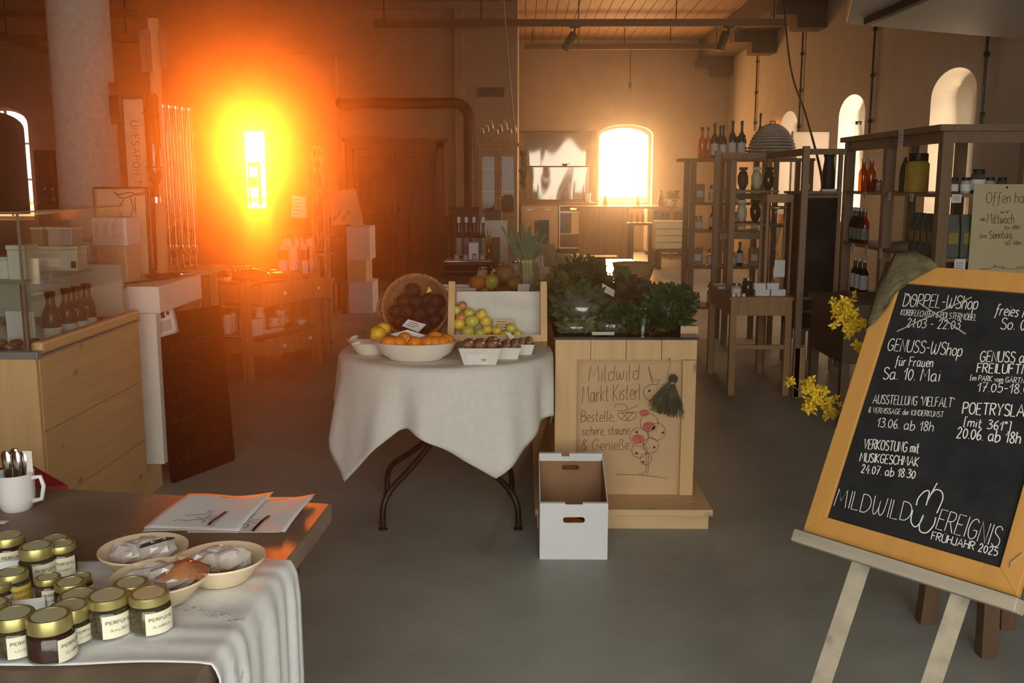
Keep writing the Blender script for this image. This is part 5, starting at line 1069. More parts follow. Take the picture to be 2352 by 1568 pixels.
# boxes and jars on the table behind
for i, (u0, u1, vt, vb, mt, Y, lb) in enumerate(((1112, 1152, 484, 506, 'brownwood', 8.4, 'small brown wooden box on the till'), (1095, 1165, 506, 545, 'white', 8.35, 'pale cash till with a sloping front behind the bottles'), (1128, 1148, 548, 582, 'brownwood', 7.6, 'brown paper packet beside the oil flask'), (1076, 1098, 558, 580, 'paper', scy - .04, 'small white card box by the scale platform'))):
    a, b = PY(u0, vt, Y), PY(u1, vb, Y); zb_ = b.z if i in (0,) else (scz + .001 if i == 3 else SZ + .001)
    e = empty('counter_box', ((a.x + b.x) / 2, Y + .1, zb_), lb, 'box', 'boxes on the sales table'); w = (b.x - a.x) / 2; h = a.z - zb_
    mb = MB(); mb.prism([(-w, -.08), (w, -.08), (w, .08), (-w, .08)], 0, h - .006); mb.build('body', mt, e, bevel=.004)
    mb = MB(); mb.bb(-w - .002, w + .002, -.083, .083, h - .0055, h); mb.build('lid', mt, e)
def preserve(name, label, loc, r, h, fill, lid='gold', group=None, lab=None):
    e = empty(name, loc, label, 'jar', group)
    mb = MB(); mb.lathe([(r * .92, 0), (r, .005), (r, h * .72), (r * .82, h * .80)], 16); mb.build('glass_body', fill, e, True, auto=A40)
    mb = MB(); mb.lathe([(r * .84, h * .80), (r * .86, h * .82), (r * .86, h * .98), (r * .8, h)], 16); mb.build('lid', lid, e, True, auto=A40)
    if lab: mb = MB(); mb.lathe([(r * 1.012, h * .15), (r * 1.012, h * .58)], 16, caps=False); mb.build('label', lab, e, True)
    return e
for i, u in enumerate((1050, 1070, 1090, 1108)):
    q = PY(u, 600, scy); preserve('spice_jar', 'tiny spice jar on the scale platform, %s from the left' % ORD[i], (q.x, scy - .02, scz), .020, .05, 'plastic', 'chrome', 'spice jars on the scale')
for i, (u, v, Y, r, h, f) in enumerate(((1108, 565, 7.0, .034, .09, 'kraft'), (1150, 575, 7.1, .03, .10, 'cream'), (1168, 578, 7.2, .035, .08, 'plastic'), (1185, 580, 7.3, .03, .12, 'plastic'), (1205, 560, 7.8, .035, .14, 'plastic'))):
    q = PY(u, v, Y); preserve('preserve_jar', 'small preserve jar on the sales table, %s to the right of the bottles' % ORD[i], (q.x, Y, SZ + .001), r, h, f, 'steel', 'preserve jars on the sales table')
# squashes
for i, (u, v, r, mt, sz, lb) in enumerate(((1096, 646, .056, 'squash_o', .85, 'orange-brown squash at the left of the squash group'), (1128, 652, .047, 'apple', 1.15, 'pear-shaped green squash in the middle of the group'), (1158, 636, .070, 'potato', .95, 'big tan squash at the back of the group'), (1181, 650, .050, 'potato', .9, 'small tan squash beside the leek vase'))):
    q = GZ(u, 668 + (0 if i != 2 else -10), SZ); e = empty('squash', (q.x, max(q.y, 5.85) + (.06 if i != 2 else .2), SZ + r * sz), lb, 'squash', 'squashes on the sales table')
    mb = MB(); mb.lathe([(.001, -r * sz * .9), (r * .4, -r * sz), (r * .85, -r * sz * .6), (r, 0), (r * .8, r * sz * .6), (r * (.3 if i != 1 else .2), r * sz * .95), (.001, r * sz * .86)], 20, caps=False); mb.v = [(x * (1 + .06 * math.cos(8 * math.atan2(y, x))), y * (1 + .06 * math.cos(8 * math.atan2(y, x))), z) for x, y, z in mb.v]; mb.build('skin', mt, e, True)
    mb = MB(); mb.tube([(0, 0, r * sz * .8), (.006, 0, r * sz * 1.15), (.016, 0, r * sz * 1.25)], .009, 6); mb.build('stalk', 'reclaimed', e)
# white trays at the near end
for i, (u0, u1, v) in enumerate(((1008, 1092, 668), (1300, 1345, 660))):
    a, b = GZ(u0, v, SZ), GZ(u1, v, SZ); yy = max(a.y, SY0 + .02)
    e = empty('serving_tray', ((a.x + b.x) / 2, yy + .12, SZ + .0008), 'flat white tray at the near %s of the sales table' % ('left corner' if i == 0 else 'edge, behind the herb mound'), 'tray', 'white trays'); w = (b.x - a.x) / 2
    mb = MB(); mb.bb(-w, w, -.11, .11, 0, .006); mb.build('base', 'enamel', e)
    mb = MB(); mb.tube([(-w, -.11, .01), (w, -.11, .01), (w, .11, .01), (-w, .11, .01)], .008, 6, None, True); mb.build('rim', 'enamel', e)
# leeks in a glass vase
p = PY(1214, 668, 5.85); p.z = SZ + .001
e = empty('glass_vase', p, 'tall clear glass vase holding leeks between crate and greens', 'vase')
mb = MB(); mb.lathe([(.045, 0), (.05, .006), (.056, .22), (.054, .22), (.047, .01), (.001, .008)], 24); mb.build('cylinder', 'glass', e, True, auto=A40)
for i, (du, tv, tu) in enumerate(((-9, 500, 1180), (-2, 490, 1205), (4, 492, 1226), (9, 510, 1196), (0, 515, 1232))):
    b = PY(1214 + du, 664, 5.85); t = PY(tu, tv, 5.86 + .02 * i); e = empty('leek', (b.x, 5.85 + .012 * (i - 2), SZ + .014), 'leek standing in the glass vase, %s from the left' % ORD[[0, 2, 3, 1, 4][i]], 'leek', 'leeks in the glass vase')
    L = (t - b); mb = MB(); mb.tube([(0, 0, 0), (0, 0, .12), (L.x * .15, 0, .22)], [.012, .013, .013], 8); mb.build('shaft', 'leek_w', e, True)
    mb = MB()
    for k in range(4):
        o_ = (k - 1.5) * .022; q0 = Vector((L.x * .15, 0, .21)); q1 = Vector((L.x * .5 + o_ * .6, .01 * k, L.z * .62)); q2 = Vector((L.x + o_ * 2.2, .02 * k - .02, L.z * (1 - .05 * k)))
        w = Vector((.014, .004, 0)); mb.add([tuple(q0 - w * .6), tuple(q0 + w * .6), tuple(q1 + w), tuple(q1 - w), tuple(q2 + w * .45), tuple(q2 - w * .45)], [(0, 1, 2, 3), (3, 2, 4, 5)])
    mb.build('leaf_blades', 'leek', e, solid=.0015)
card('price_card', [(1190, 652), (1217, 652), (1216, 675), (1188, 675)], 5.77, 'paper', 'blank white card before the leek vase')
# paper bags and wrapped bread beside the vase
for i, (u0, u1, vt, vb, Y, mt, lb) in enumerate(((1236, 1262, 505, 565, 8.2, 'tealbag', 'dark green folded bag behind the leeks'), (1236, 1250, 585, 650, 6.3, 'plastic', 'clear upright sign holder right of the leeks'), (1240, 1275, 560, 640, 7.0, 'bag_k', 'brown paper bag behind the sign holder'), (1262, 1312, 585, 650, 7.4, 'bag_k', 'wide brown paper bag behind the herb mound'), (1238, 1262, 612, 655, 6.2, 'kraft', 'small printed kraft packet right of the leeks'), (1350, 1392, 590, 650, 7.2, 'stripes', 'reddish brown bag behind the herb mound'))):
    a, b = PY(u0, vt, Y), PY(u1, vb, Y); h = a.z - SZ - .002; w = (b.x - a.x) / 2
    e = empty('paper_bag', ((a.x + b.x) / 2, Y, SZ + .001), lb, 'bag', 'bags on the sales table')
    mb = MB(); mb.grid(8, 8, lambda s, t: (w * (2 * s - 1) * (1 - .1 * t), -.04 * (1 - t * .8) - .01 * math.sin(s * 6 + t * 5), h * t)); mb.build('front', mt, e, True)
    mb = MB(); mb.grid(8, 8, lambda s, t: (w * (1 - 2 * s) * (1 - .1 * t), .04 * (1 - t * .8) + .01 * math.sin(s * 6 + t * 5), h * t)); mb.build('back', mt, e, True)
    mb = MB(); mb.bb(-w * .9, w * .9, -.011, .011, h - .03, h); mb.build('folded_top', mt, e)
# wooden bowl
p = PY(1455, 646, 6.9); e = empty('wooden_bowl', (p.x, 6.9, SZ + .001), 'deep pale wooden basket bowl on the sales table', 'basket')
mb = MB(); R_ = .145
for j in range(11): t = j / 10; mb.tube([((R_ * (.74 + .26 * t)) * math.cos(a), (R_ * (.74 + .26 * t)) * math.sin(a), .006 + .118 * t) for a in [2 * math.pi * k / 40 for k in range(40)]], .0072, 6, None, True)
mb.build('coil_wall', 'wicker_l', e, True)
mb = MB(); mb.lathe([(R_ * .74, .004), (.001, .006)], 30, caps=False); mb.build('base', 'wicker_l', e)
for i, (dx, dy) in enumerate(((-.05, 0), (.03, .03), (.06, -.04), (-.01, -.06))):
    mb = MB(); mb.ball((0, 0, 0), .048, 12, 1, 1, .8, .05); tag(mb.build('bread_roll', 'potato', smooth=True, loc=(p.x + dx, 6.9 + dy, SZ + .085)), 'pale bread roll in the wooden basket bowl, %s from the left' % ORD[[0, 2, 3, 1][i]], 'bread', 'bread rolls')
# ================================================================== wooden counter with glass case on the left
KX, KY0, KY1, KZ = -1.785, 3.52, 4.49, .86
KL = -3.3
e = empty('sales_counter', (KX, KY0, 0), 'knotty pine sales counter on the left with plank sides', 'counter')
nb = 3; hB = (KZ - .012) / nb
for k in range(nb): mb = MB(); mb.bb(-.022, 0, .024, KY1 - KY0, .006 + k * hB + .0014, .006 + (k + 1) * hB - .0014); mb.build('side_plank', 'pine_h', e, bevel=.0012)
nf = 7; wf = (KX - KL) / nf
for k in range(nf): mb = MB(); mb.bb(-wf * (k + 1) + .0014, -wf * k - .0014, 0, .022, .006, KZ - .006); mb.build('front_plank', 'pine', e, bevel=.0012)
mb = MB(); mb.bb(KL - KX, -.024, .024, KY1 - KY0, KZ - .03, KZ - .006); mb.build('deck', 'steel', e)
mb = MB(); mb.bb(-.035, .012, .03, KY1 - KY0, KZ + .004, KZ + .052); mb.build('top_rail', 'pine_h', e, bevel=.012)
mb = MB(); mb.bb(KL - KX, .012, -.012, .03, KZ - .005, KZ + .022); mb.build('steel_edge', 'steelgrey', e, bevel=.002)
mb = MB(); mb.bb(-.03, .008, .03, KY1 - KY0, KZ - .005, KZ + .0035); mb.build('steel_edge', 'steelgrey', e)
# glass display case
GT = 1.385
e = empty('display_case', (KX, KY0, KZ + .023), 'glass display case standing on the pine counter', 'display case')
hG = GT - KZ - .023
mb = MB(); mb.bb(KL - KX, -.006, .002, .008, 0, hG); mb.build('front_pane', 'caseglass', e)
mb = MB(); mb.bb(-.036, -.030, .03, KY1 - KY0 - .02, .031, hG); mb.build('side_pane', 'caseglass', e)
mb = MB(); mb.bb(KL - KX, -.03, .008, KY1 - KY0 - .02, hG, hG + .006); mb.build('top_pane', 'caseglass', e)
mb = MB(); mb.bb(-.036, -.0285, .0085, .016, 0, hG); mb.build('corner_post', 'steelgrey', e)
mb = MB(); mb.tube([(KL - KX, -.002, hG + .003), (-.03, -.002, hG + .003), (-.03, KY1 - KY0 - .02, hG + .003)], .003, 6); mb.build('edge_strip', 'steelgrey', e)
shz = 1.125 - KZ - .023
mb = MB(); mb.bb(KL - KX, -.042, .05, .62, shz, shz + .008); mb.build('glass_shelf', 'caseglass', e)
mb = MB(); mb.bb(KL - KX, -.045, KY1 - KY0 - .05, KY1 - KY0 - .03, 0, .24); mb.build('rear_panel', 'white', e)
for x in (-.05, -.7): mb = MB(); mb.bb(x - .015, x, .05, .07, .0, shz - .001); mb.build('shelf_bracket', 'steel', e)
cz = KZ + .001
# brown bottles in the case
for i, (u, Y) in enumerate(((119, 3.86), (156, 3.98), (180, 4.05), (203, 4.16))):
    p = PY(u, 740, Y); bottle('brown_bottle', 'squat brown bottle with white label in the glass case, %s from the left' % ORD[i], (p.x, Y, cz), .036, .205, 'brownglass', 'bottle', 'brown bottles in the glass case', .48, lab='paper', capmat='brownglass', lab_h=(.06, .30))
p = PY(45, 705, 3.75); mb = MB(); mb.bb(-.055, .055, -.004, .004, 0, .14); tag(mb.build('menu_card', 'card', loc=(p.x, 3.75, cz)), 'plain pale card standing low in the glass case', 'card')
p = PY(20, 775, 3.62)
e = empty('pastry_tray', (p.x - .12, 3.68, cz), 'dark tray of pastries at the front of the glass case', 'tray')
mb = MB(); mb.bb(-.22, .22, -.07, .09, .0, .012); mb.build('tray', 'steel', e)
for k in range(7): blob('pastry', (-.18 + k * .06, rnd(-.02, .02), .028), .026, 'tuber', e, 1, 1, .6, .1, 10)
# boxes and tubs on the glass shelf
zs_ = 1.125 + .0085
BX = [(66, 182, 565, 628, 4.00, .10, 'cream', 'long cream carton with a window on the case shelf', 1), (-25, 22, 590, 648, 3.66, .09, 'white', 'white tub at the left end of the case shelf', 0), (12, 62, 563, 640, 3.64, .10, 'white', 'white lidded tub behind the corner post of the case', 0), (98, 160, 520, 560, 3.98, .10, 'plastic', 'clear plastic tub stacked at the back of the case shelf', 2), (62, 95, 515, 560, 4.0, .08, 'bag_k', 'brown packet beside the clear tub in the case', 0)]
for (u0, u1, vt, vb, Y, dp, mt, lb, kd) in BX:
    a, b = PY(u0, vt, Y), PY(u1, vb, Y); w = (b.x - a.x) / 2; h = a.z - zs_ if kd != 2 else a.z - b.z; z0 = zs_
    e = empty('packaged_tub', ((a.x + b.x) / 2, Y + dp / 2 + (.02 if kd == 2 else 0), z0), lb, 'container', 'packages in the glass case')
    if 'clear tub' in lb or kd == 2: e.location.z = PY(66, 565, 4.0).z + .001; h = .075; e.location.y = 4.06
    mb = MB(); mb.bb(-w * .95, w * .95, -dp / 2, dp / 2, 0, h * .86); mb.build('body', mt, e, bevel=.004)
    mb = MB(); mb.bb(-w, w, -dp / 2 - .003, dp / 2 + .003, h * .865, h); mb.build('lid', 'white' if kd != 1 else mt, e, bevel=.003)
    if kd == 1:
        mb = MB(); mb.bb(-w * .8, w * .55, -dp / 2 - .002, -dp / 2 - .0005, h * .15, h * .6); mb.build('label', 'paper', e); mb = MB(); mb.bb(w * .7, w * .9, -dp / 2 - .003, -dp / 2 - .0005, h * .12, h * .4); mb.build('seal', 'brownwood', e)
# tall kraft box behind the case
p0, p1 = PY(212, 500, 4.80), PY(290, 640, 4.80)
e = empty('paper_bag_dispenser', ((p0.x + p1.x) / 2, 4.9, PY(300, 658, 4.655).z + .001), 'tall brown box with a white paper top behind the glass case', 'box'); w = (p1.x - p0.x) / 2
mb = MB(); p0.z -= PY(300, 658, 4.655).z; mb.bb(-w, w, -.08, .08, 0, p0.z - .14); mb.build('body', 'kraft', e, bevel=.004)
mb = MB(); mb.bb(-w - .012, w + .012, -.09, .09, p0.z - .139, p0.z); mb.build('paper_top', 'white', e, bevel=.004)
# ---- white waterfall counter end
wx0, wx1, wy0, wy1 = -1.905, -1.742, 4.655, 5.28; wz = PY(300, 658, wy0).z
e = empty('white_counter_end', (wx1, wy0, 0), 'white counter end with a thick top and an upright end panel', 'counter')
mb = MB(); mb.bb(wx0 - wx1 - .6, 0, 0, wy1 - wy0, wz - .13, wz); mb.build('top', 'white', e, bevel=.004)
mb = MB(); mb.bb(wx0 - wx1 + .0, -.022, .0, .05, .12, wz - .131); mb.build('end_panel', 'white', e, bevel=.003)
mb = MB(); mb.bb(wx0 - wx1 - .05, -.055, -.14, .05, .0, .119); mb.build('plinth', 'pine_x', e, bevel=.003)
mb = MB(); mb.bb(wx0 - wx1 - .6, wx0 - wx1 - .55, .0, wy1 - wy0, 0, wz - .131); mb.build('rear_leg', 'white', e)
# ---- blackboard leaning on the white counter end
bl, br = GZ(377, 1108), GZ(523, 1054); tl = PY(325, 700, bl.y - .02); hb = wz - .15
d = (br - bl).normalized(); nn = Vector((d.y, -d.x, 0)); bw = (br - bl).length
leanv = Vector((0, 0, 1)) * .99 - nn * .065; leanv.normalize(); zz = d.cross(leanv)
MB2 = Matrix.Translation(bl + nn * .055) @ Matrix((d, leanv, zz)).transposed().to_4x4()
e = empty('blackboard', label='dark worn blackboard leaning against the white counter end', cat='blackboard'); e.matrix_world = MB2
mb = MB(); mb.prism([(.012, 0), (bw - .012, 0), (bw, .012), (bw, hb), (0, hb), (0, .012)], -.012, 0); mb.build('board', 'chalkboard2', e, bevel=.002)
mb = MB()
for t, x0, x1, y, h in (('FRISCHTEE', .10, .36, .645, .05), ('TEST', .08, .24, .46, .045), ('WEINGUT', .06, .30, .40, .035), ('Suppe', .05, .2, .30, .03), ('CHEESY VEST', .05, .42, .09, .05)): write(mb, t, (x0, y), (x1, y + .005), h, .0024, .0006)
for pl in ([(.18, .60), (.26, .57), (.2, .555), (.28, .60), (.24, .62)], [(.17, .53), (.25, .515), (.3, .53), (.27, .545)], [(.2, .24), (.3, .2), (.34, .22), (.28, .25)]): ribbon(mb, _catmull(pl), .0022, .0006)
mb.build('lettering', 'chalk_f', e)
iv = MB2.inverted(); P = [iv @ PP(u, v, bl + nn * .055 + zz * .012, zz) for u, v in ((338, 722), (399, 708), (410, 762), (351, 780))]
s_ = empty('notice_sheet', label='white printed notice taped to the leaning blackboard', cat='paper'); s_.matrix_world = MB2
mb = MB(); mb.grid(6, 6, lambda s, t: (lambda q: (q.x, q.y, .012 + .006 * t * (1 - t) * 2 + .004 * (1 - t) * s))((P[3].lerp(P[2], s)).lerp(P[0].lerp(P[1], s), t))); mb.build('sheet', 'paper', s_, True, solid=.0008)
mb = MB(); q = lambda s, t: (P[3].lerp(P[2], s)).lerp(P[0].lerp(P[1], s), t)
for a0, b0, a1, b1, m_ in ((.28, .80, .40, .95, 0), (.45, .72, .60, .96, 0), (.66, .80, .78, .95, 0)): mb.add([(*q(a0, b0).xy, .0165), (*q(a1, b0).xy, .0165), (*q(a1, b1).xy, .0165), (*q(a0, b1).xy, .0165)], [(0, 1, 2, 3)])
mb.build('printed_heading', 'inkb', s_)
mb = MB(); mb.add([(*q(.28, .18).xy, .0172), (*q(.78, .18).xy, .0172), (*q(.78, .62).xy, .0172), (*q(.28, .62).xy, .0172)], [(0, 1, 2, 3)]); mb.build('printed_block', plain('grey_print', (.58, .54, .52), .8), s_)
# socket with a cable at the case end
p = PY(272, 705, 4.60); mb = MB(); mb.bb(-.02, .02, -.015, .015, 0, .035); tag(mb.build('power_plug', 'black', loc=(p.x + .0, 4.56, KZ + .0005), bevel=.004), 'small black plug at the end of the glass case', 'plug')
mb = MB(); mb.tube([(p.x, 4.57, KZ + .034), PY(280, 668, 4.62), PY(292, 652, 4.66), (wx0 - .03, 4.72, wz + .008), (wx1 - .07, 5.0, wz + .006), (wx1 - .1, 5.15, wz + .006)], .004, 6); tag(mb.build('power_cable', 'cable', smooth=True), 'thin dark cord running from the plug over the white counter', 'cord')

# ================================================================== dispensers and banners behind the counter
# standing board with upright lettering
a, b = PY(281, 228, 6.1), PY(326, 228, 6.1)
e = empty('banner_board', ((a.x + b.x) / 2, 6.12, 0), 'tall narrow brown banner with upright lettering beside the column', 'banner'); w = (b.x - a.x) / 2
mb = MB(); mb.bb(-w, w, -.012, .012, .02, a.z); mb.build('panel', 'kraft', e)
mb = MB(); st_, L = strokes('UNESAPON THE ZE', .22)
for s in st_: ribbon(mb, [(q[1] * .042 - .02, -(q[0] / L) * .56) for q in s], .0042, .001)
mb.v = [(x, -.0135 - z, a.z - .13 + y) for x, y, z in mb.v]; mb.build('lettering', 'ink', e)
mb = MB(); mb.bb(-w - .002, w + .002, -.016, .016, a.z, a.z + .012); mb.build('top_rail', 'brownwood', e)
mb = MB(); mb.bb(-w * 1.2, w * 1.2, -.12, .12, 0, .02); mb.build('foot', 'iron', e)
# dark box on top behind
a, b = PY(266, 165, 6.5), PY(308, 228, 6.5)
mb = MB(); mb.bb(-(b.x - a.x) / 2, (b.x - a.x) / 2, -.03, .03, 0, a.z - b.z + .12); e = empty('speaker', ((a.x + b.x) / 2, 7.2 - .28, b.z - .12), 'small dark loudspeaker mounted high on the column', 'speaker'); o = mb.build('cabinet', 'brownwood', e, bevel=.006)
e.location = (pc.x + .22, 7.2 - .02, b.z - .12); mb = MB(); mb.bb(-.05, .05, -.04, -.031, .05, .2); mb.build('grille', 'black', e)
# poster paper with a drawing hanging behind the case
a, b = PY(213, 434, 5.3), PY(345, 640, 5.3)
e = empty('paper_roll_sheet', (a.x, 5.3, 0), 'hanging kraft paper sheet with a drawn bird behind the glass case', 'poster'); w = b.x - a.x
mb = MB(); mb.grid(10, 12, lambda s, t: (w * s, .01 * math.sin(s * 4 + t * 2), .45 + (a.z - .45) * t)); mb.build('sheet', 'kraft', e, True, solid=.001)
mb = MB()
for pl in ([(262, 440), (280, 455), (300, 450), (325, 442), (342, 438)], [(262, 442), (275, 446), (300, 442), (320, 448), (340, 440)], [(300, 452), (306, 480), (298, 500)], [(310, 452), (312, 490)], [(285, 458), (270, 480)], [(300, 545), (312, 560), (298, 580), (306, 600)]):
    ribbon(mb, _catmull([(PY(u, v, 5.285).x - a.x, PY(u, v, 5.285).z) for u, v in pl]), .006, .001)
mb.v = [(x, -.016 - z, y) for x, y, z in mb.v]; mb.build('drawing_line', 'ink', e)
for x in (0, w): mb = MB(); mb.tube([(x, .02, 0), (x, .02, a.z + .01)], .01, 8); mb.build('stake', 'brownwood', e)
mb = MB(); mb.tube([(0, .02, a.z + .004), (w, .02, a.z + .004)], .008, 8); mb.build('crossbar', 'brownwood', e)
# post carrying an upside-down bottle
a, b = PY(352, 42, 5.12), PY(384, 640, 5.12)
wzt = wz + .001
e = empty('bottle_dispenser', (b.x - .02, 5.12, wzt), 'tall wooden post stand holding an upside-down brown bottle', 'dispenser')
dx = a.x - (b.x - .02)
mb = MB(); mb.bar((0, 0, .02), (dx, 0, a.z - wzt), .045, .03, (0, 1, 0)); mb.build('post', 'oak', e)
mb = MB(); mb.lathe([(.09, 0), (.09, .015), (.03, .022)], 20); mb.build('base', 'iron', e, True, auto=A40)
for u0, u1, v0, v1 in ((320, 349, 68, 165), (363, 381, 64, 156)):
    q0, q1 = PY(u0, v0, 5.10), PY(u1, v1, 5.10); mb = MB(); mb.bb(q0.x - e.location.x, q1.x - e.location.x, -.02, .0, q1.z - wzt, q0.z - wzt); mb.build('side_wing', 'brownwood', e)
q = PY(356, 335, 5.10); bx = q.x - e.location.x; t0 = PY(356, 215, 5.1).z - wzt; t1 = PY(356, 452, 5.1).z - wzt
mb = MB(); mb.lathe([(.012, t1), (.014, t1 + .06), (.03, t1 + .09), (.036, t1 + .13), (.036, t0 - .02), (.02, t0)], 16, (bx, -.045, 0)); mb.build('bottle', 'brownglass', e, True, auto=math.radians(50))
mb = MB(); mb.lathe([(.024, t1 - .03), (.024, t1), (.014, t1 + .002)], 14, (bx, -.045, 0)); mb.build('tap', 'chrome', e, True, auto=A40)
for zt_ in (t0 - .1, t1 + .15): mb = MB(); mb.tube([(bx + .04 * math.cos(k), -.045 + .04 * math.sin(k), zt_) for k in [2 * math.pi * i / 16 for i in range(16)]], .004, 6, None, True); mb.build('clamp_ring', 'iron', e)
# gravity dispenser tubes
for i in range(5):
    u = 392 + i * 14.5; Y = 5.62 + .035 * i; p = PY(u, 585, Y); top = PY(u, 247 + i * 2, Y).z; bot = PY(u, 583, Y).z
    e = empty('grain_tube', (p.x, Y, wz - .001 + .002), 'clear upright grain dispenser tube, %s from the left' % ORD[i], 'dispenser', 'grain dispenser tubes beside the sun'); z0 = bot - wz
    r = .0155
    mb = MB(); mb.lathe([(r, z0 + .05), (r, top - wz)], 14, caps=False); mb.build('tube', 'glass', e, True)
    mb = MB(); mb.lathe([(r * .93, z0 + .052), (r * .93, z0 + .14 + .02 * (i % 3))], 12); mb.build('grain_fill', 'oilglass', e, True, auto=A40)
    mb = MB(); mb.lathe([(r * .8, 0), (r * .8, .006), (r * .3, .01), (r * .3, z0 - .001)], 10); mb.build('stand_pin', 'steel', e)
    mb = MB(); mb.lathe([(r * .5, z0), (r * 1.15, z0 + .03), (r * 1.15, z0 + .05)], 12); mb.build('spout', 'chrome', e, True, auto=A40)
    mb = MB(); mb.lathe([(r * 1.12, top - wz), (r * 1.12, top - wz + .015), (r * .6, top - wz + .02)], 12); mb.build('cap', 'steel', e, True, auto=A40)
a = PY(418, 590, 5.7)
e = empty('dispenser_stand', (a.x, 5.86, 0), 'wooden stand carrying the grain dispenser tubes', 'stand')
mb = MB(); mb.bb(-.15, .2, -.32, .05, wz - .03, wz - .001); mb.build('shelf', 'oak', e)
for x in (-.12, .12):
    for y in (-.29, .02): mb = MB(); mb.bb(x - .018, x + .018, y - .018, y + .018, 0, wz - .031); mb.build('leg', 'oak', e)
# reflector dish catching the sun on the white counter
a = PY(400, 636, 5.15); e = empty('metal_scoop', (wx1 - .07, 5.18, wz + .001), 'shiny metal scoop lying on the white counter end', 'scoop')
mb = MB(); mb.lathe([(.001, .004), (.035, .006), (.05, .018), (.052, .018), (.036, .002), (.001, 0)], 20); mb.build('bowl', 'chrome', e, True); mb = MB(); mb.tube([(-.05, 0, .017), (-.13, -.03, .014)], .005, 6); mb.build('handle', 'chrome', e)

# ================================================================== drawer rack with crockery
def rackpart(e, o, name, x0, x1, y0, y1, z0, z1, mt='oak', bv=.003):
    mb = MB(); mb.bb(x0 - o[0], x1 - o[0], y0 - o[1], y1 - o[1], z0, z1); return mb.build(name, mt, e, bevel=bv)
fl, fr = GZ(572, 878), GZ(728, 838)
RO = Vector((fl.x, fl.y, 0)); dd = (fr - fl); rw = dd.length; rza = math.atan2(dd.y, dd.x)
e = empty('drawer_rack', RO, 'open oak rack with pulled drawers showing crockery', 'rack', rz=rza)
rd = .42
def zat(u, v, Y): return PY(u, v, Y).z
zt1 = zat(600, 648, 7.3); zd1b = zat(600, 702, 7.3); zl = zat(620, 775, 7.3); zlb = zat(620, 815, 7.3)
for x in (0, rw):
    for y in (0, rd): mb = MB(); mb.bb(x - .03, x + .03, y - .03, y + .03, 0, zt1 + .02); mb.build('post', 'oak', e, bevel=.003)
mb = MB(); mb.bb(.031, rw - .031, -.02, rd - .013, zt1 - .006, zt1 + .006); mb.build('top_board', 'oak', e)
mb = MB(); mb.bb(.03, rw - .03, .0, rd, zd1b - .02, zd1b); mb.build('upper_shelf', 'oak', e)
mb = MB(); mb.bb(.03, rw - .03, -.03, rd - .013, zl - .003, zl + .009); mb.build('lower_shelf', 'oak', e)
mb = MB(); mb.bb(.03, rw - .03, rd - .012, rd, zlb, zt1); mb.build('back_panel', 'brownwood', e)
def drawer(x0, x1, z0, z1, pull, knobs):
    mb = MB(); mb.bb(x0, x1, -pull - .018, -pull, z0, z1); dr = mb.build('drawer_front', 'oak', e, bevel=.003)
    mb = MB(); mb.bb(x0 + .012, x0 + .022, -pull, rd - .05, z0 + .01, z1 - .02); mb.bb(x1 - .022, x1 - .012, -pull, rd - .05, z0 + .01, z1 - .02); mb.bb(x0 + .022, x1 - .022, -pull, rd - .05, z0 + .008, z0 + .016); mb.build('drawer_box', 'oak', dr)
    for kx in knobs: mb = MB(); mb.lathe([(.008, 0), (.008, .012), (.018, .02), (.016, .03), (.001, .034)], 12, T=Matrix.Translation((x0 + (x1 - x0) * kx, -pull - .018, (z0 + z1) / 2)) @ Matrix.Rotation(math.pi / 2, 4, 'X')); mb.build('knob', 'porcelain', dr, True)
drawer(.04, rw - .04, zd1b + .006, zt1 - .008, .12, (.3, .85))
drawer(.06, rw * .55, zlb - .008, zl - .006, .10, (.5,)); drawer(rw * .56, rw - .04, zlb - .008, zl - .006, .035, (.6,))
RM = Matrix.Translation(RO) @ Matrix.Rotation(rza, 4, 'Z')
def RL(x, y, z): return RM @ Vector((x, y, z))
def pot(name, label, loc, prof, mat='porcelain', cat='crockery', group='crockery in the drawer rack', handle=False):
    e = empty(name, loc, label, cat, group); mb = MB(); mb.lathe(prof, 18); mb.build('body', mat, e, True, auto=A40)
    R_ = max(q[0] for q in prof); mb = MB(); mb.lathe([(prof[-1][0] * 1.02, prof[-1][1] - .004), (prof[-1][0] * 1.04, prof[-1][1]), (prof[-1][0] * .96, prof[-1][1] + .001)], 18, caps=False); mb.build('rim', mat, e, True)
zc0 = zl + .010
pot('jug', 'tall white jug in the middle of the drawer rack', RL(rw * .40, .16, zc0), [(.04, 0), (.048, .01), (.045, .08), (.03, .15), (.042, .19)])
for i, (x, y, h) in enumerate(((.10, .28, .15), (.2, .3, .15), (.30, .26, .16), (.17, .17, .14))): pot('carafe', 'pale upright beaker at the back of the drawer rack, %s from the left' % ORD[[0, 2, 3, 1][i]], RL(rw * x + .02, y, zc0), [(.032, 0), (.036, .01), (.036, h * .8), (.03, h)])
for i, (x, y, z, r, h) in enumerate(((.58, .14, 0, .05, .045), (.58, .14, .046, .05, .045), (.60, .30, 0, .05, .09), (.60, .30, .092, .05, .03), (.76, .20, 0, .055, .08), (.76, .20, .082, .05, .05), (.90, .26, 0, .045, .04), (.90, .08, 0, .045, .045))): pot('bowl', 'white bowl right of the jug in the drawer rack, %s of eight' % ORD[i], RL(rw * x, y, zc0 + z), [(r * .6, 0), (r * .8, h * .3), (r, h * .95), (r, h)], 'porcelain' if i != 4 else 'bowl', 'bowl')
e = empty('platter', RL(rw * .38, .05, zc0), 'long shallow white dish at the front of the drawer rack', 'dish', rz=rza); mb = MB(); mb.bb(-.10, .10, -.06, .0, 0, .03); mb.build('dish', 'porcelain', e, bevel=.01); mb = MB(); mb.bb(-.09, .09, -.05, -.01, .0301, .032); mb.build('well', 'bowl', e)
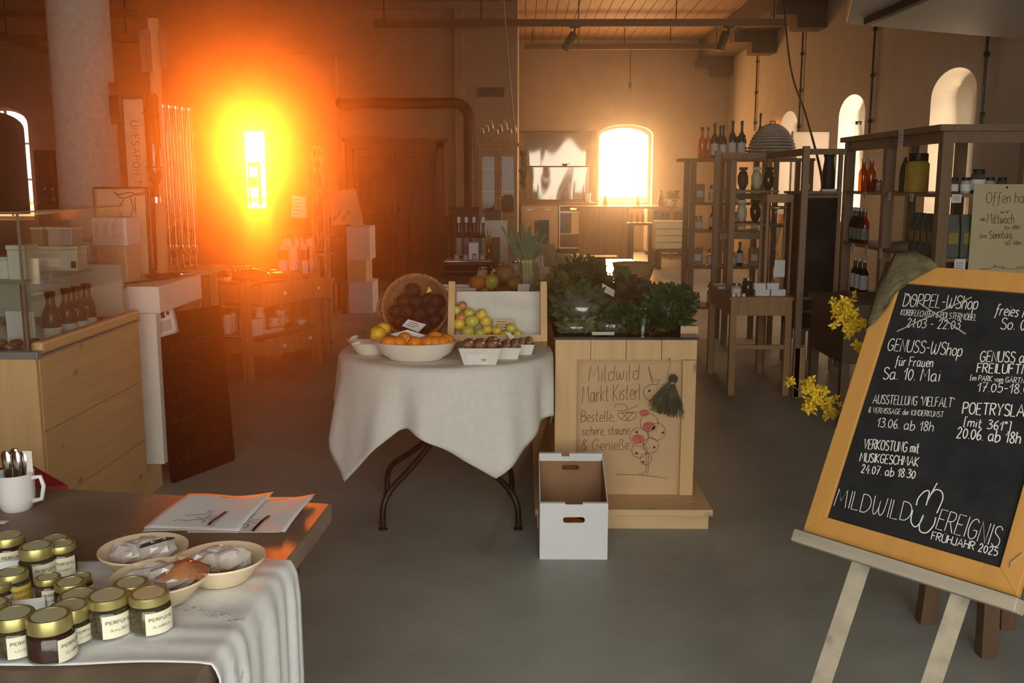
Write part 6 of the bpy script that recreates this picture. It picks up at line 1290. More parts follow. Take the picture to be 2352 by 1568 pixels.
e = empty('crockery_box', RL(rw * .14, .04, zc0), 'white card box at the left front of the drawer rack', 'box', rz=rza); mb = MB(); mb.bb(-.07, .07, -.03, .03, 0, .12); mb.build('body', 'paper', e); mb = MB(); mb.bb(-.072, .072, -.032, .032, .1205, .126); mb.build('lid', 'paper', e)
# dark round lid and wooden board on top
pp = RL(rw * .36, .2, zt1 + .0065); e = empty('bread_dome', pp, 'dark rounded basket lid on top of the drawer rack', 'lid'); mb = MB(); mb.lathe([(.15, 0), (.145, .02), (.11, .05), (.05, .07), (.001, .074)], 24); mb.build('dome', 'darkwood', e, True); mb = MB(); mb.lathe([(.012, .07), (.016, .084), (.001, .09)], 12); mb.build('knob', 'darkwood', e, True)
e = empty('cutting_board', RL(rw * .72, .1, zt1 + .0065), 'wooden cutting board lying on the drawer rack', 'board', rz=rza + .15); mb = MB(); mb.bb(-.12, .10, -.07, .07, 0, .03); mb.build('board', 'oak', e, bevel=.004); mb = MB(); mb.bb(.10, .16, -.018, .018, .004, .026); mb.build('grip', 'oak', e, bevel=.004)
# hanging glass bottle on the left post
p = PY(545, 725, 7.2); bottle('hanging_flask', 'clear flask hanging at the left of the drawer rack', (p.x - .03, 7.36, zc0), .035, .22, 'glass', neck=.4, capmat='darkwood')
# side shelf behind with tins, small bottles and dispensers
sx0, sx1 = PY(480, 640, 8.7).x, PY(752, 640, 8.7).x; sz = PY(600, 645, 8.7).z
e = empty('display_sideboard', (sx0, 8.55, 0), 'long low oak sideboard behind the drawer rack', 'sideboard')
mb = MB(); mb.bb(0, sx1 - sx0, 0, .5, sz - .03, sz); mb.build('top', 'oak', e)
mb = MB(); mb.bb(.02, sx1 - sx0 - .02, .01, .49, .08, sz - .031); mb.build('body', 'oak', e)
for k in range(3):
    w3 = (sx1 - sx0 - .04) / 3; mb = MB(); mb.bb(.02 + w3 * k + .006, .02 + w3 * (k + 1) - .006, -.012, .009, .1, sz - .04); dr = mb.build('door', 'oak', e, bevel=.004); mb = MB(); mb.ball((.02 + w3 * k + .03, -.022, sz * .6), .012, 8); mb.build('knob', 'porcelain', dr, True)
for x in (.04, sx1 - sx0 - .08): mb = MB(); mb.bb(x, x + .04, .03, .47, 0, .079); mb.build('foot', 'oak', e)
for r_ in range(2):
    for i in range(5):
        p = PY((509 if r_ == 0 else 538) + i * (15 if r_ == 0 else 9), 632, 8.62 + r_ * .14)
        bottle('dropper_bottle', 'tiny white-capped dropper bottle in the %s row on the sideboard, %s from the left' % (['front', 'rear'][r_], ORD[i]), (p.x, 8.62 + r_ * .14, sz + .001), .018, .105 if r_ == 0 else .13, 'brownglass', 'bottle', 'dropper bottles on the sideboard', .45, lab='paper', capmat='enamel', lab_h=(.02, .22), n=10)
for i in range(4):
    p = PY(648 + i * 24, 625, 8.68); h = PY(650, 566, 8.68).z - sz
    e = empty('tea_tin', (p.x, 8.72, sz + .001), 'tall pale tea tin in the lower row on the sideboard, %s from the left' % ORD[i], 'tin', 'tea tins on the sideboard')
    mb = MB(); mb.lathe([(.04, 0), (.04, h - .03)], 18); mb.build('body', 'cream' if i % 2 else 'brownwood', e, True, auto=A40); mb = MB(); mb.lathe([(.042, h - .0295), (.042, h - .002), (.036, h)], 18); mb.build('lid', 'white', e, True, auto=A40)
    mb = MB(); mb.lathe([(.0405, h * .2), (.0405, h * .6)], 18, caps=False); mb.build('label', 'paper', e)
for i in range(3):
    p = PY(660 + i * 26, 566, 8.72); h = .10
    e = empty('tea_tin', (p.x, 8.72, sz + .002 + PY(650, 566, 8.68).z - sz), 'short pale tea tin stacked in the upper row, %s from the left' % ORD[i], 'tin', 'tea tins on the sideboard')
    mb = MB(); mb.lathe([(.04, 0), (.04, h - .03)], 18); mb.build('body', 'cream', e, True, auto=A40); mb = MB(); mb.lathe([(.042, h - .0295), (.042, h - .002), (.036, h)], 18); mb.build('lid', 'brownwood', e, True, auto=A40)
# ladder shelf glowing in the sun
lx = PY(735, 600, 8.36).x; top = PY(735, 372, 8.36).z
e = empty('ladder_shelf', (lx, 8.36, 0), 'tall narrow ladder shelf with sunlit edges', 'shelf')
lw = (PY(748, 500, 8.36).x - PY(722, 500, 8.36).x) / 2
for x in (-lw, lw):
    for y in (0, .15): mb = MB(); mb.bb(x - .011, x + .011, y - .014, y + .014, 0, top + .02); mb.build('upright', 'oak', e)
for v in (385, 436, 497, 583, 700, 790):
    z = PY(735, v, 8.36).z; mb = MB(); mb.bb(-lw - .012, lw + .03, -.02, .17, z - .008, z + .008); mb.build('tread', 'oak', e)
for i, (v, n_) in enumerate(((436, 2), (497, 3), (583, 3))):
    z = PY(735, v, 8.36).z + .0085
    for k in range(n_): bottle('slim_bottle', 'slim bottle on the ladder shelf, %s on the %s tread' % (ORD[k], ['upper', 'middle', 'lower'][i]), (lx - lw * .5 + k * lw * .55, 8.39 + .045 * k, z), .014, .16, 'amberglass', 'bottle', 'slim bottles on the ladder shelf', .5, capmat='gold', n=10)
for k in range(3): bottle('slim_bottle', 'slim bottle on top of the ladder shelf, %s from the front' % ORD[k], (lx - .02 + .02 * k, 8.37 + .055 * k, PY(735, 385, 8.36).z + .0085), .015, .17, 'oilglass', 'bottle', 'slim bottles on the ladder shelf', .5, capmat='gold', n=10)
mb = MB(); z = PY(740, 710, 8.3).z; mb.tube([(lx - .02, 8.33, z), (lx + .09, 8.26, z + .06), (lx + .12, 8.3, z + .085), (lx + .02, 8.335, z + .085)], .008, 6); tag(mb.build('towel_ring', 'rope', smooth=True), 'pale wooden hook bracket on the side of the ladder shelf', 'hook')
# paper notice on the rack behind
card('notice_sheet', [(672, 448), (702, 452), (704, 500), (669, 498)], 8.6, 'paper', 'pale notice standing beside the ladder shelf', 'paper', lines=5)
o = bpy.context.scene.objects[-1] if False else None
mb = MB(); a = PY(687, 500, 8.62); mb.tube([(a.x, 8.63, sz), (a.x, 8.63, a.z + .12)], .008, 6); tag(mb.build('notice_stake', 'oak'), 'thin stake holding the pale notice on the sideboard', 'stake')
# ================================================================== tall box stack and board at the middle left
gx = PY(800, 640, 11.1)
e = empty('dark_table', (PY(775, 640, 11.1).x, 11.3, 0), 'dark narrow table beside the white boxes', 'table')
zt = PY(775, 545, 11.1).z; wq = (PY(795, 545, 11.1).x - PY(755, 545, 11.1).x) / 2
mb = MB(); mb.bb(-wq, wq, -.2, .3, zt - .04, zt); mb.build('top', 'darkwood', e); mb = MB(); mb.bb(-wq + .02, wq - .02, -.18, .28, zt - .5, zt - .041); mb.build('drawer_body', 'darkwood', e)
for x in (-wq + .03, wq - .03):
    for y in (-.17, .27): mb = MB(); mb.bb(x - .02, x + .02, y - .02, y + .02, 0, zt - .501); mb.build('leg', 'darkwood', e)
zz0 = 0
for i, (u0, u1, vt, vb, lb) in enumerate(((800, 857, 648, 720, 'lowest white carton of the stack at the middle left'), (797, 842, 598, 648, 'middle brownish carton of the stack at the middle left'), (795, 850, 520, 598, 'top white cloth-covered carton of the stack at the middle left'))):
    a, b = PY(u0, vt, 11.1), PY(u1, vb, 11.1); h = a.z - zz0; w = (b.x - a.x) / 2
    e = empty('stacked_carton', ((a.x + b.x) / 2, 11.32, zz0 + .001), lb, 'box', 'cartons stacked at the middle left'); mb = MB(); mb.bb(-w, w, -.22, .22, 0, h - .012); mb.build('body', ['boxwhite', 'kraft', 'cloth'][i], e, bevel=.006); mb = MB(); mb.bb(-w - .004, w + .004, -.225, .225, h - .0115, h - .001); mb.build('lid', ['boxwhite', 'kraft', 'cloth'][i], e); zz0 += h
p = PY(792, 518, 11.15); pq = [PY(u, v, 11.2) for u, v in ((757, 438), (812, 434), (832, 517), (757, 517))]
zt_top = zz0 + .002
e = empty('leaning_board', (pq[3].x, 11.3, max(zt, zt_top - .1) + .001), 'pale board with faint drawings leaning above the stacked cartons', 'board'); dz_ = e.location.z
mb = MB(); mb.add([(q.x - pq[3].x, .08 * (q.z - dz_), max(q.z - dz_, 0)) for q in pq[::-1]], [(0, 1, 2, 3)]); mb.build('sheet', 'kraft', e, solid=.01)
mb = MB()
for k in range(4): ribbon(mb, [(.05 + .05 * k + .02 * math.cos(t), .18 + .06 * (k % 2) + .03 * math.sin(t * 1.3)) for t in [q * .7 for q in range(9)]], .006, 0)
mb.v = [(x, -.012, y) for x, y, z in mb.v]; mb.build('drawing_line', 'inkl', e)
# striped armchair before the partition
p = GZ(975, 660); e = empty('armchair', (p.x, p.y + .3, 0), 'dark striped woven armchair before the partition door', 'chair')
mb = MB(); mb.bb(-.25, .25, -.22, .25, .38, .45); mb.build('seat', 'stripes', e, bevel=.02)
for k in range(9): mb = MB(); mb.bb(-.25, .25, .22, .25, .50 + k * .05, .535 + k * .05); mb.build('back_slat', 'stripes', e)
for x in (-.27, .27): mb = MB(); mb.bar((x, -.22, 0), (x, -.22, .6), .035, .035); mb.build('leg', 'darkwood', e); mb = MB(); mb.bar((x, .25, 0), (x, .28, .98), .035, .035); mb.build('leg', 'darkwood', e); mb = MB(); mb.bar((x, -.25, .6), (x, .28, .62), .045, .025); mb.build('armrest', 'darkwood', e)
# dark arched shutter leaf at the far left window
a, b = PY(0, 300, 14.9), PY(48, 300, 14.9); e = empty('window_shutter', (a.x - .3, 14.98, PY(20, 492, 14.9).z), 'dark arched shutter leaf standing open at the far left window', 'shutter')
w = b.x - a.x + .3; h = PY(20, 252, 14.9).z - PY(20, 492, 14.9).z; K = 8
pts = [(0, 0), (w, 0)] + [(w * math.cos(t) , h - .28 + .28 * math.sin(t)) for t in [math.pi / 2 * k / K for k in range(K + 1)]]
mb = MB(); mb.prism(pts, -.02, .02); mb.v = [(x, z, y) for x, y, z in mb.v]; mb.build('leaf', 'darkwood', e)
for z in (.15, h * .6): mb = MB(); mb.bb(.05, w - .04, -.035, -.021, z, z + .09); mb.build('crosspiece', 'darkwood', e)
for z in (.2, h * .6 + .04): mb = MB(); mb.bar((.02, .02, z), (.02, .218, z), .03, .03); mb.build('hinge', 'iron', e)
# framed cabinet far left beside the column
a, b = PY(84, 345, 12.5), PY(146, 345, 12.5); e = empty('wall_rack', ((a.x + b.x) / 2, 12.6, 0), 'dark tall open rack far left beside the column', 'rack'); w = (b.x - a.x) / 2; h = a.z
for x in (-w, w): mb = MB(); mb.bb(x - .02, x + .02, -.15, .15, 0, h); mb.build('side', 'darkwood', e)
for z in (.3, .8, 1.15, 1.5, h - .02): mb = MB(); mb.bb(-w, w, -.15, .15, z, z + .02); mb.build('shelf', 'darkwood', e)
mb = MB(); mb.bb(-w, w, .13, .15, 0, h); mb.build('back', 'darkwood', e)
for i in range(3): bottle('wine_glass', 'glass carafe on the dark rack far left, %s from the left' % ORD[i], (e.location.x - w * .6 + i * w * .6, 12.5, 1.171), .04, .24, 'glass', 'carafe', 'carafes on the far left rack', .4, capmat='chrome')
# ================================================================== right side: small table, racks, dark cabinet
tx0, tx1, ty0, ty1, tz = 1.455, 1.885, 6.80, 7.62, .70
e = empty('display_table', (tx0, ty0, 0), 'small reddish wooden display table in front of the bottle rack', 'table'); w, dp = tx1 - tx0, ty1 - ty0
mb = MB(); mb.bb(-.01, w + .01, -.01, dp + .01, tz - .018, tz); mb.build('top', 'oak', e)
for (x0, x1, y0, y1) in ((.04, w - .04, .004, .026), (.04, w - .04, dp - .026, dp - .004), (.004, .026, .04, dp - .04), (w - .026, w - .004, .04, dp - .04)): mb = MB(); mb.bb(x0, x1, y0, y1, tz - .13, tz - .0185); mb.build('apron', 'oak', e)
for x in (0, w - .045):
    for y in (0, dp - .045): mb = MB(); mb.bb(x, x + .045, y, y + .045, 0, tz - .0185); mb.build('leg', 'oak', e, bevel=.003)
mb = MB(); mb.bb(.045, w - .045, .012, .034, .33, .36); mb.build('stretcher', 'oak', e)
tb = tz + .001
# white card boxes, jars and trays on the small table
for i, (x, z) in enumerate(((.235, 0), (.345, 0), (.215, .045), (.305, .045))):
    e = empty('soap_box', (tx0 + x, ty0 + .10, tb + z), 'small white carton on the reddish table, %s' % ['lower left', 'lower right', 'upper left', 'upper right'][i], 'box', 'white cartons on the reddish table'); mb = MB(); mb.bb(-.05 if i < 2 else -.04, .05 if i < 2 else .04, -.03, .03, 0, .037); mb.build('body', 'paper', e); mb = MB(); mb.bb(-.051 if i < 2 else -.041, .051 if i < 2 else .041, -.031, .031, .0372, .0445); mb.build('lid', 'paper', e)
preserve('preserve_jar', 'dark round jar with a steel lid beside the white cartons', (tx0 + .15, ty0 + .16, tb), .042, .12, 'brownglass', 'chrome', lab=None)
preserve('preserve_jar', 'pale jar with a wide label left of the dark round jar', (tx0 + .06, ty0 + .12, tb), .035, .085, 'plastic', 'steel', lab='paper')
e = empty('glass_dish', (tx0 + .20, ty0 + .40, tb), 'shallow glass dish at the back of the reddish table', 'dish'); mb = MB(); mb.lathe([(.04, 0), (.075, .04), (.073, .04), (.036, .006), (.001, .005)], 20); mb.build('bowl', 'glass', e, True); mb = MB(); mb.lathe([(.001, .012), (.055, .022), (.03, .035), (.001, .037)], 14); mb.build('filling', 'kraft', e, True)
e = empty('small_tray', (tx0 + .1, ty0 + .62, tb), 'thin pale tray at the far left corner of the reddish table', 'tray'); mb = MB(); mb.bb(-.09, .09, -.12, .1, 0, .01); mb.build('base', 'cream', e); mb = MB(); mb.tube([(-.09, -.12, .014), (.09, -.12, .014), (.09, .1, .014), (-.09, .1, .014)], .006, 6, None, True); mb.build('rim', 'cream', e)
for i in range(3): preserve('balm_tin', 'tiny balm pot at the front edge of the reddish table, %s from the left' % ORD[i], (tx0 + .025 + .035 * i, ty0 + .035, tb), .014, .022, 'paper', 'white', 'balm pots')
# tall open frame rack standing over the table
fx0, fx1, fy0, fy1, fz = 1.51, 1.91, 6.735, 7.70, 1.73
e = empty('frame_rack', (fx0, fy0, 0), 'tall open wooden frame rack over the reddish table', 'rack'); w, dp = fx1 - fx0, fy1 - fy0
pu = [(0, .985, 'a'), (w, 0, 'b'), (w, .985, 'c'), (0.02, .5, 'd')]
for x, y, k in pu:
    z0 = 0 if k != 'd' else tb - 0
    zt = fz if k != 'd' else 1.645
    mb = MB(); mb.bb(x - .022, x + .022, y - .02, y + .02, z0, zt); mb.build('post', 'shelfwood', e, bevel=.003)
for z in (fz - .06,): mb = MB(); mb.bb(w - .022, w + .022, .02, dp, z, z + .045); mb.build('side_rail', 'shelfwood_h', e)
for z in (fz - .06, 1.36, 1.05): mb = MB(); mb.bb(.03, w - .03, dp - .0, dp + .04, z, z + .045); mb.build('back_rail', 'shelfwood_h', e)
mb = MB(); mb.bb(w - .02, w + .06, -.02, .02, .002, .36); mb.build('front_foot', 'pine', e, bevel=.006)
for y0, y1, z in ((.52, .965, 1.19), (.52, .965, 1.43)): mb = MB(); mb.bb(.055, w - .035, y0, y1, z - .014, z); mb.build('shelf_board', 'shelfwood_h', e)
for i, (x, z, kd) in enumerate(((.12, 1.191, 0), (.22, 1.191, 1), (.31, 1.191, 2), (.12, 1.431, 3), (.22, 1.431, 0), (.31, 1.431, 1))):
    lb = ['gold foil pouch', 'dark tall pouch', 'slim clear bottle', 'black paper bag'][kd] + ' on the %s frame shelf, %s from the left' % ('lower' if z < 1.3 else 'upper', ORD[i % 3])
    if kd == 2: bottle('shelf_bottle', lb, (fx0 + x, fy0 + .62, z), .025, .17, 'glass', 'bottle', 'goods in the frame rack', .4)
    else:
        b_ = empty('pouch', (fx0 + x, fy0 + .62, z), lb, 'pouch', 'goods in the frame rack'); mb = MB(); mb.ball((0, 0, .075), .075, 10, .55, .4, 1, .08); mb.v = [(x_, y_, max(z_, .0)) for x_, y_, z_ in mb.v]; mb.build('bag', ['goldpaper', 'brownglass', 'glass', 'black'][kd], b_, True); mb = MB(); mb.bb(-.03, .03, -.004, .004, .145, .168); mb.build('seal', ['goldpaper', 'brownglass', 'glass', 'black'][kd], b_)
# glass cone filter lantern hanging in the frame
q = PY(1782, 520, 7.1); e = empty('filter_lantern', (q.x, 7.1, tb), 'tall glass cabinet box holding a lit funnel on the reddish table', 'lantern')
zt = PY(1782, 465, 7.1).z - tb; ww = .085
for x in (-ww, ww):
    for y in (-ww, ww): mb = MB(); mb.bb(x - .008, x + .008, y - .008, y + .008, 0, zt); mb.build('post', 'oak', e)
mb = MB(); mb.bb(-ww - .01, ww + .01, -ww - .01, ww + .01, zt, zt + .06); mb.build('head', 'oak', e, bevel=.004)
mb = MB(); mb.bb(-ww, ww, -ww, ww, 0, .012); mb.build('base', 'oak', e)
mb = MB(); mb.lathe([(.012, .31), (.018, .36), (.066, .58), (.066, .60), (.063, .60), (.015, .36)], 20, caps=False); mb.build('funnel', 'glass', e, True)
mb = MB(); mb.lathe([(.067, .60), (.072, .605), (.072, .615), (.066, .62)], 20); mb.build('brass_ring', 'gold', e, True)
mb = MB(); mb.lathe([(.05, .015), (.055, .05), (.055, .2), (.03, .27), (.02, .30)], 18); mb.build('flask', 'glass', e, True)
mb = MB(); mb.bb(-.02, .055, -ww - .004, -ww - .002, .12, .24); mb.build('label_sheet', 'paper', e)
# ---- bottle rack behind
bx0, bx1, by, bz = 1.52, 2.22, 9.0, 1.70
e = empty('bottle_rack', (bx0, by, 0), 'tall wooden rack with wine bottles along its top', 'rack'); w = bx1 - bx0; dp = .36
for x in (0.025, w * .5, w - .025):
    for y in (0, dp): mb = MB(); mb.bb(x - .025, x + .025, y - .02, y + .02, 0, bz - .025); mb.build('post', 'shelfwood', e)
SHZ = (.35, .72, 1.05, 1.30)
for z in SHZ: mb = MB(); mb.bb(.05, w - .05, -.015, dp + .015, z - .018, z); mb.build('shelf_board', 'shelfwood_h', e)
mb = MB(); mb.bb(-.07, w + .03, -.03, dp + .03, bz - .0245, bz); mb.build('top_board', 'shelfwood_h', e)
for i, (u, h, mt, lb, nk) in enumerate(((1612, .275, 'amberglass', None, .36), (1625, .275, 'amberglass', None, .30), (1640, .31, 'greenglass', 'paper', .32), (1653, .30, 'greenglass', 'paper', .32), (1660, .30, 'greenglass', 'paper', .30), (1681, .33, 'greenglass', 'paper', .34), (1702, .33, 'greenglass', 'paper', .34))):
    p = PY(u, 360, by + (.05 if i not in (3, 4) else .27 if i == 3 else .17)); p.x = max(p.x, bx0 - .02)
    bottle('wine_bottle', '%s bottle on top of the bottle rack, %s from the left' % ('amber glass' if i < 2 else 'dark wine', ORD[i]), (p.x, p.y, bz + .001), .034 if i != 1 else .028, h, mt, 'bottle', 'bottles on top of the rack', nk, lab=lb, capmat='iron', lab_h=(.08, .42))
k = 0
for si, z in enumerate(SHZ):
    for i in range(5):
        x = bx0 + .10 + i * .13; t = (i + si * 2) % 4
        if abs(x - bx0 - w * .5) < .045: x += .06
        nm = '%s on the %s shelf of the bottle rack, %s from the left' % (['clear jar', 'dark bottle', 'kraft packet', 'wide glass jar'][t], ['lowest', 'second', 'third', 'upper'][si], ORD[i])
        if t == 1: bottle('shelf_bottle', nm, (x, by + .09, z + .001), .032, .22, 'greenglass', 'bottle', 'goods on the bottle rack', .35, lab='paper', n=10)
        elif t == 2:
            e = empty('packet', (x, by + .09, z + .001), nm, 'packet', 'goods on the bottle rack'); mb = MB(); mb.bb(-.045, .045, -.03, .03, 0, .17); mb.build('body', 'bag_k', e, bevel=.006); mb = MB(); mb.bb(-.03, .03, -.0315, -.0305, .05, .11); mb.build('label', 'paper', e)
        else: preserve('shelf_jar', nm, (x, by + .09, z + .001), .045 if t == 3 else .036, .16 if t == 3 else .13, 'plastic' if t == 0 else 'glass', 'steel', 'goods on the bottle rack', lab='paper')
# white ribbed dome and a pot on the rack
p = PY(1772, 350, 9.2); e = empty('woven_dome', (p.x, 9.2, bz + .0005), 'big whitewashed woven dome basket on top of the bottle rack', 'basket')
R_ = .215; mb = MB()
for j in range(15): t = math.pi / 2 * j / 15; mb.tube([(R_ * math.cos(t) * math.cos(a), R_ * math.cos(t) * math.sin(a), .008 + .30 * math.sin(t)) for a in [2 * math.pi * q / 36 for q in range(36)]], .0125, 6, None, True)
mb.build('weave', 'wicker_w', e, True); mb = MB(); mb.tube([(-.03, 0, .30), (-.02, 0, .335), (.02, 0, .335), (.03, 0, .30)], .008, 6); mb.build('handle', 'wicker_w', e, True)
e = empty('rack_extension', (2.31, 9.0, 0), 'wooden side rack carrying the woven dome basket', 'rack')
mb = MB(); mb.bb(-.05, .32, -.03, .45, bz - .0245, bz); mb.build('top_board', 'shelfwood_h', e)
for x in (-.02, .29):
    for y in (0, .42): mb = MB(); mb.bb(x - .022, x + .022, y - .02, y + .02, 0, bz - .025); mb.build('post', 'shelfwood', e)
for z in (.5, 1.1): mb = MB(); mb.bb(.0025, .2675, -.0, .42, z - .018, z); mb.build('shelf_board', 'shelfwood_h', e)
e = empty('plant_pot', (PY(1716, 310, 9.4).x - .10, 9.27, bz + .0005), 'round steel pot with a small green plant among the bottles', 'plant')
mb = MB(); mb.lathe([(.05, 0), (.075, .04), (.075, .1), (.06, .13)], 18); mb.build('pot', 'chrome', e, True, auto=A40); mb = MB()
for k in range(120): leaf_mesh(mb, (rnd(-.05, .05), rnd(-.05, .05), .12 + rnd(0, .06)), .05, .012, (rnd(-1, 1), rnd(-1, 1), rnd(.2, 1.2)))
mb.build('foliage', 'leaf', e)
p = PY(1743, 285, 9.6); bottle('wine_bottle', 'tall brown bottle half hidden behind the woven dome', (p.x - .03, 9.41, bz + .001), .030, .42, 'brownglass', 'bottle', 'bottles on top of the rack', .3)
# ---- dark cabinet with glossy doors
qx0, qx1, qy = PY(1838, 500, 7.75).x, PY(1930, 500, 7.75).x, 7.75; qz0, qz1 = PY(1880, 760, qy).z, PY(1880, 446, qy).z
e = empty('dark_cabinet', (qx0, qy, 0), 'black glass-fronted cabinet in a pale wooden frame', 'cabinet'); w = qx1 - qx0
mb = MB(); mb.bb(.02, w - .02, .02, .5, qz0, qz1); mb.build('body', 'black', e)
zr = [PY(1880, v, qy).z for v in (685, 715)]
mb = MB(); mb.bb(.03, w - .03, .0, .018, zr[0] + .012, qz1 - .03); mb.build('glass_door', 'blackgloss', e)
for za, zb2 in ((zr[1] + .012, zr[0] - .012), (qz0 + .03, zr[1] - .012)): mb = MB(); mb.bb(.03, w - .03, .0, .018, za, zb2); mb.build('drawer_front', 'blackgloss', e)
for x in (0, w - .028): mb = MB(); mb.bb(x, x + .028, -.006, .02, 0.0, qz1); mb.build('stile', 'shelfwood', e)
for z in (qz0, zr[1] - .01, zr[0] - .01, qz1 - .028): mb = MB(); mb.bb(.0285, w - .0285, -.006, .0185, z, z + .02); mb.build('rail', 'shelfwood_h', e)
mb = MB(); mb.bb(0, w, -.01, .52, qz1 + .0005, qz1 + .02); mb.build('top', 'shelfwood_h', e)
for y in (.3, .46):
    for x in (.02, w - .06): mb = MB(); mb.bb(x, x + .04, y, y + .04, 0, qz0); mb.build('foot', 'shelfwood', e)
ct = qz1 + .021
for x in (0, w - .03): mb = MB(); mb.bb(x, x + .03, .0, .03, qz1 + .0205, 1.70); mb.build('upright', 'shelfwood', e)
mb = MB(); mb.bb(-.02, w + .02, -.005, .035, 1.7005, 1.745); mb.build('cross_rail', 'shelfwood_h', e)
p = PY(1902, 420, qy + .2); bottle('coffee_grinder', 'dark tall bottle on the black cabinet', (p.x, qy + .2, ct), .05, .30, 'black', neck=.75, capmat='iron')
preserve('preserve_jar', 'small jar with a label on the black cabinet', (PY(1850, 430, qy + .1).x, qy + .1, ct), .032, .10, 'tuber', 'iron', lab='paper')
e = empty('paper_pad', (PY(1905, 438, qy + .06).x, qy + .08, ct), 'small white paper pad on the black cabinet', 'paper'); mb = MB(); mb.bb(-.06, .06, -.03, .03, 0, .018); mb.build('pad', 'paper', e)
# white screen behind it catching window light
sa, sb = PY(1820, 303, 12.6), PY(1907, 303, 12.6)
e = empty('white_screen', ((sa.x + sb.x) / 2, 12.6, 0), 'plain white standing screen glowing beside the middle window', 'screen'); w = (sb.x - sa.x) / 2
mb = MB(); mb.bb(-w, w, -.006, .006, .04, sa.z); mb.build('panel', 'screen', e)
for x in (-w, w): mb = MB(); mb.bb(x - .01, x + .01, -.012, .012, 0, sa.z + .01); mb.build('upright', 'white', e); mb = MB(); mb.bb(x - .015, x + .015, -.2, .2, 0, .02); mb.build('foot', 'white', e)
# hanging cable from the beam to the cabinet
pts = [Vector((PY(1790, 60, 11.9).x, 11.9, 3.838)), PY(1815, 150, 11), PY(1848, 255, 10.2), PY(1872, 340, 9.2), PY(1886, 400, 8.4), PY(1889, 442, 8.0)]
pts[-1].z = ct + .017
sm = []
for i in range(len(pts) - 1):
    a, b, c, d = (pts[max(0, min(len(pts) - 1, i + k))] for k in (-1, 0, 1, 2))
    for k in range(5): t = k / 5; sm.append(.5 * (2 * b + (c - a) * t + (2 * a - 5 * b + 4 * c - d) * t * t + (3 * b - a - 3 * c + d) * t ** 3))
mb = MB(); mb.tube(sm + [pts[-1]], [.008 + .006 * i / len(sm) for i in range(len(sm) + 1)], 6); tag(mb.build('hanging_cable', 'cable', smooth=True), 'dark cable hanging from the beam down to the black cabinet', 'cable', kind='thing')
# ---- big goods shelf at the right
gx0, gx1, gy0, gy1 = 2.62, 3.12, 6.2, 8.0
e = empty('goods_shelf', (gx0, gy0, 0), 'big wooden goods shelf on the right with jars and bags', 'shelf'); w, dp = gx1 - gx0, gy1 - gy0
GZs = (.25, .62, 1.02, 1.42)
for x in (0, w):
    for y in (0, dp * .52, dp): mb = MB(); mb.bb(x - .035 if x == 0 else x - .03, x + .035, y - .035, y + .035, 0, 1.80); mb.build('post', 'shelfwood', e, bevel=.003)
for z in GZs: mb = MB(); mb.bb(-.03, w + .03, -.03, dp + .03, z - .022, z); mb.build('shelf_board', 'shelfwood_h', e)
mb = MB(); mb.bb(-.07, w + .07, -.07, dp + .05, 1.801, 1.84); mb.build('top_board', 'shelfwood_h', e)
mb = MB(); mb.bb(-.03, w + .03, -.03, -.008, 1.73, 1.80); mb.build('cornice', 'shelfwood', e)
mb = MB(); mb.bb(-.03, -.008, 0, dp, 1.73, 1.80); mb.build('cornice', 'shelfwood_h', e)
mb = MB(); mb.bb(w - .005, w + .005, .0, dp, .3, 1.0); mb.build('side_panel', 'shelfwood_h', e)
gi = {}
def lab_n(kind): gi[kind] = gi.get(kind, -1) + 1; return gi[kind]
def bag(label, loc, w, h, rz=0, mats=('bag_t', 'bag_y'), group='coffee bags on the goods shelf'):
    e = empty('coffee_bag', loc, label, 'bag', group, rz=rz)
    mb = MB(); mb.add([(-w, -.035, 0), (w, -.035, 0), (w, .035, 0), (-w, .035, 0), (-w, -.03, h * .7), (w, -.03, h * .7), (w, .03, h * .7), (-w, .03, h * .7), (-w * .95, -.004, h), (w * .95, -.004, h), (w * .95, .004, h), (-w * .95, .004, h)],
           [(3, 2, 1, 0), (0, 1, 5, 4), (1, 2, 6, 5), (2, 3, 7, 6), (3, 0, 4, 7), (4, 5, 9, 8), (5, 6, 10, 9), (6, 7, 11, 10), (7, 4, 8, 11), (8, 9, 10, 11)]); mb.build('pouch', mats[0], e, bevel=.006)
    mb = MB(); mb.bb(-w * .7, w * .7, -.0395, -.0365, h * .32, h * .58); mb.build('label', mats[1], e)
for i in range(4): bag('teal-grey bag with a yellow label on the shelf front, %s from the post' % ORD[i], (gx0 + .08 + i * .095, gy0 + .03, 1.021), .042, .27)
for i in range(4): bag('teal-grey bag along the long side of the goods shelf, %s from the near post' % ORD[i], (gx0 + .03, gy0 + .13 + i * .105, 1.021), .045, .27, -math.pi / 2)
for i in range(4): bottle('wine_bottle', 'slim bottle with white label on the far shelf end, %s from the far post' % ORD[i], (gx0 + .03, gy1 - .09 - i * .085, 1.021), .034, .27, 'brownglass' if i < 3 else 'redglass', 'bottle', 'slim bottles on the goods shelf', .4, lab='greylabel', capmat='cream', lab_h=(.1, .42), n=12)
bottle('wine_bottle', 'rose-coloured bottle beside the teal bags', (gx0 + .03, gy0 + 1.03, 1.021), .038, .33, 'redglass', 'bottle', 'slim bottles on the goods shelf', .35, lab='cream', n=14)
for i in range(5): preserve('shelf_jar', 'small lidded jar on the upper front shelf, %s from the post' % ORD[i], (gx0 + .07 + .075 * i, gy0 + .02, 1.421), .03 if i != 2 else .042, .10 if i != 2 else .15, 'plastic' if i % 2 else 'herb', 'iron', 'jars on the upper front shelf', lab='paper')
preserve('shelf_jar', 'big yellow oil jar with dark lid near the shelf corner', (gx0 + .03, gy0 + .50, 1.421), .075, .26, 'oillabel', 'iron', lab=None)
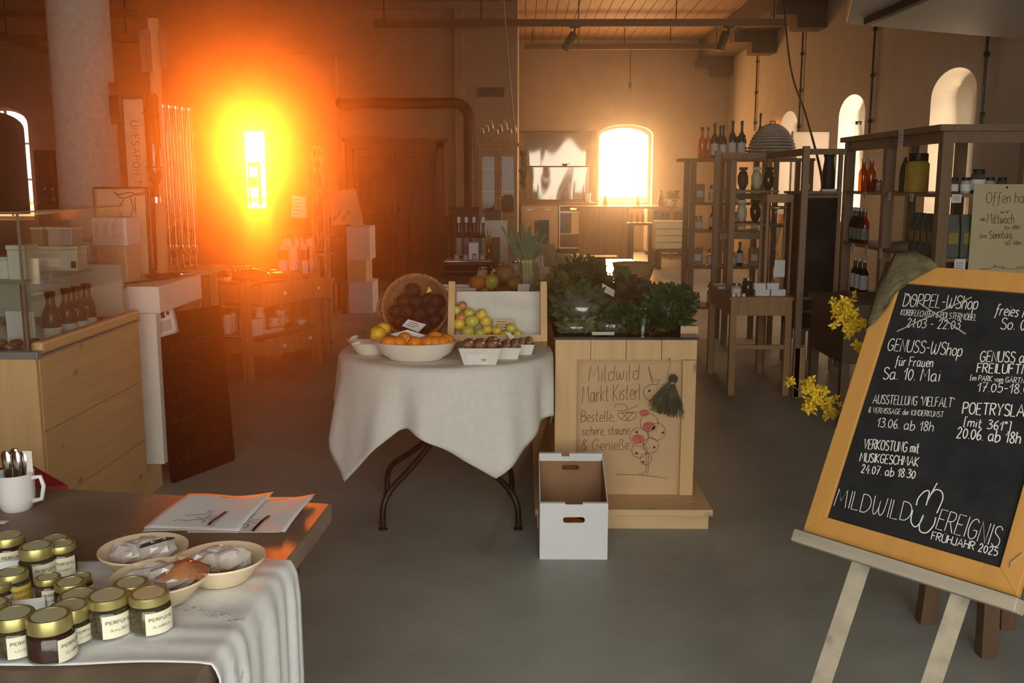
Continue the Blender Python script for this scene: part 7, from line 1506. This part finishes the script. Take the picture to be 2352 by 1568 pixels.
bag('teal pouch beside the big yellow oil jar', (gx0 + .03, gy0 + .67, 1.421), .06, .24, -math.pi / 2, ('tealbag', 'bag_t'))
for i in range(2): bottle('oil_bottle', 'glowing orange oil bottle on the upper shelf, %s from the far post' % ORD[i], (gx0 + .02, gy1 - .28 - .17 * i, 1.421), .036, .25, 'amberglass', 'bottle', 'orange oil bottles', .45, capmat='paper', n=14)
for i in range(3): preserve('shelf_jar', 'short jar beside the orange oil bottles, %s from them' % ORD[i], (gx0 + .12, gy1 - .2 - .14 * i, 1.421), .035, .09, 'plastic', 'steel', 'short jars on the upper shelf')
for i in range(3): bottle('shelf_bottle', 'dark bottle on the low shelf behind the yellow blossoms, %s from the far post' % ORD[i], (gx0 + .04, gy1 - .15 - .11 * i, .621), .036, .28, 'greenglass', 'bottle', 'dark bottles on the low shelf', .35, lab='paper', capmat='cream', n=12)
for i in range(4): preserve('shelf_jar', 'pale jar on the low shelf side, %s from the near post' % ORD[i], (gx0 + .04, gy0 + .2 + .12 * i, .621), .045, .15, 'plastic', 'steel', 'pale jars on the low shelf', lab='paper')
for i in range(5): preserve('shelf_jar', 'wide jar on the low front shelf, %s from the post' % ORD[i], (gx0 + .08 + .083 * i, gy0 + .03, .621), .038, .15, 'plastic', 'steel', 'wide jars on the low front shelf', lab='paper')
def tagcard(x, y, z, side, lab, w=.05, h=.075):
    e = empty('shelf_label', (x, y, z), lab, 'label', 'white shelf labels'); mb = MB()
    if side: mb.bb(-.002, 0, -w / 2, w / 2, -h, -.003)
    else: mb.bb(-w / 2, w / 2, -.002, 0, -h, -.003)
    mb.build('card', 'paper', e); mb = MB()
    for k in range(3):
        z0 = -h * (.35 + .18 * k)
        if side: mb.bb(-.0028, -.0021, -w * .35, w * .3, z0, z0 + .004)
        else: mb.bb(-w * .35, w * .3, -.0028, -.0021, z0, z0 + .004)
    mb.build('lettering', 'inkl', e)
for i, y in enumerate((6.42, 6.72, 7.1, 7.4, 7.7)): tagcard(gx0 - .0365, y, 1.02, True, 'white label under the long side of the bag shelf, %s from the near post' % ORD[i])
for i, x in enumerate((.12, .24, .36)): tagcard(gx0 + x, gy0 - .0365, 1.02, False, 'white label under the front edge of the bag shelf, %s from the post' % ORD[i], .07, .085)
for i, x in enumerate((.07, .2, .33)): tagcard(gx0 + x, gy0 - .0365, 1.42, False, 'white label under the upper front shelf, %s from the post' % ORD[i], .06, .055)
for i, y in enumerate((6.6, 7.0, 7.5)): tagcard(gx0 - .0365, y, 1.42, True, 'white label under the upper long shelf, %s from the near post' % ORD[i], .06, .055)
tagcard(gx0 - .0765, 6.75, 1.842, True, 'white label hanging from the top board of the goods shelf', .08, .12)
p = PY(1987, 325, 7.7); preserve('shelf_jar', 'small glass jar standing on top of the goods shelf far end', (gx0 + .02, 7.9, 1.841), .03, .12, 'glass', 'steel')
# opening-hours sign on the shelf front
a, b = PY(2241, 423, gy0 - .06), PY(2237, 640, gy0 - .06)
e = empty('opening_sign', (a.x, gy0 - .0385, b.z), 'buff paper sign with handwritten opening hours on the goods shelf', 'sign'); h = a.z - b.z
mb = MB(); mb.bb(0, .45, -.004, 0, 0, h); mb.build('sheet', 'signpaper', e)
mb = MB()
def SO(u, v): p = PY(u, v, gy0 - .0385); return (p.x - a.x, p.z - b.z)
for t, p0, p1, hp in (('Offen haben', (2264, 466), (2385, 466), 24), ('wir', (2297, 490), (2318, 490), 10), ('ab', (2251, 507), (2262, 507), 8), ('Mittwoch', (2266, 513), (2327, 513), 22), ('10-18h', (2305, 528), (2341, 526), 9), ('bis', (2251, 546), (2265, 546), 10), ('Sonntag', (2271, 548), (2322, 546), 17), ('10-18h', (2306, 564), (2345, 562), 9)):
    write(mb, t, SO(*p0), SO(*p1), hp * 6.2 / FPX, .0042, .0006)
for pl in ([(2250, 618), (2275, 616), (2284, 610), (2295, 614), (2320, 618), (2352, 616)], [(2283, 606), (2286, 614)], [(2300, 610), (2306, 615)], [(2332, 613), (2352, 612)]): ribbon(mb, [SO(*q) for q in pl], .004, .0006)
mb.v = [(x, -.0045 - z, y) for x, y, z in mb.v]; mb.build('lettering', 'ink', e)
for x in (.42,): mb = MB(); mb.tube([(.2, -.004, h - .02), (.2, -.012, h - .02)], .006, 8); mb.build('pin', 'iron', e)
# dark low table between cabinet and shelf
p = GZ(1925, 988); e = empty('dark_side_table', (p.x, p.y, 0), 'low dark side table behind the yellow blossoms', 'table')
zt = PY(1930, 700, p.y).z
mb = MB(); mb.bb(-.02, .5, -.02, .7, zt - .03, zt); mb.build('top', 'darkwood', e); mb = MB(); mb.bb(.0, .48, .0, .68, zt - .36, zt - .031); mb.build('drawer_case', 'darkwood', e)
for x in (-.0, .43):
    for y in (.0, .62): mb = MB(); mb.bar((x + .025, y + .025, 0), (x + .025, y + .025, zt - .361), .05, .05); mb.build('leg', 'brownwood', e)
# ================================================================== kitchen at the far end
ky = YB - .02
def kb(u0, u1, vt, vb, Y): return PY(u0, vt, Y), PY(u1, vb, Y)
# splashback and shelf
a, b = kb(1209, 1368, 305, 458, ky)
e = empty('steel_splashback', (a.x, ky, b.z), 'wavy polished metal splashback reflecting the hall', 'splashback'); w, h = b.x - a.x, a.z - b.z
for k in range(2):
    mb = MB(); z0 = 0 if k == 0 else h * .5 + .01; mb.grid(24, 10, lambda s, t: (w * s, -.03 - .005 * math.sin(s * 8 + t * .7 + k) - .002 * math.sin(s * 17 - t * 1.5), z0 + (h * .5 - .02) * t)); mb.build('sheet', 'mirror', e, True)
mb = MB(); mb.bb(-.02, w + .02, -.12, -.002, h * .5 - .015, h * .5 + .005); mb.build('shelf', 'brownwood', e)
mb = MB(); mb.bb(-.12, w, -.05, -.002, h, h + .04); mb.build('top_rail', 'brownwood', e)
sh = b.z + h * .5 + .006
e = empty('pan', (PY(1297, 375, ky).x, ky - .085, sh), 'small dark pan on the splashback shelf', 'pan'); mb = MB(); mb.lathe([(.035, 0), (.05, .01), (.055, .05)], 16); mb.build('bowl', 'iron', e, True, auto=A40); mb = MB(); mb.tube([(.05, 0, .04), (.12, .0, .05)], .006, 6); mb.build('handle', 'iron', e)
# base run under the splashback
yk = 20.55
a, b = kb(1195, 1336, 466, 600, yk); ktop = a.z; 
e = empty('kitchen_worktop', (a.x, yk, ktop - .05), 'wooden kitchen worktop below the splashback', 'worktop'); w = PY(1372, 466, yk).x - a.x
mb = MB(); mb.bb(0, w, -.03, ky - yk - .05, 0, .05); mb.build('slab', 'oak', e)
c0 = a.x
for i, (u0, u1, lb, mt) in enumerate(((1196, 1283, 'pale kitchen cabinet with drawers below the worktop', 'white'), (1284, 1336, 'kitchen base unit with a built-in oven', 'steel'))):
    q0, q1 = PY(u0, 480, yk), PY(u1, 480, yk); e = empty('kitchen_cabinet', (q0.x + .005, yk, 0), lb, 'cabinet', 'kitchen base units'); w = q1.x - q0.x - .01
    mb = MB(); mb.bb(0, w, .0, .6, .1, ktop - .051); mb.build('body', mt, e); mb = MB(); mb.bb(.03, w - .03, .05, .58, 0, .099); mb.build('plinth', 'black', e)
    if i == 0:
        for x0, x1 in ((.02, w * .5 - .005), (w * .5 + .005, w - .02)):
            mb = MB(); mb.bb(x0, x1, -.02, -.001, .13, ktop - .08); dr = mb.build('door', 'white', e, bevel=.003); mb = MB(); mb.bb(x0 + .1, x0 + .22, -.035, -.021, ktop - .14, ktop - .125); mb.build('handle', 'steel', dr)
    else:
        mb = MB(); mb.bb(.02, w - .02, -.02, -.001, ktop - .17, ktop - .07); pn = mb.build('control_panel', 'black', e); mb = MB(); mb.bb(w * .5, w * .78, -.0225, -.0205, ktop - .14, ktop - .10); mb.build('display', emit('oven_display', (1, .55, .1), 3), pn)
        mb = MB(); mb.bb(.02, w * .55, -.02, -.001, .42, ktop - .20); dr = mb.build('oven_door', 'blackgloss', e); mb = MB(); mb.tube([(.05, -.04, ktop - .22), (w * .5, -.04, ktop - .22)], .01, 6); mb.build('handle', 'chrome', dr)
        mb = MB(); mb.bb(w * .57, w - .02, -.02, -.001, .42, ktop - .20); mb.build('side_door', 'white', e); mb = MB(); mb.bb(.02, w - .02, -.02, -.001, .13, .40); mb.build('drawer', 'brownwood', e)
# metal can and small things on the worktop
e = empty('metal_can', (PY(1350, 466, yk).x, yk + .12, ktop + .001), 'steel can on the worktop beside the bright window', 'can'); mb = MB(); mb.lathe([(.065, 0), (.065, .18)], 18); mb.build('body', 'chrome', e, True, auto=A40); mb = MB(); mb.lathe([(.067, .1805), (.067, .2), (.04, .21)], 18); mb.build('lid', 'chrome', e, True, auto=A40)
# dark chair back before it
p = GZ(1243, 612); e = empty('kitchen_chair', (PY(1243, 540, 17.5).x, 17.5, 0), 'dark chair with a solid back before the kitchen units', 'chair'); z1 = PY(1243, 507, 17.5).z
hw_ = (PY(1258, 530, 17.5).x - PY(1227, 530, 17.5).x) / 2
mb = MB(); mb.bb(-hw_, hw_, -.02, .0, .55, z1); mb.build('backrest', 'black', e, bevel=.01); mb = MB(); mb.bb(-hw_, hw_, .0, .4, .43, .47); mb.build('seat', 'black', e)
for x in (-hw_ + .02, hw_ - .02): mb = MB(); mb.bar((x, -.01, 0), (x, -.01, .549), .035, .03); mb.build('leg', 'black', e); mb = MB(); mb.bar((x, .37, 0), (x, .37, .43), .035, .03); mb.build('leg', 'black', e)
# island with wooden front
yi = 18.9
a, b = kb(1335, 1445, 474, 590, yi); zi = a.z
e = empty('kitchen_island', (a.x, yi, 0), 'kitchen island with a plain wooden front below the bright window', 'island'); w = b.x - a.x
mb = MB(); mb.bb(0, w * .82, 0, .8, .09, zi - .04); mb.build('front_body', 'oak', e); mb = MB(); mb.bb(w * .83, w, .0, .8, 0, zi - .04); mb.build('end_post', 'oak', e); mb = MB(); mb.bb(0, .06, .0, .06, 0, .089); mb.build('foot', 'oak', e)
mb = MB(); mb.bb(-.12, w + .9, -.05, .85, zi - .039, zi); mb.build('top', 'shelfwood', e)
mb = MB(); mb.bb(w + .78, w + .84, 0, .06, 0, zi - .04); mb.build('leg', 'oak', e)
# bottles and pots on the island
for i, (u, h, mt, r) in enumerate(((1518, .30, 'brownglass', .05), (1530, .16, 'porcelain', .05), (1540, .14, 'porcelain', .045), (1552, .16, 'glass', .045), (1390, .18, 'amberglass', .04), (1425, .16, 'glass', .035), (1465, .20, 'oilglass', .03))):
    p = PY(u, 470, yi + .25); bottle('counter_bottle', '%s on the kitchen island, %s in the row' % (['brown bottle', 'white jug', 'white cup', 'clear jar', 'amber bottle', 'clear bottle', 'oil bottle'][i], ORD[i]), (p.x, yi + .25, zi + .001), r, h, mt, 'bottle', 'vessels on the kitchen island', .5, capmat='iron', n=12)
p = PY(1545, 465, yi + .5); e = empty('herb_pot', (p.x, yi + .5, zi + .001), 'potted herbs on the kitchen island', 'plant'); mb = MB(); mb.lathe([(.06, 0), (.08, .12)], 14); mb.build('pot', 'darkwood', e, True, auto=A40); mb = MB()
for k in range(140): leaf_mesh(mb, (rnd(-.1, .1), rnd(-.06, .06), .12 + rnd(0, .14)), .07, .02, (rnd(-1, 1), rnd(-1, 1), rnd(0, 1.3)))
mb.build('foliage', 'leaf_d', e)
# small dark high table and pale crate boxes before the island
yt = 17.4
a, b = kb(1447, 1503, 512, 605, yt); e = empty('high_table', (a.x, yt, 0), 'small dark high table beside the island', 'table'); w = b.x - a.x; z = a.z
mb = MB(); mb.bb(-.03, w + .0, -.02, .4, z - .04, z); mb.build('top', 'darkwood', e)
for x in (0, w - .07):
    for y in (0, .32): mb = MB(); mb.bb(x, x + .07, y, y + .06, 0, z - .041); mb.build('leg', 'darkwood', e)
for i in range(3): bottle('counter_bottle', 'small bottle glinting on the dark high table, %s from the left' % ORD[i], (a.x + .04 + .1 * i, yt + .12, z + .001), .025, .2, 'amberglass', 'bottle', 'bottles on the dark high table', .5, capmat='gold', n=10)
a, b = kb(1507, 1592, 510, 572, 16.8); zb_ = b.z
e = empty('crate_bench', (a.x, 16.8, 0), 'dark low bench carrying the pale slatted crate', 'bench'); w = b.x - a.x
mb = MB(); mb.bb(0, w, 0, .5, zb_ - .06, zb_ - .001); mb.build('top', 'darkwood', e)
for x in (.05, w - .12):
    for y in (.03, .42): mb = MB(); mb.bb(x, x + .06, y, y + .05, 0, zb_ - .061); mb.build('leg', 'darkwood', e)
e = empty('slatted_crate', (a.x, 16.82, zb_), 'pale slatted crate on the dark low bench', 'crate'); h = a.z - zb_
for k in range(4): mb = MB(); mb.bb(0, w, 0, .012, .006 + k * h / 4, (k + 1) * h / 4 - .006); mb.build('slat', 'cream', e); mb = MB(); mb.bb(0, w, .43, .442, .006 + k * h / 4, (k + 1) * h / 4 - .006); mb.build('slat', 'cream', e)
for x in (0.0, w - .02): mb = MB(); mb.bb(x, x + .02, .0125, .4295, .0, h); mb.build('end_board', 'cream', e)
mb = MB(); mb.bb(-.01, w + .01, -.01, .45, h, h + .015); mb.build('lid', 'cream', e)
# stove at the right of the island
ys = 20.0
a, b = kb(1488, 1576, 472, 600, ys); e = empty('cooker', (a.x, ys, 0), 'pale cooker with a black oven window behind the crate', 'cooker'); w = b.x - a.x; z = a.z
mb = MB(); mb.bb(0, w, 0, .6, .08, z - .03); mb.build('body', 'white', e); mb = MB(); mb.bb(0, w, -.02, .62, z - .029, z); mb.build('hob', 'steel', e); mb = MB(); mb.bb(.12, w - .1, -.012, -.001, z - .32, z - .12); mb.build('oven_window', 'blackgloss', e); mb = MB(); mb.tube([(.12, -.04, z - .1), (w - .1, -.04, z - .1)], .01, 6); mb.build('handle', 'chrome', e)
for x in (.03, w - .09): mb = MB(); mb.bb(x, x + .06, .05, .55, 0, .079); mb.build('foot', 'black', e)
# ---- glazed cabinet left of the kitchen with glasses on top
yc = 13.4
a, b = kb(1099, 1188, 328, 600, yc); e = empty('glazed_cabinet', (a.x, yc, 0), 'pale wooden cabinet with glass doors before the kitchen passage', 'cabinet'); w = b.x - a.x; z = a.z
mb = MB(); mb.bb(.0, .02, .0, .4, .05, z - .04); mb.bb(w - .02, w, .0, .4, .05, z - .04); mb.build('side', 'oak', e); mb = MB(); mb.bb(.02, w - .02, .38, .4, .05, z - .04); mb.build('back', 'brownwood', e)
mb = MB(); mb.bb(-.03, w + .03, -.03, .42, z - .04, z); mb.build('cornice', 'oak', e, bevel=.006); mb = MB(); mb.bb(0, w, .0, .4, 0, .049); mb.build('plinth', 'oak', e)
for q in (.7, 1.05, 1.35, 1.65): mb = MB(); mb.bb(.021, w - .021, .03, .379, q, q + .015); mb.build('shelf', 'oak', e)
zd = PY(1140, 498, yc).z
for s in range(2):
    x0, x1 = .004 + s * w / 2, w / 2 - .002 + s * w / 2
    d_ = empty('glazed_door'); d_.parent = e
    for nm, q in (('stile', (x0, x0 + .045, zd, z - .12)), ('stile', (x1 - .045, x1, zd, z - .12)), ('rail', (x0 + .0455, x1 - .0455, zd, zd + .06)), ('rail', (x0 + .0455, x1 - .0455, z - .18, z - .12))): mb = MB(); mb.bb(q[0], q[1], -.022, -.001, q[2], q[3]); mb.build(nm, 'oak', d_)
    mb = MB(); mb.bb(x0 + .04, x1 - .04, -.012, -.009, zd + .05, z - .15); mb.build('pane', 'windowglass', d_); mb = MB(); mb.ball((x1 - .022 if s == 0 else x0 + .022, -.032, zd + .25), .012, 8); mb.build('knob', 'chrome', d_, True)
mb = MB(); mb.bb(.003, w - .003, -.022, -.001, z - .118, z - .042); mb.build('frieze', 'oak', e); mb = MB(); mb.bb(.003, w - .003, -.022, -.001, .06, zd - .004); mb.build('lower_door', 'oak', e)
for i in range(8):
    x = a.x + .04 + i * (w - .08) / 7; hh = .2 + .05 * (i % 3)
    g = empty('wine_glass', (x, yc + .1 + .12 * (i % 2), z + .001), 'stemmed glass on the glazed cabinet, %s from the left' % ORD[i], 'glass', 'glasses on the glazed cabinet')
    mb = MB(); mb.lathe([(.026, 0), (.005, .008), (.004, hh * .5)], 12); mb.build('stem', 'glass', g, True); mb = MB(); mb.lathe([(.005, hh * .5), (.03, hh * .65), (.027, hh)], 12, caps=False); mb.build('bowl', 'glass', g, True)
# dark sprigs hanging at the cabinet edge
p = PY(1196, 380, 13.3); e = empty('hanging_sprig', (a.x + w + .026, 13.45, z - .06), 'dark dried sprig hanging at the right edge of the glazed cabinet', 'herbs'); mb = MB()
for k in range(110): leaf_mesh(mb, (.03 + rnd(-.02, .03), rnd(-.06, .0), -rnd(0, .5)), .07, .018, (rnd(-.2, .8), rnd(-1, .3), rnd(-1, .2)))
mb.build('foliage', 'herb', e); mb = MB(); mb.tube([(.0, -.02, .03), (.03, -.03, -.1), (.035, -.03, -.5)], .005, 5); mb.build('stem', 'twig', e)
# rope from the ceiling to the cabinet
t0 = PY(1156, -5, 13.2); mb = MB(); q = [Vector((t0.x - .02, 13.2, CEIL - .002)), t0, PY(1168, 150, 13.25), PY(1182, 300, 13.35), Vector((a.x + w - .03, 13.42, z + .005))]; mb.tube(q, .012, 6); tag(mb.build('hanging_rope', 'rope', smooth=True), 'pale rope hanging from the ceiling to the glazed cabinet', 'rope')
# vent grille on the partition
p = PY(1128, 212, YP); e = empty('vent_grille', (p.x, YP - .003, p.z), 'small dark vent grille high on the partition', 'vent'); mb = MB(); mb.bb(-.2, .2, -.012, 0, -.07, .07); mb.build('frame', 'iron', e)
for k in range(5): mb = MB(); mb.bb(-.18, .18, -.02, -.0125, -.055 + k * .024, -.043 + k * .024); mb.build('slat', 'iron', e)
